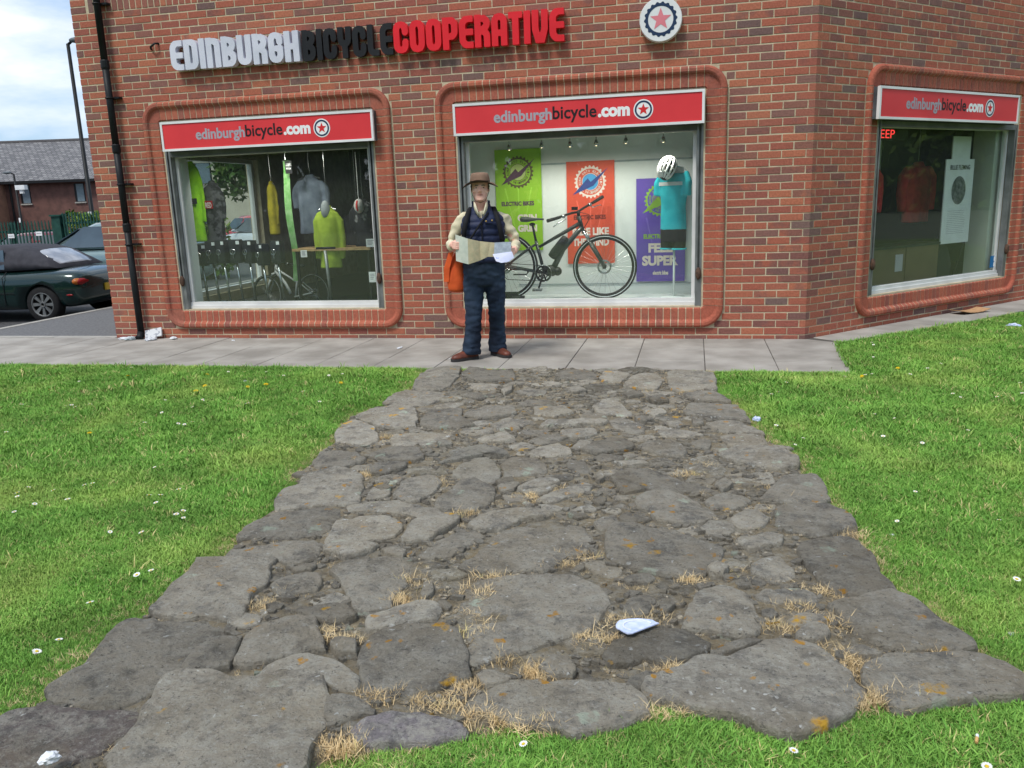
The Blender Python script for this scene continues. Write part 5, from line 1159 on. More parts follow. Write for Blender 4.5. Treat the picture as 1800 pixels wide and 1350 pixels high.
# tall green banner, small card, notices
a, b_ = A_(493, 283, 0.7), A_(529, 494, 0.7); BAN = pmat('banner_print', lin(96, 160, 76), lin(150, 186, 136), scale=14, rough=0.6, detail=8)
t = thing('banner', 'tall narrow pale green printed banner hanging in the left window', 'banner', ((a.x+b_.x)/2, 0.7, b_.z)); mb = MB(); W = (b_.x-a.x)/2-0.02
mb.loft([[(-W+0.02*math.sin(z*5), 0.01*math.sin(z*7), z), (W+0.02*math.sin(z*5), 0.012*math.sin(z*7+1), z), (W+0.02*math.sin(z*5), 0.012*math.sin(z*7+1)+0.004, z), (-W+0.02*math.sin(z*5), 0.01*math.sin(z*7)+0.004, z)] for z in np.linspace(0, a.z-b_.z, 14)]); part('fabric', mb, BAN, t)
mb = MB(); mb.tube([(-W, 0, a.z-b_.z), (W, 0, a.z-b_.z)], 0.008, 6); mb.tube([(0, 0, a.z-b_.z), (0, 0, 2.75-b_.z)], 0.003, 5); part('rod', mb, CHROME, t)
a, b_ = A_(500, 283, 0.62), A_(514, 305, 0.62); t = thing('card', 'small black card with white lettering hanging above the green banner', 'card', (a.x, 0.62, b_.z)); mb = MB(); mb.box((0, 0, 0), (b_.x-a.x, 0.004, a.z-b_.z)); part('panel', mb, PRK, t); mb = MB(); wall_text(mb, 'GORE', 0.012, 0.085, b_.x-a.x-0.024, 0.032, -0.001, 0.02); wall_text(mb, 'BIKE WEAR', 0.012, 0.05, b_.x-a.x-0.024, 0.018, -0.001, 0.02); part('lettering', mb, PRW, t); mb = MB(); mb.tube([(0.05, 0.002, a.z-b_.z), (0.05, 0.002, 2.75-b_.z)], 0.002, 4); part('cord', mb, PRK, t)
# low plinth and the row of boxed pumps on chrome tubes
mb = MB(); mb.box((-5.85, 0.135, 0.16), (-3.35, 0.62, 0.345)); part('display_plinth', mb, pmat('plinth_dark', lin(52, 48, 42), lin(40, 37, 33), rough=0.7), shop)
PB = pmat('pump_box', lin(40, 43, 46), lin(28, 30, 33), scale=14, rough=0.5, bump=0.1); proto = None
xs_ = [A_(px, 462, 0.42).x for px in (354, 374, 396, 419, 438, 463, 489)]; zt = A_(420, 424, 0.42).z; zm = A_(420, 461, 0.42).z
for i, x in enumerate(xs_):
    if proto is None:
        t = thing('floor_pump', 'bicycle pump with black head box and chrome tube behind the left window', 'pump', (x, 0.42, 0.345), 0, 'row of chrome pumps with black boxes')
        mb = MB(); mb.tube([(0.02, 0, 0.03), (-0.012, 0, zm-0.345)], [0.016, 0.013], 12); part('tube', mb, CHROME, t, True)
        mb = MB(); mb.cbox((0.02, 0, 0.015), (0.12, 0.16, 0.03)); part('foot', mb, BLK, t)
        mb = MB(); z0, z1 = zm-0.345-0.02, zt-0.345; mb.loft([[(x_*0.066*s, y_*0.055*s, z) for x_, y_ in ((-1, -1), (1, -1), (1, 1), (-1, 1))] for z, s in ((z0, 0.8), (z0+0.03, 0.95), (z1-0.06, 1.0), (z1, 0.92))]); bx = part('head_box', mb, PB, t)
        mb = MB(); mb.box((0.03, -0.066, z1-0.05), (0.07, -0.060, z1-0.012)); part('price_tag', mb, PRW, bx); mb = MB(); mb.torus((-0.02, -0.066, (z0+z1)/2), 0.03, 0.004, 'y', 16, 5); mb.tube([(-0.02, -0.068, (z0+z1)/2+0.02), (-0.015, -0.068, z0+0.06)], 0.005, 5); part('hook', mb, CHROME, bx)
        proto = t
    else: t = copy_tree(proto)
    t.location = (x, 0.42+random.uniform(-.04, .04), 0.345); t.rotation_euler = (random.uniform(-.02, .02), random.uniform(-.03, .03), random.uniform(-.5, .5)); t.scale = (1, 1, random.uniform(.95, 1.03))
# table with a wooden edge
a, b_ = A_(526, 436, 0.85), A_(662, 436, 0.85); t = thing('display_table', 'narrow table with a pale wooden edge behind the lime jacket', 'table', (a.x, 0.85, 0.16)); zt = a.z-0.16
mb = MB(); mb.box((0, -0.2, zt-0.03), (b_.x-a.x, 0.35, zt)); part('tabletop', mb, pmat('table_wood', lin(196, 164, 116), lin(170, 138, 94), scale=20, rough=0.6), t)
for x in (0.03, b_.x-a.x-0.06):
    for y in (-0.17, 0.3): mb = MB(); mb.box((x, y, 0), (x+0.03, y+0.03, zt-0.03)); part('leg', mb, BLK, t)
def notice(px0, py0, px1, py1, Y, label, text=None, mt=None, name='notice', zb=None, nz=None):
    a, b_ = A_(px0, py0, Y), A_(px1, py1, Y); mb = MB(); t = thing(name, label, 'notice', (a.x, Y, b_.z)); mb.box((0, 0, 0), (b_.x-a.x, 0.005, a.z-b_.z)); part('sheet', mb, mt or PRW, t); mb = MB(); h = a.z-b_.z
    for k in range(4): mb.box((0.015, -0.001, h*(0.75-0.16*k)), ((b_.x-a.x)*random.uniform(.6, .9), -0.0002, h*(0.75-0.16*k)+0.008))
    part('print_lines', mb, PRG, t); return t
notice(528, 440, 540, 452, 0.62, 'white price notice hanging from the front of the wooden table, left one'); notice(643, 420, 660, 434, 0.62, 'white notice standing on the right end of the wooden table'); notice(648, 478, 661, 496, 0.5, 'small pale notice low down at the right edge of the left window')
t = thing('track_pump', 'tall grey standing pump in front of the wooden table', 'pump', (A_(583, 530, 0.55).x, 0.55, 0.345)); mb = MB(); mb.tube([(0, 0, 0.02), (-0.03, 0, A_(575, 440, 0.55).z-0.345)], 0.02, 12); part('barrel', mb, STEEL, t, True); mb = MB(); mb.cbox((0, 0, 0.012), (0.2, 0.1, 0.024)); part('foot', mb, BLK, t); mb = MB(); zz = A_(575, 436, 0.55).z-0.345; mb.tube([(-0.14, 0, zz), (0.1, 0, zz)], 0.014, 8); part('handle', mb, BLK, t, True)
WP = pmat('bike_paint_white', lin(214, 218, 220), lin(196, 200, 204), rough=0.3)
wb = bicycle('small white bicycle parked on the shop floor behind the row of pumps', (-4.95, 1.05, 0.16), O_, WP, motor=False); wb.scale = (0.66, 0.66, 0.66); wb.rotation_euler = (0, 0, rad(168))
# ---- mannequin outfit and helmet in the middle window
v0, v1 = A_(1157, 325, 0.62), A_(1210, 437, 0.62); mx_ = (v0.x+v1.x)/2
t = thing('mannequin', 'headless mannequin in a turquoise cycling jersey and black shorts', 'mannequin', (mx_, 0.62, 0.354), rad(-34)); zb = lambda py: A_(1180, py, 0.62).z-0.354
TQ = cloth('turquoise', lin(56, 206, 222), lin(44, 190, 208)); mb = MB(); n = 24
def slc(z, rx, ry, cx=0, cy=0, p=0.9): return [(cx+rx*math.copysign(abs(math.cos(2*PI*k/n))**p, math.cos(2*PI*k/n)), cy+ry*math.sin(2*PI*k/n), z) for k in range(n)]
mb.loft([slc(zb(400)-0.02, .155, .105), slc(zb(390), .15, .10), slc(zb(368), .142, .098), slc(zb(336), .155, .112), slc(zb(310), .162, .10), slc(zb(300), .12, .075), slc(zb(292), .06, .05)])
for s in (-1, 1): mb.tube([(s*0.125, 0, zb(306)), (s*0.180, -0.01, zb(322)), (s*0.185, -0.03, zb(344))], [0.054, 0.054, 0.048], 14)
blend('jersey', mb, TQ, t, 0.009, 3, noise=(0.007, (14, 14, 8)))
for z0, z1, k in ((zb(327)+0.005, zb(322)+0.012, 1.035), (zb(305), zb(294), 1.06)):
    mb = MB(); r0 = .163*k; mb.loft([slc(z0, r0, .112*k), slc(z1, r0*(1.0 if k < 1.05 else 0.62), .110*k*(1.0 if k < 1.05 else 0.7))], cap=False); part('white_band', mb, cloth('jerseywhite', lin(226, 232, 236)), t, True)
mb = MB(); mb.loft([slc(zb(402), .154, .106), slc(zb(415), .15, .105), slc(zb(424), .145, .10)])
for s in (-1, 1): mb.tube([(s*0.075, 0, zb(418)), (s*0.078, 0, zb(436))], [0.078, 0.072], 14)
blend('shorts', mb, cloth('shortsblack', lin(30, 31, 34), lin(22, 23, 26)), t, 0.009, 3, noise=(0.004, (14, 14, 8)))
for s in (-1, 1): mb = MB(); mb.torus((s*0.078, 0, zb(437)), 0.073, 0.010, 'z', 24, 6); part('cuff', mb, TQ, t, True)
mb = MB(); mb.tube([(0, 0, 0.0), (0, 0, 0.015)], 0.13, 20); mb.tube([(0, 0.02, 0.01), (0, 0.02, zb(425))], 0.012, 8); part('stand', mb, WHITEW, t, True)
mb = MB(); mb.tube([(0, 0, zb(296)), (0, 0, zb(286))], [0.045, 0.04], 14); part('neck', mb, WHITEW, t, True)
hv = A_(1173, 297, 0.47); t = thing('cycle_helmet', 'white and black vented cycle helmet on top of the turquoise mannequin', 'helmet', (hv.x, 0.47, hv.z), rad(-20)); t.rotation_euler = (rad(-28), rad(12), rad(-20))
mb = MB(); mb.ball((0, 0, 0), (0.088, 0.10, 0.125), 20, 14); part('inner_shell', mb, BLK, t, True)
mb = MB()
for k in range(7):
    a = rad(-75+25*k); pts = [(0.097*math.sin(a)*math.sin(b_)*1.0, -0.108*math.cos(a)*math.sin(b_)-0.0, 0.134*math.cos(b_)) for b_ in np.linspace(0.12, 2.7, 13)]; mb.tube(pts, [0.006]+[0.012]*11+[0.006], 7)
for z in (-0.075, 0.0, 0.07):
    r = math.sqrt(max(0.01, 1-(z/0.13)**2)); mb.tube([(0.096*r*math.sin(a), -0.107*r*math.cos(a), z+0.012*math.sin(a*5)) for a in np.linspace(-1.4, 1.4, 15)], 0.0085, 6)
part('ribs', mb, PRW, t, True)
# ---- behind the window of the angled wall
def B_(u, n_, z): return MATB @ Vector((u, n_, z))
def bthing(name, label, cat, u, n_, z, group=None): return thing(name, label, cat, tuple(B_(u, n_, z)), PI/4, group)
t = bthing('led_sign', 'black moving-message sign with red lit letters at the top of the angled window', 'sign', 1.72, 0.45, 1.99); mb = MB(); mb.box((-0.05, 0.0, -0.02), (0.52, 0.06, 0.12)); part('case', mb, BLK, t); mb = MB(); wall_text(mb, 'EEP', 0.0, 0.0, 0.26, 0.09, -0.003, 0.0); part('lit_letters', mb, emat('led_red', (1.0, 0.05, 0.05), 1.1), t); mb = MB(); mb.tube([(0.2, 0.03, 0.12), (0.2, 0.03, 0.76)], 0.006, 6); part('hanger', mb, CHROME, t)
t = bthing('hanging_sign', 'red and white sign with a yellow strip hanging behind the angled window', 'sign', 1.75, 1.1, 1.45); mb = MB(); mb.box((-0.1, 0.01, 0.0), (1.0, 0.03, 0.72)); part('board', mb, WHITEW, t); mb = MB(); mb.box((0.0, 0.0, 0.36), (0.82, 0.008, 0.62)); part('red_panel', mb, PRR, t); mb = MB(); mb.box((0.0, 0.0, 0.18), (0.82, 0.008, 0.34)); part('yellow_panel', mb, pmat('sign_yellow', lin(214, 180, 40), rough=0.5), t); mb = MB(); mb.box((0.1, -0.004, 0.44), (0.5, -0.001, 0.48)); mb.box((0.2, -0.004, 0.52), (0.6, -0.001, 0.54)); part('print_lines', mb, PRW, t); mb = MB(); mb.tube([(0.1, 0.02, 0.72), (0.1, 0.02, 1.3)], 0.004, 5); mb.tube([(0.8, 0.02, 0.72), (0.8, 0.02, 1.3)], 0.004, 5); part('cord', mb, CHROME, t)
REDC = cloth('redcloth2', lin(214, 58, 56), lin(180, 40, 42))
for u, lab in ((1.95, 'red jacket hanging left of the white poster in the angled window'), (3.05, 'red jacket hanging behind the white poster in the angled window')):
    t = bthing('jacket', lab, 'jacket', u, 0.8, 1.72); garment(t, 'body_fabric', REDC, 0.5, 0.7); mb = MB(); mb.tube([(0, 0, 0.02), (0, 0, 0.48)], 0.005, 6); part('hanger', mb, CHROME, t)
t = bthing('clothes_rail', 'chrome clothes rail holding the two red jackets behind the angled window', 'clothes rail', 2.5, 0.8, 2.2); mb = MB(); mb.tube([(-1.2, 0, 0), (1.2, 0, 0)], 0.013, 8); mb.tube([(-1.1, 0, 0), (-1.1, 0, 0.55)], 0.008, 6); mb.tube([(1.1, 0, 0), (1.1, 0, 0.55)], 0.008, 6); part('rail', mb, CHROME, t, True)
t = bthing('poster', 'white poster with a dark oval picture standing in the angled window', 'poster', 2.80, 0.30, 0.77); mb = MB(); mb.box((0, 0, 0), (0.60, 0.012, 0.98)); part('sheet', mb, PRW, t); mb = MB(); mb.box((0.12, 0.004, 0.98), (0.50, 0.016, 1.24)); part('sheet', mb, PRW, t); mb = MB(); wall_text(mb, 'BILLIE FLEMING', 0.09, 0.86, 0.42, 0.055, -0.002, 0.02); part('lettering', mb, PRK, t)
mb = MB(); c = (0.30, 0.62); fan(mb, [(c[0]+0.15*math.cos(2*PI*k/32), c[1]+0.165*math.sin(2*PI*k/32)) for k in range(32)], -0.002, c); part('portrait', mb, pmat('portrait_grey', lin(70, 72, 70), lin(130, 132, 128), scale=22, rough=0.5), t)
mb = MB()
for k in range(13): mb.box((0.10, -0.002, 0.38-0.022*k), (0.10+0.40*random.uniform(.85, 1), -0.0005, 0.384-0.022*k))
part('print_lines', mb, PRG, t); mb = MB(); mb.tube([(0.06, 0.02, 0.0), (0.06, 0.12, -0.42)], 0.01, 6); mb.tube([(0.54, 0.02, 0.0), (0.54, 0.12, -0.42)], 0.01, 6); mb.box((0.0, 0.0, -0.44), (0.6, 0.2, -0.42)); part('stand', mb, BLK, t)
mb = MB(); q = MB(); q.box((3.56, 0.16, 0.16), (3.84, 0.42, 2.75)); mb.add([tuple(MATB @ Vector(v)) for v in q.v], q.f); part('pillar', mb, pmat('pillar_cream', lin(200, 204, 190), lin(188, 192, 178), scale=2, rough=0.7), shop)
t = bthing('sticker', 'small blue and white square sticker low on the glass of the angled window', 'sticker', 3.55, 0.085, 0.45); mb = MB(); mb.box((0, 0, 0), (0.14, 0.004, 0.14)); part('sheet', mb, pmat('sticker_blue', lin(40, 120, 180), rough=0.4), t); mb = MB(); mb.box((0.075, -0.002, 0.075), (0.13, -0.0005, 0.13)); mb.box((0.075, -0.002, 0.012), (0.13, -0.0005, 0.06)); part('print_squares', mb, PRW, t)
t = bthing('display_board', 'white display board with a green disc at the left edge of the angled window', 'display board', 1.16, 0.32, 0.16); mb = MB(); mb.box((0.02, 0, 0), (0.30, 0.03, 1.6)); part('panel', mb, WHITEW, t); mb = MB(); fan(mb, [(0.17+0.13*math.cos(2*PI*k/24), 1.28+0.2*math.sin(2*PI*k/24)) for k in range(24)], -0.002, (0.17, 1.28)); part('green_disc', mb, INKL, t)
t = bthing('display_unit', 'low brown two-panel cabinet back behind the angled window', 'cabinet', 1.36, 0.24, 0.16); BRN = pmat('cabinet_brown', lin(104, 86, 62), lin(88, 72, 52), scale=3, rough=0.6)
for k in range(2): mb = MB(); mb.box((0.01+0.66*k, 0, 0.0), (0.65+0.66*k, 0.03, 0.62)); part('panel', mb, BRN, t)
mb = MB(); mb.box((0, -0.01, 0.622), (1.33, 0.35, 0.65)); part('top', mb, BLK, t); mb = MB(); mb.box((0.46, -0.006, 0.36), (0.60, -0.001, 0.55)); part('notice', mb, PRG, t)
t = bthing('rucksack', 'black rucksack standing on the floor right of the brown cabinet', 'rucksack', 3.05, 0.5, 0.16); mb = MB(); mb.loft([slc(0.0, .18, .1), slc(0.05, .24, .14), slc(0.35, .25, .15), slc(0.55, .18, .11), slc(0.63, .06, .05)]); part('body_fabric', mb, cloth('blackcloth3', lin(30, 31, 36)), t, True); mb = MB(); mb.tube([(-.05, 0, .6), (0, 0, .68), (.05, 0, .6)], 0.012, 6); part('handle', mb, PRK, t, True)
# ================================================================== THE STANDING MAN
man = thing('person', 'man in brown brimmed hat, navy gilet and jeans holding a map on the pavement', 'person', (-1.95, -1.1, 0.002), rad(13))
SKIN = pmat('skin', lin(246, 200, 182), lin(236, 176, 158), scale=22, rough=0.6, bump=0.05, bscale=300)
SHIRT = pmat('shirt_cream', lin(222, 214, 186), lin(208, 198, 168), scale=6, rough=0.85, bump=0.1, bscale=120)
VEST = pmat('gilet_navy', lin(36, 46, 78), lin(28, 37, 64), scale=7, rough=0.6, bump=0.15, bscale=50)
JEAN = pmat('denim', lin(48, 64, 84), lin(22, 32, 48), scale=4.5, rough=0.9, bump=0.2, bscale=260, lo=0.36, hi=0.62, detail=7)
HATM = pmat('hat_brown', lin(140, 114, 96), lin(122, 98, 82), scale=10, rough=0.9, bump=0.15, bscale=160)
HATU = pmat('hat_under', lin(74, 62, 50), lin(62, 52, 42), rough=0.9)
LEA = pmat('leather_brown', lin(112, 62, 48), lin(86, 46, 36), scale=18, rough=0.45)
SOLE = pmat('sole_dark', lin(58, 56, 56), rough=0.8); STRAP = pmat('strap_black', lin(24, 25, 30), rough=0.8); HAIR = pmat('hair_grey', lin(120, 108, 98), rough=0.8)
hx, hy = 0.035, -0.035
def el(z, rx, ry, cx, cy, n=24, p=1.0): return [(cx+rx*math.copysign(abs(math.cos(2*PI*k/n))**p, math.cos(2*PI*k/n)), cy+ry*math.copysign(abs(math.sin(2*PI*k/n))**p, math.sin(2*PI*k/n)), z) for k in range(n)]
def ZR(mb):
    mb.v = [(v[0], v[1], float(np.interp(v[2], [0, 1.30, 1.425, 1.66, 1.9], [0, 1.30, 1.46, 1.66, 1.9]))) for v in mb.v]; return mb
# body: one continuous skin
mb = MB()
mb.loft([el(1.425, .020, .022, hx, hy-.072), el(1.436, .042, .040, hx, hy-.058), el(1.462, .057, .066, hx, hy-.030), el(1.50, .067, .084, hx, hy-.012), el(1.55, .073, .093, hx, hy-.004), el(1.60, .076, .097, hx, hy), el(1.645, .068, .088, hx, hy+.004), el(1.675, .045, .06, hx, hy+.006)])
mb.tube([(hx, hy-.088, 1.575), (hx, hy-.104, 1.545), (hx, hy-.112, 1.522)], [.010, .012, .015], 10); mb.ball((hx-.012, hy-.098, 1.518), .009, 8, 6); mb.ball((hx+.012, hy-.098, 1.518), .009, 8, 6)
mb.tube([(hx-.045, hy-.074, 1.583), (hx, hy-.092, 1.582), (hx+.045, hy-.074, 1.583)], [.010, .011, .010], 8); mb.ball((hx, hy-.076, 1.448), (.022, .022, .016), 10, 8)
for s in (-1, 1): mb.ball((hx+s*.077, hy+.012, 1.545), (.010, .022, .032), 10, 8); mb.ball((hx+s*.042, hy-.062, 1.53), (.026, .026, .026), 10, 8)
mb.tube([(hx, hy+.03, 1.30), (hx, hy+.02, 1.38), (hx, hy-.0, 1.47)], [.066, .060, .060], 16)
mb.loft([el(.86, .15, .11, .04, .01), el(1.0, .16, .115, .04, 0), el(1.2, .165, .11, .04, 0), el(1.30, .15, .09, .04, .01), el(1.36, .06, .06, .036, .01)])
SA, EA, WA = (-.150, .02, 1.295), (-.255, .03, 1.075), (-.235, -.225, 1.075); SB, EB, WB_ = (.235, .02, 1.295), (.345, .035, 1.065), (.325, -.235, 1.03)
for a, b_, c in ((SA, EA, WA), (SB, EB, WB_)): mb.tube([a, b_, c], [.048, .038, .028], 12)
for hxx, top, bot in ((-.06, .9, .12), (.14, .9, .12)): mb.tube([(hxx, 0, .9), (hxx-.01 if hxx < 0 else hxx, -.04 if hxx < 0 else .02, .45), (-.115 if hxx < 0 else .135, -.065 if hxx < 0 else .08, .10)], [.08, .055, .04], 12)
# hands: palm, four fingers, thumb
mb.tube([WA, (-.226, -.262, 1.082), (-.216, -.300, 1.086)], [.026, .034, .030], 12, flat=1.0)
for z, l in ((1.113, 1.0), (1.094, 1.08), (1.075, 1.03), (1.058, .85)):
    mb.tube([(-.222, -.292, z), (-.212, -.330, z-.002), (-.188, -.347, z-.006), (-.188+.032*l, -.342, z-.010)], [.0105, .0098, .009, .0075], 8)
mb.tube([(-.212, -.272, 1.105), (-.190, -.280, 1.128), (-.168, -.288, 1.140)], [.012, .011, .009], 8)
mb.tube([WB_, (.322, -.285, 1.018), (.312, -.325, 1.012)], [.026, .034, .031], 12)
for z, l in ((1.040, 1.0), (1.021, 1.08), (1.002, 1.03), (.985, .85)):
    mb.tube([(.318, -.318, z), (.312, -.362, z), (.292, -.392, z-.004), (.292-.034*l, -.396, z-.008)], [.0105, .0098, .009, .0075], 8)
mb.tube([(.305, -.312, 1.03), (.292, -.352, 1.062), (.272, -.372, 1.070)], [.012, .011, .009], 8)
blend('body', ZR(mb), SKIN, man, 0.0055, 2)
for s in (-1, 1):
    mb = MB(); mb.ball((hx+s*.030, hy-.083, 1.562), (.0105, .008, .006), 10, 8); part('eye', ZR(mb), pmat('eye_dark', lin(60, 46, 42), rough=0.3) if 'eye_dark' not in bpy.data.materials else bpy.data.materials['eye_dark'], man, True)
    mb = MB(); mb.tube([(hx+s*.014, hy-.098, 1.582), (hx+s*.032, hy-.096, 1.587), (hx+s*.048, hy-.082, 1.580)], [.004, .005, .003], 6); part('eyebrow', ZR(mb), HAIR, man, True)
mb = MB(); mb.tube([(hx-.024, hy-.090, 1.487), (hx, hy-.098, 1.489), (hx+.024, hy-.090, 1.487)], [.003, .0055, .003], 8); part('mouth', ZR(mb), pmat('lips', lin(176, 104, 98), rough=0.5), man, True)
mb = MB(); mb.loft([el(1.545, .075, .07, hx, hy+.03), el(1.60, .079, .075, hx, hy+.027), el(1.63, .078, .075, hx, hy+.026)], cap=False)
for s in (-1, 1): mb.tube([(hx+s*.074, hy-.020, 1.60), (hx+s*.075, hy-.016, 1.545)], [.010, .006], 6)
part('hair', ZR(mb), HAIR, man, True)
# shirt
mb = MB()
for a, b_, c in ((SA, EA, WA), (SB, EB, WB_)):
    a, b_, c = Vector(a), Vector(b_), Vector(c); sgn = -1 if a.x < 0 else 1
    mb.tube([a+Vector((-sgn*.07, 0, .015)), a, a*.5+b_*.5+Vector((sgn*.008, .005, 0)), b_+Vector((sgn*.004, .006, -.004)), b_*.45+c*.55+Vector((0, 0, -.004)), c], [.056, .064, .053, .050, .044, .036], 16)
mb.loft([el(.90, .185, .13, .04, 0), el(1.05, .185, .13, .04, 0), el(1.25, .18, .12, .04, 0), el(1.32, .13, .09, .04, .01), el(1.375, .072, .07, .036, .008)])
blend('shirt', mb, SHIRT, man, 0.0085, 3, noise=(0.020, (14, 14, 18)))
for s in (-1, 1):                                       # open collar leaves and placket
    mb = MB(); mb.loft([[(hx+s*.062, hy-.020, 1.425), (hx+s*.066, hy-.022, 1.424), (hx+s*.066, hy-.020, 1.385), (hx+s*.062, hy-.018, 1.385)], [(hx+s*.046, hy-.075, 1.412), (hx+s*.050, hy-.082, 1.412), (hx+s*.056, hy-.088, 1.360), (hx+s*.050, hy-.080, 1.362)], [(hx+s*.020, hy-.098, 1.345), (hx+s*.030, hy-.106, 1.350), (hx+s*.026, hy-.112, 1.318), (hx+s*.014, hy-.106, 1.315)]]); part('collar', ZR(mb), SHIRT, man, True)
# gilet
prof = [(.90, .195, .15, .04, 0), (1.0, .198, .152, .042, 0), (1.1, .197, .15, .044, 0), (1.2, .202, .148, .045, 0), (1.26, .203, .142, .046, 0), (1.305, .190, .125, .046, .003), (1.34, .158, .110, .044, .008), (1.365, .112, .100, .040, .008), (1.385, .088, .093, .037, .004), (1.41, .083, .090, .036, 0), (1.435, .085, .092, .036, -.004)]
zz = np.linspace(.90, 1.435, 64); pa = np.array(prof); R_ = []
for z in zz:
    v = [np.interp(z, pa[:, 0], pa[:, i]) for i in range(1, 5)]; q = 0.0
    if z < 1.345: q = 0.012*abs(math.sin(PI*(z-.90)/.062))**0.6-0.006
    R_.append(el(float(np.interp(z, [0, 1.30, 1.425, 1.9], [0, 1.30, 1.452, 1.9])), v[0]+q, v[1]+q, v[2], v[3], 48, 0.88))
bm = bmesh.new(); rows = [[bm.verts.new(p) for p in r] for r in R_]
for i in range(len(rows)-1):
    for k in range(48):
        c = sum((Vector(R_[i][k]), Vector(R_[i][(k+1) % 48]), Vector(R_[i+1][k]), Vector(R_[i+1][(k+1) % 48])), Vector())/4
        if c.y < hy and c.z > 1.298 and abs(c.x-hx) < 0.074*min(1, (c.z-1.298)/0.12): continue
        bm.faces.new((rows[i][k], rows[i][(k+1) % 48], rows[i+1][(k+1) % 48], rows[i+1][k]))
for v in [v for v in bm.verts if not v.link_faces]: bm.verts.remove(v)
for v in bm.verts: v.co += Vector((1, 1, 0))*0.004*mnoise.noise(Vector((v.co.x*22, v.co.y*22, v.co.z*22)))
bmesh.ops.recalc_face_normals(bm, faces=bm.faces); me = bpy.data.meshes.new('gilet'); bm.to_mesh(me); bm.free(); me.materials.append(VEST); me.polygons.foreach_set('use_smooth', [True]*len(me.polygons))
gl = link('gilet', me, man); modded(gl, [('SOLIDIFY', dict(thickness=0.012, offset=1.0))])
mb = MB(); mb.box((hx+.030, -.168, 1.262), (hx+.115, -.150, 1.292)); part('storm_flap', mb, VEST, gl)
for x, z in ((hx+.045, 1.279), (hx+.098, 1.284)): mb = MB(); mb.ball((x, -.170, z), (.008, .005, .008), 10, 6); part('button', mb, pmat('brass_button', lin(206, 170, 100), metal=0.7, rough=0.3) if 'brass_button' not in bpy.data.materials else bpy.data.materials['brass_button'], gl, True)
mb = MB(); mb.tube([(hx+.005, -.164, 1.27), (hx+.002, -.168, 1.1), (hx+.002, -.166, .93)], 0.005, 6); part('zip', mb, STRAP, gl)
mb = MB(); mb.box((.196, -.150, 1.14), (.212, -.128, 1.205)); part('pocket_label', mb, PRW, gl)
for pts in ([(.145, .02, 1.385), (.170, -.075, 1.345), (.188, -.128, 1.285), (.205, -.145, 1.20), (.222, -.120, 1.09)], [(-.055, .02, 1.385), (-.085, -.075, 1.345), (-.105, -.128, 1.285), (-.122, -.140, 1.20), (-.138, -.105, 1.08)]):
    mb = MB(); rings = []; pa_ = np.array(pts); tt = np.linspace(0, 4, 17); dn = np.column_stack([np.interp(tt, range(5), pa_[:, i]) for i in range(3)]); dn[1:-1] = .25*dn[:-2]+.5*dn[1:-1]+.25*dn[2:]
    for i, p in enumerate(dn): rings.append([(p[0]-.022, p[1]-.020, p[2]), (p[0]+.022, p[1]-.020, p[2]), (p[0]+.022, p[1]-.006, p[2]), (p[0]-.022, p[1]-.006, p[2])])
    mb.loft(rings); part('rucksack_strap', ZR(mb), STRAP, man, True)
# jeans
mb = MB(); mb.loft([el(.66, .02, .02, .04, 0), el(.70, .155, .11, .04, .0), el(.76, .190, .135, .04, .005), el(.85, .197, .15, .04, .008), el(.93, .200, .150, .04, .005), el(.98, .195, .145, .04, 0)])
mb.tube([(-.055, .0, .80), (-.066, -.015, .64), (-.070, -.05, .45), (-.088, -.058, .27), (-.112, -.062, .05)], [.100, .098, .080, .077, .090], 20)
for zk, sx, yy in ((.50, -.068, -.125), (.47, -.072, -.12), (.13, -.10, -.145), (.10, -.105, -.15)): mb.tube([(sx-.075, yy+.06, zk+.02), (sx, yy, zk), (sx+.075, yy+.05, zk-.012)], [.004, .012, .004], 8)
for zk, sx, yy in ((.50, .14, -.078), (.46, .14, -.072), (.13, .137, .0), (.10, .137, -.002)): mb.tube([(sx-.075, yy+.05, zk-.012), (sx, yy, zk), (sx+.075, yy+.06, zk+.02)], [.004, .012, .004], 8)
mb.tube([(.135, .0, .80), (.140, .005, .64), (.142, .0, .45), (.138, .06, .27), (.136, .085, .05)], [.100, .096, .079, .076, .090], 20)
blend('jeans', mb, JEAN, man, 0.0085, 3, noise=(0.010, (13, 13, 30)))
mb = MB(); mb.loft([el(.965, .200, .150, .04, .002), el(1.0, .198, .148, .04, 0)]); part('belt', mb, STRAP, man)
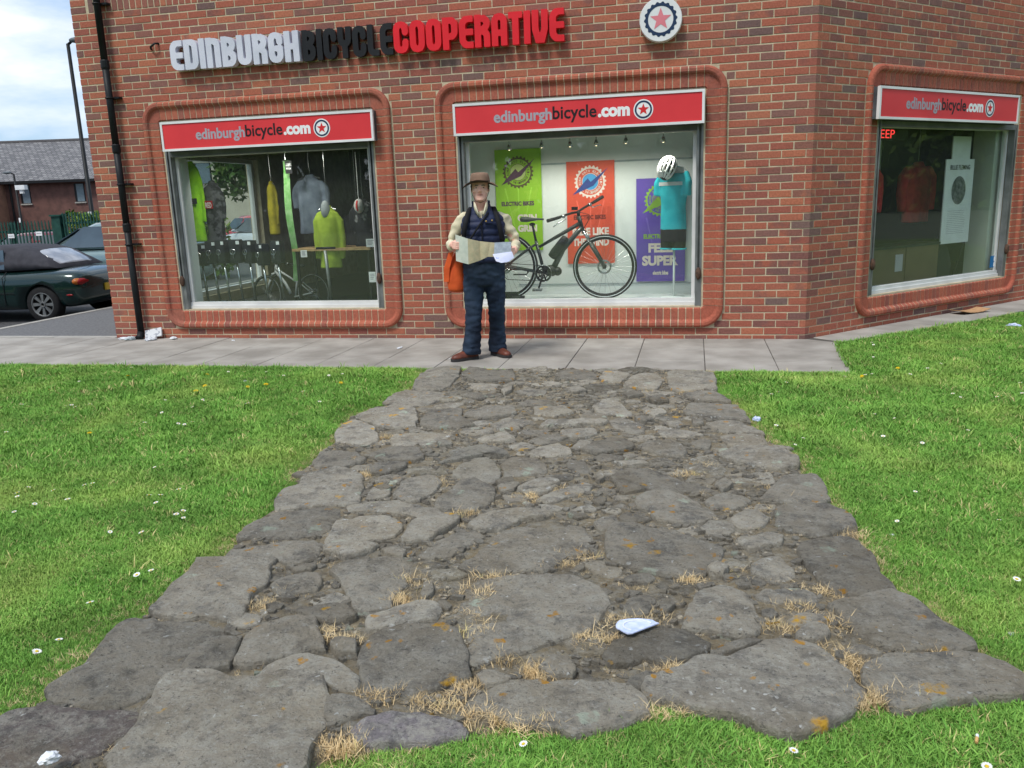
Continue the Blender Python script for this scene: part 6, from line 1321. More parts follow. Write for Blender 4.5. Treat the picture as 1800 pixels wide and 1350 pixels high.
# shoes
def shoe(loc, ang):
    M_ = Matrix.Translation(loc) @ Matrix.Rotation(ang, 4, 'Z'); e = MB(); rings = []          # local: toe towards -y
    for y, w_, h, z0 in ((.085, .025, .055, .022), (.075, .034, .085, .022), (.03, .038, .095, .022), (-.03, .040, .080, .022), (-.09, .047, .058, .022), (-.14, .046, .046, .022), (-.175, .034, .034, .022), (-.19, .014, .018, .022)):
        rings.append([M_ @ Vector((w_*math.cos(PI*k/9), y, z0+h*math.sin(PI*k/9)**0.8)) for k in range(10)]+[M_ @ Vector((-w_*0.6, y, z0-.002)), M_ @ Vector((w_*0.6, y, z0-.002))])
    e.loft(rings); o = part('shoe', e, LEA, man, True); e = MB(); rings = []
    for y, w_ in ((.09, .024), (.08, .036), (.02, .040), (-.04, .042), (-.10, .050), (-.15, .048), (-.185, .034), (-.198, .012)): rings.append([M_ @ Vector((-w_, y, 0)), M_ @ Vector((w_, y, 0)), M_ @ Vector((w_, y, .026)), M_ @ Vector((-w_, y, .026))])
    e.loft(rings); part('sole', e, SOLE, o); e = MB()
    for y in (-.02, -.045, -.07): e.tube([M_ @ Vector((-.02, y, .022+.082+(y+.02)*.35)), M_ @ Vector((.02, y, .022+.082+(y+.02)*.35))], .004, 6)
    part('lace', e, SOLE, o)
shoe((-.130, -.075, 0), rad(-58)); shoe((.140, .075, 0), rad(34))
# hat
mb = MB(); cr_ = [(1.620, .090, .110), (1.640, .091, .111), (1.665, .088, .107), (1.690, .082, .100), (1.706, .072, .090), (1.712, .045, .060), (1.706, .012, .02)]
mb.loft([el(z, a, b_, hx, hy+.004, 32) for z, a, b_ in cr_]); ht = part('hat', mb, HATM, man, True)
mb = MB(); mb.loft([el(1.623, .0925, .1125, hx, hy+.004, 32), el(1.638, .0922, .1122, hx, hy+.004, 32)], cap=False); part('hat_band', mb, HATU, ht, True)
def brim(dz, nm, mt):
    mb = MB(); rings = []
    for f in (0.0, .35, .7, 1.0):
        ring = []
        for k in range(48):
            a = 2*PI*k/48; x, y = math.cos(a), math.sin(a); w_ = (.090+f*.080)*x; d_ = (.110+f*.066)*y
            ring.append((hx+w_, hy+.004+d_, 1.627-f*f*(.055*abs(x)**2.2)+.012*f*(1 if y < 0 else .2)*abs(y)+.004*f*math.sin(a*3+1)+dz))
        rings.append(ring)
    mb.loft(rings, True, False); return part(nm, mb, mt, ht, True)
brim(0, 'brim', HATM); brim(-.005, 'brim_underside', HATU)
mb = MB()
for s in (-1, 1): mb.tube([(hx+s*.086, hy-.03, 1.595), (hx+s*.072, hy-.056, 1.52), (hx+s*.045, hy-.072, 1.46), (hx, hy-.082, 1.445)], .0028, 5)
part('chin_cord', mb, HATU, ht)
# what he holds and carries: map, leaflet, shoulder bag
def held(name, label, cat): return thing(name, label, cat, man.location, man.rotation_euler.z)
def map_mat(name, c1, c2, c3):
    mt = pmat(name, c1, c2, scale=26, rough=0.6, detail=8); t = mt.node_tree; b = t.nodes['Principled BSDF']; L = t.links.new
    g = t.nodes.new('ShaderNodeNewGeometry'); v = t.nodes.new('ShaderNodeTexVoronoi'); v.feature = 'DISTANCE_TO_EDGE'; v.inputs['Scale'].default_value = 55; L(g.outputs['Position'], v.inputs['Vector'])
    lt = t.nodes.new('ShaderNodeMath'); lt.operation = 'LESS_THAN'; lt.inputs[1].default_value = 0.02; L(v.outputs['Distance'], lt.inputs[0]); mx = t.nodes.new('ShaderNodeMixRGB'); mx.inputs[2].default_value = v4(c3)
    s = b.inputs['Base Color'].links[0].from_socket; L(lt.outputs[0], mx.inputs[0]); L(s, mx.inputs[1]); L(mx.outputs[0], b.inputs['Base Color']); return mt
MAPM = map_mat('map_print', lin(196, 184, 150), lin(176, 172, 140), lin(182, 160, 132)); MAPE = pmat('map_margin', lin(206, 210, 196), lin(190, 198, 184), scale=30, rough=0.6)
mp_ = held('map', 'unfolded beige paper map held open in both hands', 'map')
top = [(-.195, -.322, 1.178), (-.085, -.375, 1.140), (.02, -.345, 1.112), (.115, -.365, 1.100), (.235, -.372, 1.088)]; bot = [(-.200, -.325, .945), (-.088, -.378, .915), (.02, -.350, .945), (.085, -.366, .975), (.235, -.376, .968)]
for i in range(4):
    mb = MB(); n_ = 5; rings = []
    for k in range(n_+1):
        f = k/n_; a = Vector(top[i])*(1-f)+Vector(top[i+1])*f; b_ = Vector(bot[i])*(1-f)+Vector(bot[i+1])*f; bow = .008*math.sin(PI*f)
        rings.append([(a.x, a.y-bow, a.z), (a.x, a.y-bow-.0025, a.z), ((a.x+b_.x)/2, (a.y+b_.y)/2-bow*1.5-.0025, (a.z+b_.z)/2), (b_.x, b_.y-bow-.0025, b_.z), (b_.x, b_.y-bow, b_.z), ((a.x+b_.x)/2, (a.y+b_.y)/2-bow*1.5, (a.z+b_.z)/2)])
    mb.loft(rings); part('map_panel', mb, MAPE if i == 0 else MAPM, mp_)
lf = held('leaflet', 'small folded leaflet and a curled white sheet held against the right end of the map', 'leaflet')
mb = MB(); mb.loft([[(.150, -.392, 1.098), (.298, -.402, 1.100), (.298, -.398, 1.100), (.150, -.388, 1.098)], [(.142, -.408, .998), (.292, -.418, .994), (.292, -.414, .994), (.142, -.404, .998)]]); part('booklet', mb, pmat('booklet_print', lin(176, 186, 196), lin(150, 160, 172), scale=30, rough=0.5), lf)
ws = [(.130, -.410, .998), (.302, -.414, 1.016), (.318, -.424, .962), (.268, -.438, .930), (.205, -.442, .922), (.158, -.436, .938)]
mb = MB(); mb.loft([ws, [(x, y-.002, z) for x, y, z in ws]]); part('white_sheet', mb, pmat('paper_blue_white', lin(206, 212, 244), lin(226, 228, 246), rough=0.6), lf)
mb = MB(); mb.loft([[(.150, -.4165, .985), (.296, -.4195, .999), (.300, -.4265, .968), (.160, -.431, .958)], [(.150, -.4175, .985), (.296, -.4205, .999), (.300, -.4275, .968), (.160, -.432, .958)]]); part('blue_fold', mb, pmat('paper_blue', lin(160, 172, 226), lin(176, 188, 232), rough=0.6), lf)
bg_ = held('shoulder_bag', 'orange canvas shoulder bag hanging at the man\'s hip', 'bag'); ORG = pmat('bag_orange', lin(224, 96, 46), lin(204, 82, 38), scale=8, rough=0.8, bump=0.15, bscale=90)
mb = MB(); mb.loft([el(.615, .075, .045, -.225, .06, 20, .7), el(.64, .098, .06, -.228, .06, 20, .7), el(.74, .105, .068, -.235, .06, 20, .75), el(.86, .092, .058, -.225, .06, 20, .75), el(.96, .066, .042, -.205, .055, 20, .8), el(1.02, .03, .025, -.19, .05, 20)])
mb.v = [(-.20+(v[0]+.20)*.85, v[1], .80+(v[2]-.80)*.92) for v in mb.v]; blend('bag_body', mb, ORG, bg_, 0.009, 3, noise=(0.010, (12, 12, 9)))
mb = MB(); mb.loft([[(-.345, .02, .73), (-.295, .0, .73), (-.295, .02, .73), (-.345, .04, .73)], [(-.335, .01, .86), (-.280, -.01, .86), (-.280, .01, .86), (-.335, .03, .86)], [(-.285, 0, 1.0), (-.235, -.02, 1.01), (-.235, 0, 1.01), (-.285, .02, 1.0)]]); part('bag_flap', mb, ORG, bg_)
mb = MB(); mb.loft([[(-.16, -.03, .90), (-.09, -.105, .93), (-.09, -.09, .93), (-.16, -.015, .90)], [(-.15, -.03, .965), (-.09, -.11, .965), (-.09, -.095, .965), (-.15, -.015, .965)]]); part('bag_pocket', mb, ORG, bg_)
mb = MB(); mb.tube([(-.19, .03, 1.02), (-.13, -.13, 1.06), (-.06, -.178, 1.14), (.02, -.172, 1.25), (.09, -.12, 1.335), (.12, -.03, 1.38), (.10, .09, 1.36)], .009, 6); part('bag_strap', mb, STRAP, bg_, True)
# ================================================================== CAR PARK AND WHAT STANDS BEYOND
def dep(px, py, d):
    r = ray(px, py); return CAM + r*d/(r@CF)
CARGLASS = pmat('car_glass', lin(70, 86, 96), lin(52, 64, 72), scale=2, rough=0.06, spec=0.9)
def paint(name, c, m_=0.25): return pmat(name, c, tuple(x*0.9 for x in c[:3]), scale=1.5, rough=0.22, metal=m_, coat=0.7)
REDL = pmat('lamp_red', lin(138, 28, 30), rough=0.2); AMB = pmat('lamp_amber', lin(176, 98, 40), rough=0.2)
def car_wheel(t, x, y, R, W=0.2):
    s = 1 if y > 0 else -1
    mb = MB(); mb.lathe([(R*.66, -W/2), (R*.92, -W/2), (R, -W*.35), (R, W*.35), (R*.92, W/2), (R*.66, W/2), (R*.60, W*.30), (R*.60, -W*.30), (R*.66, -W/2)], 36, RX); mb.f = mb.f[:-2]; mb.r = mb.r[:-2]; mb.m = mb.m[:-2]; mb.sm = mb.sm[:-2]; o = link('wheel', mb.mesh('wheel', RUBBER, True), t); fix(o); o.location = (x, y, R)
    mb = MB(); y2 = s*W*.44
    mb.torus((0, y2, 0), R*.64, R*.045, 'y', 36, 6); mb.torus((0, y2, 0), R*.12, R*.05, 'y', 16, 6)
    for k in range(8):
        a = 2*PI*k/8; d = Vector((math.cos(a), 0, math.sin(a))); n_ = Vector((-math.sin(a), 0, math.cos(a))); c = Vector((0, y2, 0))
        mb.loft([[c+d*R*.14+n_*R*.05, c+d*R*.14-n_*R*.05, c+d*R*.14-n_*R*.05-Vector((0, s*.03, 0)), c+d*R*.14+n_*R*.05-Vector((0, s*.03, 0))], [c+d*R*.62+n_*R*.10, c+d*R*.62-n_*R*.10, c+d*R*.62-n_*R*.10-Vector((0, s*.03, 0)), c+d*R*.62+n_*R*.10-Vector((0, s*.03, 0))]])
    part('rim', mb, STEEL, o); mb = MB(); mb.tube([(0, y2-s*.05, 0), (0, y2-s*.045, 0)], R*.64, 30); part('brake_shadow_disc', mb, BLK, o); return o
def body_loft(secs, n=11):
    rings = []
    for x, w_, zb, zs, zc in secs:
        h = [(0, zc), (w_*.5, zc-.006), (w_*.80, zs+.022), (w_*.94, zs-.012), (w_, zs-.10), (w_*1.012, (zb+zs)/2+.02), (w_*1.0, zb+.16), (w_*.97, zb+.06), (w_*.90, zb), (0, zb)]
        rings.append([(x, y, z) for y, z in h]+[(x, -y, z) for y, z in h[-2:0:-1]])
    mb = MB(); mb.loft(rings); return mb
def arches(o, xs, w_, R):
    for x in xs:
        for s in (-1, 1):
            mb = MB(); mb.tube([(x, s*(w_-.32), R*.96), (x, s*(w_+.2), R*.96)], R*1.16, 28); c = link('arch_cutter', mb.mesh('arch_cutter', BLK)); fix(c)
            c.parent = o.parent; md = o.modifiers.new('b', 'BOOLEAN'); md.object = c; md.operation = 'DIFFERENCE'; md.solver = 'FAST'
    bpy.context.view_layer.update(); cs = [m_.object for m_ in o.modifiers]
    me = bpy.data.meshes.new_from_object(o.evaluated_get(bpy.context.evaluated_depsgraph_get())); o.modifiers.clear(); o.data = me
    for c in cs: bpy.data.objects.remove(c)
def quadpanel(mb, a, b_, c, d, th, nrm):
    n_ = Vector(nrm)*th; P = [Vector(q) for q in (a, b_, c, d)]; mb.loft([P, [q+n_ for q in P]])
def smooth_car(o):
    modded(o, [('SUBSURF', dict(levels=1))]); o.data.polygons.foreach_set('use_smooth', [True]*len(o.data.polygons))
def roadster(label, loc, rz, pm):
    t = thing('parked_car', label, 'car', loc, rz, 'cars in the car park left of the shop')
    secs = [(-.735, .60, .44, .64, .66), (-.715, .70, .33, .71, .735), (-.62, .775, .25, .76, .795), (-.45, .812, .22, .785, .83), (-.1, .832, .20, .785, .845), (.4, .835, .18, .765, .83), (1.2, .835, .18, .765, .83), (1.75, .83, .18, .775, .86), (2.3, .822, .18, .745, .815), (2.75, .80, .20, .685, .745), (3.02, .74, .25, .60, .65), (3.12, .60, .34, .52, .55)]
    b = part('body', body_loft(secs), pm, t); smooth_car(b); arches(b, (0, 2.265), .80, .2875); b.data.polygons.foreach_set('use_smooth', [True]*len(b.data.polygons))
    for x in (0, 2.265):
        for s in (-1, 1): car_wheel(t, x, s*.715, .2875, .19)
    mb = MB(); rings = []
    for x, wb, zb, wt, zt in ((-.18, .60, .835, .52, .855), (.0, .64, .835, .50, .99), (.25, .66, .825, .50, 1.115), (.55, .68, .815, .50, 1.19), (.9, .69, .81, .51, 1.215), (1.25, .69, .81, .52, 1.205), (1.48, .69, .82, .53, 1.16)):
        rings.append([(x, wb, zb), (x, wb-.02, zb+(zt-zb)*.35), (x, wt+.06, zb+(zt-zb)*.75), (x, wt, zt-.02), (x, wt*.5, zt), (x, -wt*.5, zt), (x, -wt, zt-.02), (x, -wt-.06, zb+(zt-zb)*.75), (x, -wb+.02, zb+(zt-zb)*.35), (x, -wb, zb)])
    mb.loft(rings); sf = part('soft_top', mb, pmat('soft_top_black', lin(66, 66, 72), lin(54, 54, 60), scale=10, rough=0.9, bump=0.1, bscale=120), t, True)
    mb = MB(); mb.loft([[(x, y, z-.03*(abs(y)/.42)**3-.02) for y in ys_]+[(x-.008, y, z+.014-.03*(abs(y)/.42)**3) for y in ys_[::-1]] for x, z, ys_ in [(xx, float(np.interp(xx, [-.18, 0, .25, .55], [.855, .99, 1.115, 1.19])), [wd*q for q in (-1, -.8, -.4, 0, .4, .8, 1)]) for xx, wd in ((-.115, .36), (-.10, .41), (-.02, .43), (.08, .43), (.18, .41), (.235, .38), (.25, .34))]]); part('rear_window', mb, pmat('plastic_window', lin(176, 180, 188), lin(130, 136, 148), scale=5, rough=0.1, spec=0.8), sf, True)  # pale window colour paints in the bright sky it would mirror
    for s in (-1, 1):
        mb = MB(); quadpanel(mb, (.66, s*.672, .835), (1.72, s*.69, .835), (1.40, s*.585, 1.13), (.70, s*.585, 1.135), .02, (0, s*.94, .33)); part('side_window', mb, CARGLASS, t)
        mb = MB(); mb.tube([(.62, s*.700, .80), (.60, s*.845, .72), (.60, s*.848, .48), (.62, s*.838, .26)], .006, 6); mb.tube([(1.62, s*.845, .72), (1.62, s*.848, .48), (1.60, s*.838, .26)], .006, 6); mb.tube([(-.6, s*.80, .52), (-.42, s*.835, .52)], .005, 5); mb.tube([(.42, s*.846, .47), (1.85, s*.846, .47)], .005, 5); part('door_line', mb, BLK, t)
        mb = MB(); mb.box((.78, s*.832-.01, .655), (.92, s*.832+.014, .682)); part('door_handle', mb, CHROME, t)
        mb = MB(); mb.ball((-.640, s*.53, .628), (.085, .27, .082), 18, 10); tl = part('tail_light', mb, REDL, t, True); mb = MB(); mb.ball((-.600, s*.70, .632), (.085, .115, .060), 14, 8); part('indicator', mb, AMB, tl, True)
        mb = MB(); mb.ball((-.50, s*.815, .43), (.06, .012, .016), 10, 6); part('side_marker', mb, REDL, t, True)
        mb = MB(); mb.ball((1.72, s*.90, .90), (.06, .09, .05), 12, 8); part('door_mirror', mb, pm, t, True)
    mb = MB(); quadpanel(mb, (1.46, .54, 1.155), (1.86, .64, .86), (1.86, -.64, .86), (1.46, -.54, 1.155), .02, (.6, 0, .8)); part('windscreen', mb, CARGLASS, t)
    mb = MB(); mb.box((-.76, -.26, .45), (-.735, .26, .56)); part('number_plate', mb, pmat('plate_yellow', lin(226, 190, 60), rough=0.5), t); return t
def hatchback(label, loc, rz, pm, hgt=1.0, name='parked_car'):
    t = thing(name, label, 'car', loc, rz, 'cars in the car park left of the shop')
    secs = [(-.72, .66, .40, .78, .80), (-.68, .78, .30, .86, .90), (-.4, .85, .22, .92, .96), (.3, .87, .20, .93, .97), (1.4, .87, .20, .92, .96), (2.0, .86, .20, .90, .98), (2.6, .84, .22, .80, .88), (3.1, .78, .26, .68, .74), (3.3, .66, .34, .58, .62)]
    secs = [(x, w_, zb, zs*hgt, zc*hgt) for x, w_, zb, zs, zc in secs]
    b = part('body', body_loft(secs), pm, t); smooth_car(b); arches(b, (0, 2.5), .84, .31); b.data.polygons.foreach_set('use_smooth', [True]*len(b.data.polygons))
    for x in (0, 2.5):
        for s in (-1, 1): car_wheel(t, x, s*.74, .31, .19)
    mb = MB(); rings = []
    for x, wb, zb, wt, zt in ((-.58, .70, .93, .56, 1.02), (-.40, .74, .94, .56, 1.27), (-.1, .76, .95, .57, 1.42), (.5, .77, .95, .58, 1.47), (1.1, .77, .95, .57, 1.44), (1.5, .76, .95, .56, 1.30), (2.1, .72, .95, .54, .97)):
        zb, zt = zb*hgt, zt*hgt; rings.append([(x, wb, zb), (x, wb*.6+wt*.4+.01, zb+(zt-zb)*.5), (x, wt+.03, zb+(zt-zb)*.85), (x, wt*.85, zt), (x, 0, zt+.012), (x, -wt*.85, zt), (x, -wt-.03, zb+(zt-zb)*.85), (x, -wb*.6-wt*.4-.01, zb+(zt-zb)*.5), (x, -wb, zb)])
    mb.loft(rings); part('cabin', mb, pm, t, True)
    for s in (-1, 1):
        for xa, xb, xc, xd in ((-.22, .62, .60, -.10), (.70, 1.78, 1.28, .68)):
            mb = MB(); quadpanel(mb, (xa, s*.765, .98*hgt), (xb, s*.765, .98*hgt), (xc, s*.625, 1.37*hgt), (xd, s*.625, 1.37*hgt), .016, (0, s*.94, .33)); part('side_window', mb, CARGLASS, t)
        mb = MB(); mb.ball((-.66, s*.66, .80*hgt), (.06, .10, .09), 12, 8); part('tail_light', mb, REDL, t, True); mb = MB(); mb.ball((3.16, s*.60, .62*hgt), (.10, .14, .06), 12, 8); part('headlight', mb, pmat('headlight_clear', lin(210, 216, 220), rough=0.1) if 'headlight_clear' not in bpy.data.materials else bpy.data.materials['headlight_clear'], t, True)
        mb = MB(); mb.ball((1.72, s*.90, 1.0*hgt), (.045, .09, .045), 14, 10); part('door_mirror', mb, pm, t, True)
    mb = MB(); quadpanel(mb, (1.47, .53, 1.33*hgt), (2.07, .64, 1.0*hgt), (2.07, -.64, 1.0*hgt), (1.47, -.53, 1.33*hgt), .02, (.5, 0, .86)); part('windscreen', mb, CARGLASS, t)
    mb = MB(); quadpanel(mb, (-.40, .52, 1.27*hgt), (-.57, .60, 1.0*hgt), (-.57, -.60, 1.0*hgt), (-.40, -.52, 1.27*hgt), .02, (-.84, 0, .5)); part('rear_window', mb, CARGLASS, t); return t
RZ = rad(184.2)
roadster('dark green soft-top roadster parked at the left of the shop', (-10.08, 3.27, -0.18), RZ, paint('paint_dark_green', lin(22, 46, 44), 0.3))
p = dep(292, 470, 17.0); hatchback('silver teal hatchback parked behind the dark green roadster', (p[0], p[1], -0.18), RZ, paint('paint_silver_teal', lin(126, 148, 150), 0.5), 1.03)
p = dep(128, 440, 22.5); hatchback('low dark red car at the back of the car park', (p[0], p[1], -0.25), RZ+rad(4), paint('paint_dark_red', lin(110, 36, 40), 0.3), 0.90)
# cars seen through the shop's side window
hatchback('bright red car seen through the glass of the left window', (-15.2, 19.5, -0.18), rad(150), paint('paint_bright_red', lin(200, 40, 44), 0.2), 0.98)
hatchback('white estate car seen through the glass of the left window', (-12.4, 15.8, -0.18), rad(160), paint('paint_white', lin(206, 210, 214), 0.1), 1.0)
# lamp posts
def lamp_post(label, base, H, head, r=0.06, cam_=False):
    t = thing('street_lamp', label, 'street lamp', base)
    mb = MB(); mb.tube([(0, 0, 0), (0, 0, 1.2), (0, 0, 1.22), (0, 0, H)], [r*1.35, r*1.35, r, r*.75], 12); part('post', mb, PIPE, t, True)
    mb = MB(); d = Vector(head); mb.tube([(0, 0, H-.02), Vector((0, 0, H+.06))+d*.4, Vector((0, 0, H+.08))+d], [.035, .035, .03], 8); part('bracket', mb, PIPE, t, True)
    mb = MB(); c = Vector((0, 0, H+.08))+d; mb.ball((0, 0, 0), (.24, .11, .075), 16, 8); a = math.atan2(d.y, d.x); M_ = Matrix.Translation(c) @ Matrix.Rotation(a, 4, 'Z'); mb.v = [tuple(M_ @ Vector(v)) for v in mb.v]; part('lamp_head', mb, pmat('lamp_head_grey', lin(96, 104, 108), rough=0.5) if 'lamp_head_grey' not in bpy.data.materials else bpy.data.materials['lamp_head_grey'], t, True)
    mb = MB(); mb.box((-.05, -.10, 1.5), (.05, -.085, 1.75)); part('number_tag', mb, PRW, t); return t
p0, p1 = dep(122, 80, 22), dep(170, 432, 22); g = (CR*0.55)
lamp_post('tall black lamp post beside the left edge of the brick wall', (p1[0], p1[1], -0.2), p0[2]+0.02, (g[0]*.5, g[1]*.5, 0.0), 0.058)
p0 = dep(24, 306, 45); t = lamp_post('smaller distant lamp post with a white security camera', (p0[0], p0[1], -0.3), p0[2]+0.3, (-CR[0]*0.35, -CR[1]*0.35, 0.0), 0.07)
mb = MB(); mb.box((.05, -.12, p0[2]-.55), (.65, .12, p0[2]-.30)); mb.box((.25, -.06, p0[2]-.75), (.45, .06, p0[2]-.55)); part('security_camera', mb, SIGNW, t)
# palisade fence, sign plates, hedge
FG = pmat('fence_green', lin(40, 82, 72), lin(30, 66, 58), rough=0.6)
def fence(a, b_, label, h=1.55, zb=-0.2):
    a, b_ = Vector((a[0], a[1], zb)), Vector((b_[0], b_[1], zb)); d = (b_-a); l = d.length; d.normalize(); t = thing('palisade_fence', label, 'fence', a, math.atan2(d.y, d.x))
    for z in (.35, h-.25): mb = MB(); mb.box((0, .0, z), (l, .03, z+.05)); part('rail', mb, FG, t)
    n_ = int(l/.10); mb = MB()
    for k in range(n_):
        x = .05+.10*k; mb.prism([(x, .05), (x+.035, .05), (x+.035, h-.04), (x+.017, h+.03), (x, h-.04)], -.02, -.005, 'y')
    o = part('pales', mb, FG, t); o['kind'] = 'stuff'
    for k in range(int(l/2.5)+1): mb = MB(); mb.box((2.5*k-.04, .03, 0), (2.5*k+.04, .1, h)); part('post', mb, FG, t)
    return t
PA = dep(104, 405, 20); FL = dep(-260, 412, 21.5); FR = dep(330, 392, 18.5)
fence((FL[0], FL[1]), (PA[0]-.1, PA[1]), 'green palisade fence running left from the thick gate post'); fence((PA[0]+.12, PA[1]), (FR[0], FR[1]), 'green palisade fence in front of the hedge', 1.72)
t = thing('gate_post', 'thick dark green gate post between the two runs of fence', 'gate post', (PA[0], PA[1], -0.2), rad(13)); mb = MB(); mb.box((-.10, -.10, 0), (.10, .10, 1.66)); part('post', mb, FG, t); mb = MB(); mb.box((-.13, -.13, 1.66), (.13, .13, 1.70)); part('cap', mb, FG, t)
for px, py, lab in ((65, 408, 'white sign plate on the fence nearer the gate post'), (4, 413, 'white sign plate at the far left end of the fence')):
    q = dep(px, py, 20.05); f = (q[0]-FL[0])/(PA[0]-FL[0]); yy = FL[1]+(PA[1]-FL[1])*f-.035; t = thing('sign_plate', lab, 'sign', (q[0], yy, q[2]-.09), math.atan2(PA[1]-FL[1], PA[0]-FL[0])); mb = MB(); mb.box((-.09, -.006, 0), (.09, 0.006, .10)); part('plate', mb, PRW, t); mb = MB(); mb.box((-.07, -.008, .045), (.07, -.0065, .055)); part('print_line', mb, PRK, t)
LEAFY = grass_mat('leaf_hedge', lin(62, 92, 36), lin(120, 148, 56), lin(150, 168, 70)); LEAFT = grass_mat('leaf_tree', lin(58, 84, 34), lin(96, 120, 50), lin(120, 140, 60)); BARK = pmat('bark', lin(96, 84, 70), lin(66, 58, 48), scale=9, rough=1.0, bump=0.6, bscale=30)
def leaves(parent, name, blobs, n_, size, mt):
    c = np.concatenate([np.repeat(np.array([b_[:3]]), max(1, int(n_*b_[3]**2/sum(q[3]**2 for q in blobs))), 0) for b_ in blobs]); r = np.concatenate([np.repeat(b_[3], max(1, int(n_*b_[3]**2/sum(q[3]**2 for q in blobs)))) for b_ in blobs])
    k = len(c); d = rng.normal(size=(k, 3)); d /= np.linalg.norm(d, axis=1)[:, None]; P_ = c+d*(r*rng.uniform(.45, 1.0, k)**0.6)[:, None]; u = rng.normal(size=(k, 3)); u /= np.linalg.norm(u, axis=1)[:, None]; w_ = np.cross(u, rng.normal(size=(k, 3))); w_ /= np.linalg.norm(w_, axis=1)[:, None]; s = (size*rng.uniform(.6, 1.3, k))[:, None]
    V = np.stack([P_-u*s, P_+w_*s*.5, P_+u*s, P_-w_*s*.5], 1).reshape(-1, 3); me = bpy.data.meshes.new(name); me.from_pydata([], [], []); me.vertices.add(len(V)); me.vertices.foreach_set('co', V.ravel()); me.loops.add(4*k); me.loops.foreach_set('vertex_index', np.arange(4*k)); me.polygons.add(k); me.polygons.foreach_set('loop_start', np.arange(0, 4*k, 4)); me.update(calc_edges=True); me.materials.append(mt); return link(name, me, parent)
def tree(label, loc, H, R, seed, n_=9000, size=.16, cat='tree', name='tree'):
    rr = random.Random(seed); t = thing(name, label, cat, loc); mb = MB(); tips = []
    mb.tube([(0, 0, 0), (rr.uniform(-.1, .1), rr.uniform(-.1, .1), H*.3), (rr.uniform(-.3, .3), rr.uniform(-.3, .3), H*.7)], [H*.028, H*.02, H*.008], 10)
    for k in range(9):
        a = rr.uniform(0, 6.28); z = H*rr.uniform(.25, .55); e = Vector((math.cos(a)*R*rr.uniform(.5, .85), math.sin(a)*R*rr.uniform(.5, .85), z+H*rr.uniform(.12, .35))); mb.tube([(0, 0, z), e*.5+Vector((0, 0, z*.5+.2)), e], [H*.011, H*.007, H*.003], 6); tips.append(e)
    part('trunk', mb, BARK, t, True); bl = [(e.x, e.y, e.z, R*rr.uniform(.28, .45)) for e in tips]+[(rr.uniform(-.4, .4)*R, rr.uniform(-.4, .4)*R, H*rr.uniform(.5, .92), R*rr.uniform(.3, .5)) for _ in range(8)]
    leaves(t, 'crown', bl, n_, size, LEAFT); return t
HA = dep(108, 420, 21); HB = dep(345, 405, 19.5); t = thing('hedge', 'yellow green hedge behind the right-hand palisade fence', 'hedge', (HA[0], HA[1], -0.2)); bl = []
for k in range(14): f = k/13; bl.append(((HB[0]-HA[0])*f, (HB[1]-HA[1])*f+.55, .6+random.uniform(-.05, .05), .62)); bl.append(((HB[0]-HA[0])*f, (HB[1]-HA[1])*f+.55, 1.2+random.uniform(-.1, .14), .50))
leaves(t, 'foliage', bl, 9000, .085, LEAFY)
mb = MB(); mb.tube([(0, .55, 0), (HB[0]-HA[0], HB[1]-HA[1]+.55, .02)], .2, 6); part('stems', mb, BARK, t)
# far brick building with slate roof
FB = pmat('far_brick', lin(116, 84, 76), lin(98, 72, 66), scale=3, rough=0.9, bump=0.3, bscale=8); FB2 = pmat('far_brick_brown', lin(150, 112, 92), lin(132, 98, 82), scale=3, rough=0.9)
def slate_mat():
    mt = pmat('slate_roof', lin(120, 118, 118), lin(92, 91, 93), scale=1.2, rough=0.7); t = mt.node_tree; b = t.nodes['Principled BSDF']; L = t.links.new
    tc_ = t.nodes.new('ShaderNodeTexCoord'); bt_ = t.nodes.new('ShaderNodeTexBrick'); bt_.inputs['Scale'].default_value = 1.0; bt_.inputs['Brick Width'].default_value = .3; bt_.inputs['Row Height'].default_value = .22; bt_.inputs['Mortar Size'].default_value = .02
    bt_.inputs['Color1'].default_value = lin(132, 130, 130); bt_.inputs['Color2'].default_value = lin(98, 97, 99); bt_.inputs['Mortar'].default_value = lin(60, 60, 62); L(tc_.outputs['Object'], bt_.inputs['Vector']); L(bt_.outputs['Color'], b.inputs['Base Color']); return mt
hb0 = dep(-420, 400, 50); ang = math.atan2(CR[1], CR[0]); hb = thing('brick_house', 'far two-storey brick building with a grey slate roof and a row of windows', 'building', (hb0[0], hb0[1], -0.3), ang)
Lh = 21.0; ez = dep(60, 318, 50)[2]+.3; rz_ = dep(60, 252, 55)[2]+.3
mb = MB(); mb.box((0, 0, 0), (Lh, 10, ez)); part('wall', mb, FB, hb)
mb = MB(); mb.loft([[(-.4, -.45, ez-.05), (-.4, 5, rz_), (-.4, 10.45, ez-.05)], [(Lh+.4, -.45, ez-.05), (Lh+.4, 5, rz_), (Lh+.4, 10.45, ez-.05)]]); rf = link('roof', mb.mesh('roof', slate_mat()), hb); fix(rf)
mb = MB(); mb.box((-.4, -.5, ez-.18), (Lh+.4, -.40, ez-.02)); part('gutter', mb, BLK, rf); mb = MB(); mb.box((-.4, 4.9, rz_-.02), (Lh+.4, 5.1, rz_+.10)); part('ridge', mb, pmat('ridge_tile', lin(104, 100, 100), rough=0.8), rf)
px1 = lambda px: (dep(px, 345, 50)-hb0)@CR
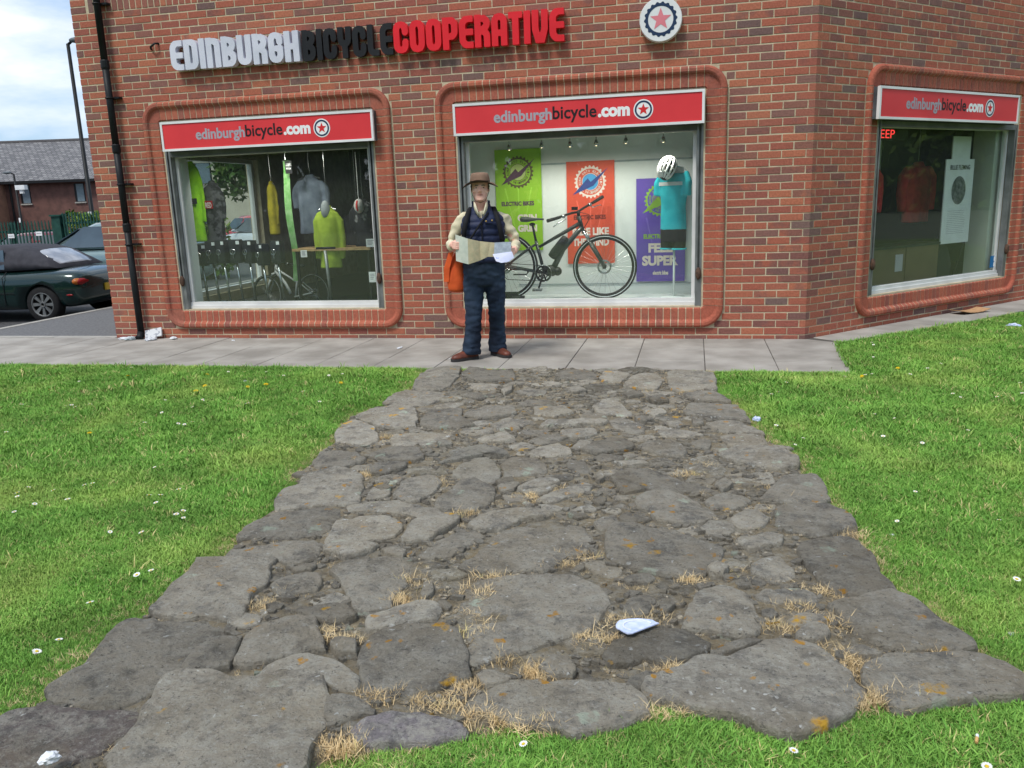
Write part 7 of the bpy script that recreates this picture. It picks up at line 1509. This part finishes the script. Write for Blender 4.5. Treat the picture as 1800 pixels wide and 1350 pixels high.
def fwin(xc, z0, z1, w_, par=hb, y=0):
    mb = MB(); mb.box((xc-w_/2, y-.02, z0), (xc+w_/2, y+.05, z1)); o = part('window', mb, BLK, par); mb = MB(); mb.box((xc-w_*.28, y-.03, z0+.03), (xc+w_*.42, y-.021, z1-.03)); part('pane', mb, pmat('far_pane', lin(120, 136, 146), rough=0.15, spec=0.8) if 'far_pane' not in bpy.data.materials else bpy.data.materials['far_pane'], o); mb = MB(); mb.box((xc-w_*.56, y-.08, z0-.08), (xc+w_*.56, y-.0, z0)); part('sill', mb, KERB, o)
z0, z1 = dep(54, 358, 50)[2]+.3, dep(54, 326, 50)[2]+.3
for px in (54, 149, 240, -40, -130): fwin(px1(px), z0, z1, .62)
mb = MB(); xx = px1(30); mb.tube([(xx, -.1, 0), (xx, -.1, ez)], .06, 8); part('downpipe', mb, BLK, hb)
xw = px1(20); mb = MB(); mb.box((xw-9, -5.0, 0), (xw, -.001, ez-.05)); part('wing', mb, FB2, hb)
mb = MB(); mb.prism([(xw-9, ez-.05), (xw, ez-.05), (xw-4.5, ez+2.2)], -5.2, -.5, 'y'); part('wing_roof', mb, bpy.data.materials['slate_roof'], hb)
fwin(xw-.62, z0, z1, .7, hb, -5.0)
# pale house and tree beyond the shop's side window
t = thing('pale_house', 'pale rendered house seen through the glass of the left window', 'building', (-33, 40, -0.3), rad(24)); mb = MB(); mb.box((0, 0, 0), (15, 8, 5.6)); part('wall', mb, pmat('render_cream', lin(214, 204, 182), lin(200, 190, 168), scale=1, rough=0.9), t); mb = MB(); mb.loft([[(-.3, -.4, 5.55), (-.3, 4, 8.2), (-.3, 8.4, 5.55)], [(15.3, -.4, 5.55), (15.3, 4, 8.2), (15.3, 8.4, 5.55)]]); part('roof', mb, bpy.data.materials['slate_roof'], t)
for x in (2, 5.5, 9, 12.5):
    for z in (.9, 3.5): fwin(x, z, z+1.3, 1.2, t)
tree('broad leafy tree seen through the glass of the left window', (-20.5, 29.5, -0.3), 6.8, 2.6, 5, 5000, .2)
# trees behind the photographer: the glass mirrors them
for i, (x, y, H, R) in enumerate(((-9, -27, 10, 4.6), (1.5, -25, 9, 4.2), (11, -29, 11, 5.0), (-20, -31, 11, 5.0))):
    tree(['spreading tree behind the photographer, second from the left as mirrored', 'round-crowned tree straight behind the photographer', 'tall tree behind the photographer to the right', 'tall tree behind the photographer at the far left'][i], (x, y, -0.3), H, R, 20+i, 6000, .28)

# unseen tree belt, added so the panes mirror dark leaves instead of a bare horizon
wb_ = [(x, -48+random.uniform(-2, 2), z, 3.2) for x in np.arange(-70, 74, 2.6) for z in (1.0, 4.6+random.uniform(-1, 1), 8.0+random.uniform(-1.6, 1.2))]
wb_ += [(58+random.uniform(-2, 2), y, z, 3.4) for y in np.arange(-48, 70, 2.6) for z in (1.0, 4.6+random.uniform(-1, 1), 8.0+random.uniform(-1.6, 1.2))]
wo = leaves(None, 'added_woods', wb_, 60000, .42, LEAFT); wo['kind'] = 'stuff'
mb = MB()
for b_ in wb_[::2]: mb.ball((b_[0]*1.03, b_[1]*1.03, b_[2]), b_[3]*.8, 8, 6)  # added solid cores keep sky from sparkling through the belt in reflections
wi = link('added_woods', mb.mesh('added_woods', LEAFT)); wi['kind'] = 'stuff'

# ================================================================== LITTER, FLOWERS
def crumple(name, c, s, mt, label, cat='litter', seed=0, amp=.45, freq=2.2, flat=False):
    bm = bmesh.new(); bmesh.ops.create_icosphere(bm, subdivisions=3, radius=1)
    for v in bm.verts:
        q = v.co.copy(); k = 1+amp*mnoise.noise(q*freq+Vector((seed*3.1, 0, 0)))-0.35*amp*abs(mnoise.noise(q*freq*2.7+Vector((0, seed*2.3, 0))))*2; v.co = Vector((q.x*s[0]*k, q.y*s[1]*k, max(-.9, q.z)*s[2]*k))
    me = bpy.data.meshes.new(name); bm.to_mesh(me); bm.free(); me.materials.append(mt); o = link(name, me); o.location = (c[0], c[1], c[2]+s[2]*.75); o.rotation_euler = (0, 0, seed*1.3); return tag(o, label, cat)
PAP = pmat('litter_white', lin(226, 228, 230), lin(206, 210, 216), scale=30, rough=0.7); PLA = pmat('litter_plastic', lin(200, 210, 212), lin(176, 188, 192), scale=40, rough=0.25); BLU = pmat('litter_blue', lin(50, 130, 200), rough=0.5); CARDB = pmat('cardboard', lin(190, 150, 110), lin(170, 132, 96), scale=20, rough=0.9); PBW = pmat('litter_blue_white', lin(206, 214, 240), lin(176, 190, 224), scale=40, rough=0.6)
_cr = crumple
def crumple(name, c, s, *a, **k): return _cr(name, c, (s[0]*.72, s[1]*.72, s[2]*.55), *a, **k)
def L_at(px, py, z=0.0): return gnd(px, py, z)
def lit(px, py, s, mt, label, z=0.0, name='litter', seed=None, **k): return crumple(name, L_at(px, py, z), s, mt, label, seed=seed if seed is not None else px % 17, **k)
lit(88, 1340, (.034, .028, .03), PAP, 'crumpled white tissue at the bottom left corner on the pinkish stone', z=.06, name='tissue')
t = thing('paper_plate_piece', 'torn bluish white paper plate piece lying on the lichen-spotted stone', 'litter', tuple(L_at(1122, 1106, .044)), rad(8)); mb = MB(); pts = [(.075*math.cos(a), .052*math.sin(a)) for a in np.linspace(.35, 4.4, 18)]; top_ = [(x, y, .004+.010*math.hypot(x, y)/.075+.003*math.sin(9*x*20)) for x, y in pts]; mb.loft([[(x, y, z-.004) for x, y, z in top_], top_]); part('paper', mb, PBW, t); mb = MB(); mb.tube([(.05*math.cos(a), .034*math.sin(a), .014) for a in np.linspace(.5, 4.2, 16)], .003, 5); part('rim_fold', mb, PAP, t)
for px, py, s, mt, lab in [
 (432, 673, (.035, .03, .025), PAP, 'crumpled tissue among the dandelions on the left lawn'), (1330, 741, (.04, .035, .035), PBW, 'round white and blue scrap at the right edge of the path'),
 (1655, 709, (.03, .02, .02), PAP, 'pale grey scrap on the right lawn'), (1568, 943, (.014, .014, .012), PAP, 'small round white scrap on the grass right of the path'), (1778, 1117, (.02, .014, .012), PAP, 'white scrap at the right edge of the lawn'), (1680, 579, (.16, .03, .02), PLA, 'clear and pink wrapper in the grass by the angled pavement'), (1782, 575, (.10, .06, .04), PBW, 'blue and white crumpled wrapper at the far right of the lawn'), (1750, 594, (.06, .03, .02), PAP, 'small white carton scrap below the blue wrapper'),
 (977, 764, (.018, .012, .006), PAP, 'tiny white paper square in the middle of the stone path'), (1034, 697, (.03, .012, .008), PAP, 'thin white scrap near the far end of the stone path'), (1447, 1075, (.012, .010, .006), PBW, 'bluish flat pebble among withered grass on the right of the path'), (863, 1161, (.012, .009, .007), STONE_P, 'pale pebble below the large middle stone'),
 (703, 612, (.07, .03, .015), PAP, 'white paper scrap on the pavement left of the man'), (672, 590, (.04, .02, .03), CARDB, 'small yellowish carton at the foot of the wall'), (583, 588, (.07, .03, .025), PAP, 'white and yellow carton at the foot of the wall under the left window'), (370, 589, (.06, .04, .03), PAP, 'crumpled white paper at the wall foot right of the drainpipe'), (410, 599, (.04, .02, .012), PAP, 'small white scrap on the paving right of the drainpipe'), (315, 592, (.04, .03, .02), PAP, 'white scrap touching the end of the litter by the drainpipe'),
 (985, 583, (.09, .04, .05), PLA, 'clear crumpled plastic bottle wrap at the foot of the wall under the middle window'), (1004, 587, (.045, .03, .03), PAP, 'white scrap beside the clear plastic at the wall foot'), (920, 588, (.05, .03, .02), PLA, 'dull grey plastic scrap behind the man\'s feet'), (1209, 587, (.025, .02, .015), BLU, 'bright blue bottle cap scrap at the wall foot'), (1263, 590, (.05, .03, .02), PLA, 'grey plastic scrap at the wall foot right of the middle window'), (1326, 591, (.03, .015, .01), PAP, 'thin white scrap near the corner of the wall'), (1357, 590, (.05, .03, .03), PLA, 'grey crumpled wrapper near the blunt corner of the wall'),
 (790, 631, (.015, .01, .005), PAP, 'speck of white paper in front of the man\'s shoe')]: lit(px, py, s, mt, lab)
t = thing('carton', 'white printed carton lying against the wall behind the drainpipe', 'litter', (-6.25, -0.10, 0.0), rad(6)); mb = MB(); M_ = Matrix.Rotation(rad(-62), 4, 'X') @ Matrix.Rotation(rad(-9), 4, 'Z'); mb.box((-.08, -.0, -.012), (.12, .11, .012), Matrix.Translation((0, 0, .015)) @ Matrix.Rotation(rad(58), 4, 'X') @ Matrix.Rotation(rad(12), 4, 'Z')); part('box', mb, pmat('carton_print', lin(204, 206, 208), lin(150, 154, 162), scale=22, rough=0.6, lo=0.55, hi=0.6), t)
crumple('wrapper', (-6.50, -0.16, 0), (.09, .06, .045), PLA, 'clear crumpled wrapper at the foot of the drainpipe', seed=3); crumple('wrapper', (-6.62, -0.12, 0), (.11, .05, .03), PAP, 'white crushed cup left of the drainpipe foot', seed=5); crumple('wrapper', (-6.20, -0.20, 0), (.10, .05, .04), PAP, 'white crumpled bag right of the drainpipe foot', seed=8); crumple('wrapper', (-5.98, -0.08, 0), (.12, .05, .03), PAP, 'long crushed white wrapper along the wall right of the drainpipe', seed=9)
q = MATB @ Vector((2.75, -0.16, 0)); t = thing('cardboard_piece', 'curled piece of brown cardboard lying under the angled window', 'litter', q, rad(38)); mb = MB(); mb.loft([[(x, -.09, .01+.5*(x*x)), (x, .09, .012+.5*(x*x)), (x, .09, .018+.5*(x*x)), (x, -.09, .016+.5*(x*x))] for x in np.linspace(-.26, .22, 8)]); part('sheet', mb, CARDB, t)
for px, py, lab in ((1717, 1300, 'orange-tipped cigarette end in the grass at the bottom right'),):
    q = L_at(px, py, .03); t = thing('cigarette_end', lab, 'cigarette end', tuple(q), rad(70)); mb = MB(); mb.tube([(-.014, 0, 0), (.004, 0, .004)], .0042, 8); part('filter', mb, pmat('filter_orange', lin(212, 170, 110), rough=0.8), t); mb = MB(); mb.tube([(.004, 0, .004), (.013, 0, .006)], .0042, 8); part('paper', mb, PAP, t)
# daisies and dandelions
DW = pmat('petal_white', lin(236, 236, 232), rough=0.7); DY = pmat('petal_yellow', lin(240, 204, 20), lin(226, 184, 10), scale=60, rough=0.7); DC = pmat('daisy_centre', lin(222, 190, 50), rough=0.8); STEM = pmat('flower_stem', lin(110, 150, 60), rough=0.8)
def daisy_mesh():
    mb = MB(); R = .0095
    for k in range(12):
        a = 2*PI*k/12; d = (math.cos(a), math.sin(a)); n_ = (-d[1], d[0]); mb.add([(d[0]*.003, d[1]*.003, .040), (d[0]*R*.7+n_[0]*.0026, d[1]*R*.7+n_[1]*.0026, .0415), (d[0]*R, d[1]*R, .041), (d[0]*R*.7-n_[0]*.0026, d[1]*R*.7-n_[1]*.0026, .0415)], [(0, 3, 2, 1)])
    mb.cm = 1; mb.ball((0, 0, .0405), (.0035, .0035, .002), 8, 5); mb.cm = 2; mb.tube([(.004, 0, 0), (0, 0, .04)], .001, 5); return mb.mesh('daisy', [DW, DC, STEM])
def dande_mesh():
    mb = MB()
    for k in range(30):
        a = 2.4*k; r = .017*math.sqrt((k+1)/30); z = .045+.008*(1-(r/.017)**2); d = (math.cos(a), math.sin(a)); n_ = (-d[1], d[0]); mb.add([(d[0]*r*.35, d[1]*r*.35, z-.003), (d[0]*r+n_[0]*.003, d[1]*r+n_[1]*.003, z), (d[0]*r*1.25, d[1]*r*1.25, z-.001), (d[0]*r-n_[0]*.003, d[1]*r-n_[1]*.003, z)], [(0, 3, 2, 1)])
    mb.cm = 1; mb.tube([(.006, 0, 0), (0, 0, .043)], .0018, 6); return mb.mesh('dandelion', [DY, STEM])
DM, YM = daisy_mesh(), dande_mesh()
DAISY_L = [(289,703),(303,699),(350,703),(357,702),(341,715),(399,710),(437,709),(310,744),(325,745),(336,742),(230,743),(252,743),(276,820),(172,843),(163,850),(152,852),(46,857),(35,866),(33,872),(99,861),(57,885),(27,899),(280,871),(260,872),(315,861),(277,883),(317,898),(309,904),(323,910),(120,878),(190,933),(254,935),(155,711),(115,714),(125,712),(135,715),(90,684),(35,711),(230,646),(400,653),(415,653),(430,654),(470,653),(498,660),(560,706),(535,688),(578,659),(165,750),(287,724),(268,1003),(245,1007),(160,1061),(52,1146),(64,1144),(100,1127),(603,657),(590,672),(140,670),(10,760)]
DAISY_R = [(1463,647),(1432,654),(1536,605),(1533,602),(1617,611),(1536,627),(1597,657),(1632,647),(1535,657),(1521,659),(1677,692),(1686,697),(1755,698),(1765,696),(1796,673),(1798,691),(1537,728),(1553,766),(1650,638),(1480,661),(1365,689),(1355,693),(1380,672),(1362,747),(1395,781),(1410,770),(1608,864),(1580,915),(1757,915),(1783,1015),(1390,1319),(1740,1344),(1700,756),(1620,777),(1575,735),(927,1306)]
def bloom(me, name, px, py, label, cat, group, s=1.0):
    q = L_at(px, py, .035*s); o = link(name, me); o.location = (q[0], q[1], 0); o.rotation_euler = (random.uniform(-.35, .1), random.uniform(-.3, .3), random.uniform(0, 6)); o.scale = (s, s, s*.9); tag(o, label, cat, group)
for px, py in DAISY_L: bloom(DM, 'daisy', px, py, 'small white daisy growing in the lawn left of the stone path', 'daisy', 'daisies in the left lawn', random.uniform(1.1, 1.7))
for px, py in DAISY_R: bloom(DM, 'daisy', px, py, 'small white daisy growing in the lawn right of the stone path', 'daisy', 'daisies in the right lawn', random.uniform(1.0, 1.5))
for px, py in [(361, 659), (362, 678), (345, 688), (435, 680), (467, 676), (598, 673), (158, 762), (224, 662)]: bloom(YM, 'dandelion', px, py, 'yellow dandelion head in the lawn left of the stone path', 'dandelion', 'dandelions in the left lawn', random.uniform(.9, 1.2))
for px, py in [(1578, 647), (1516, 661)]: bloom(YM, 'dandelion', px, py, 'yellow dandelion head in the lawn right of the stone path', 'dandelion', 'dandelions in the right lawn', .9)
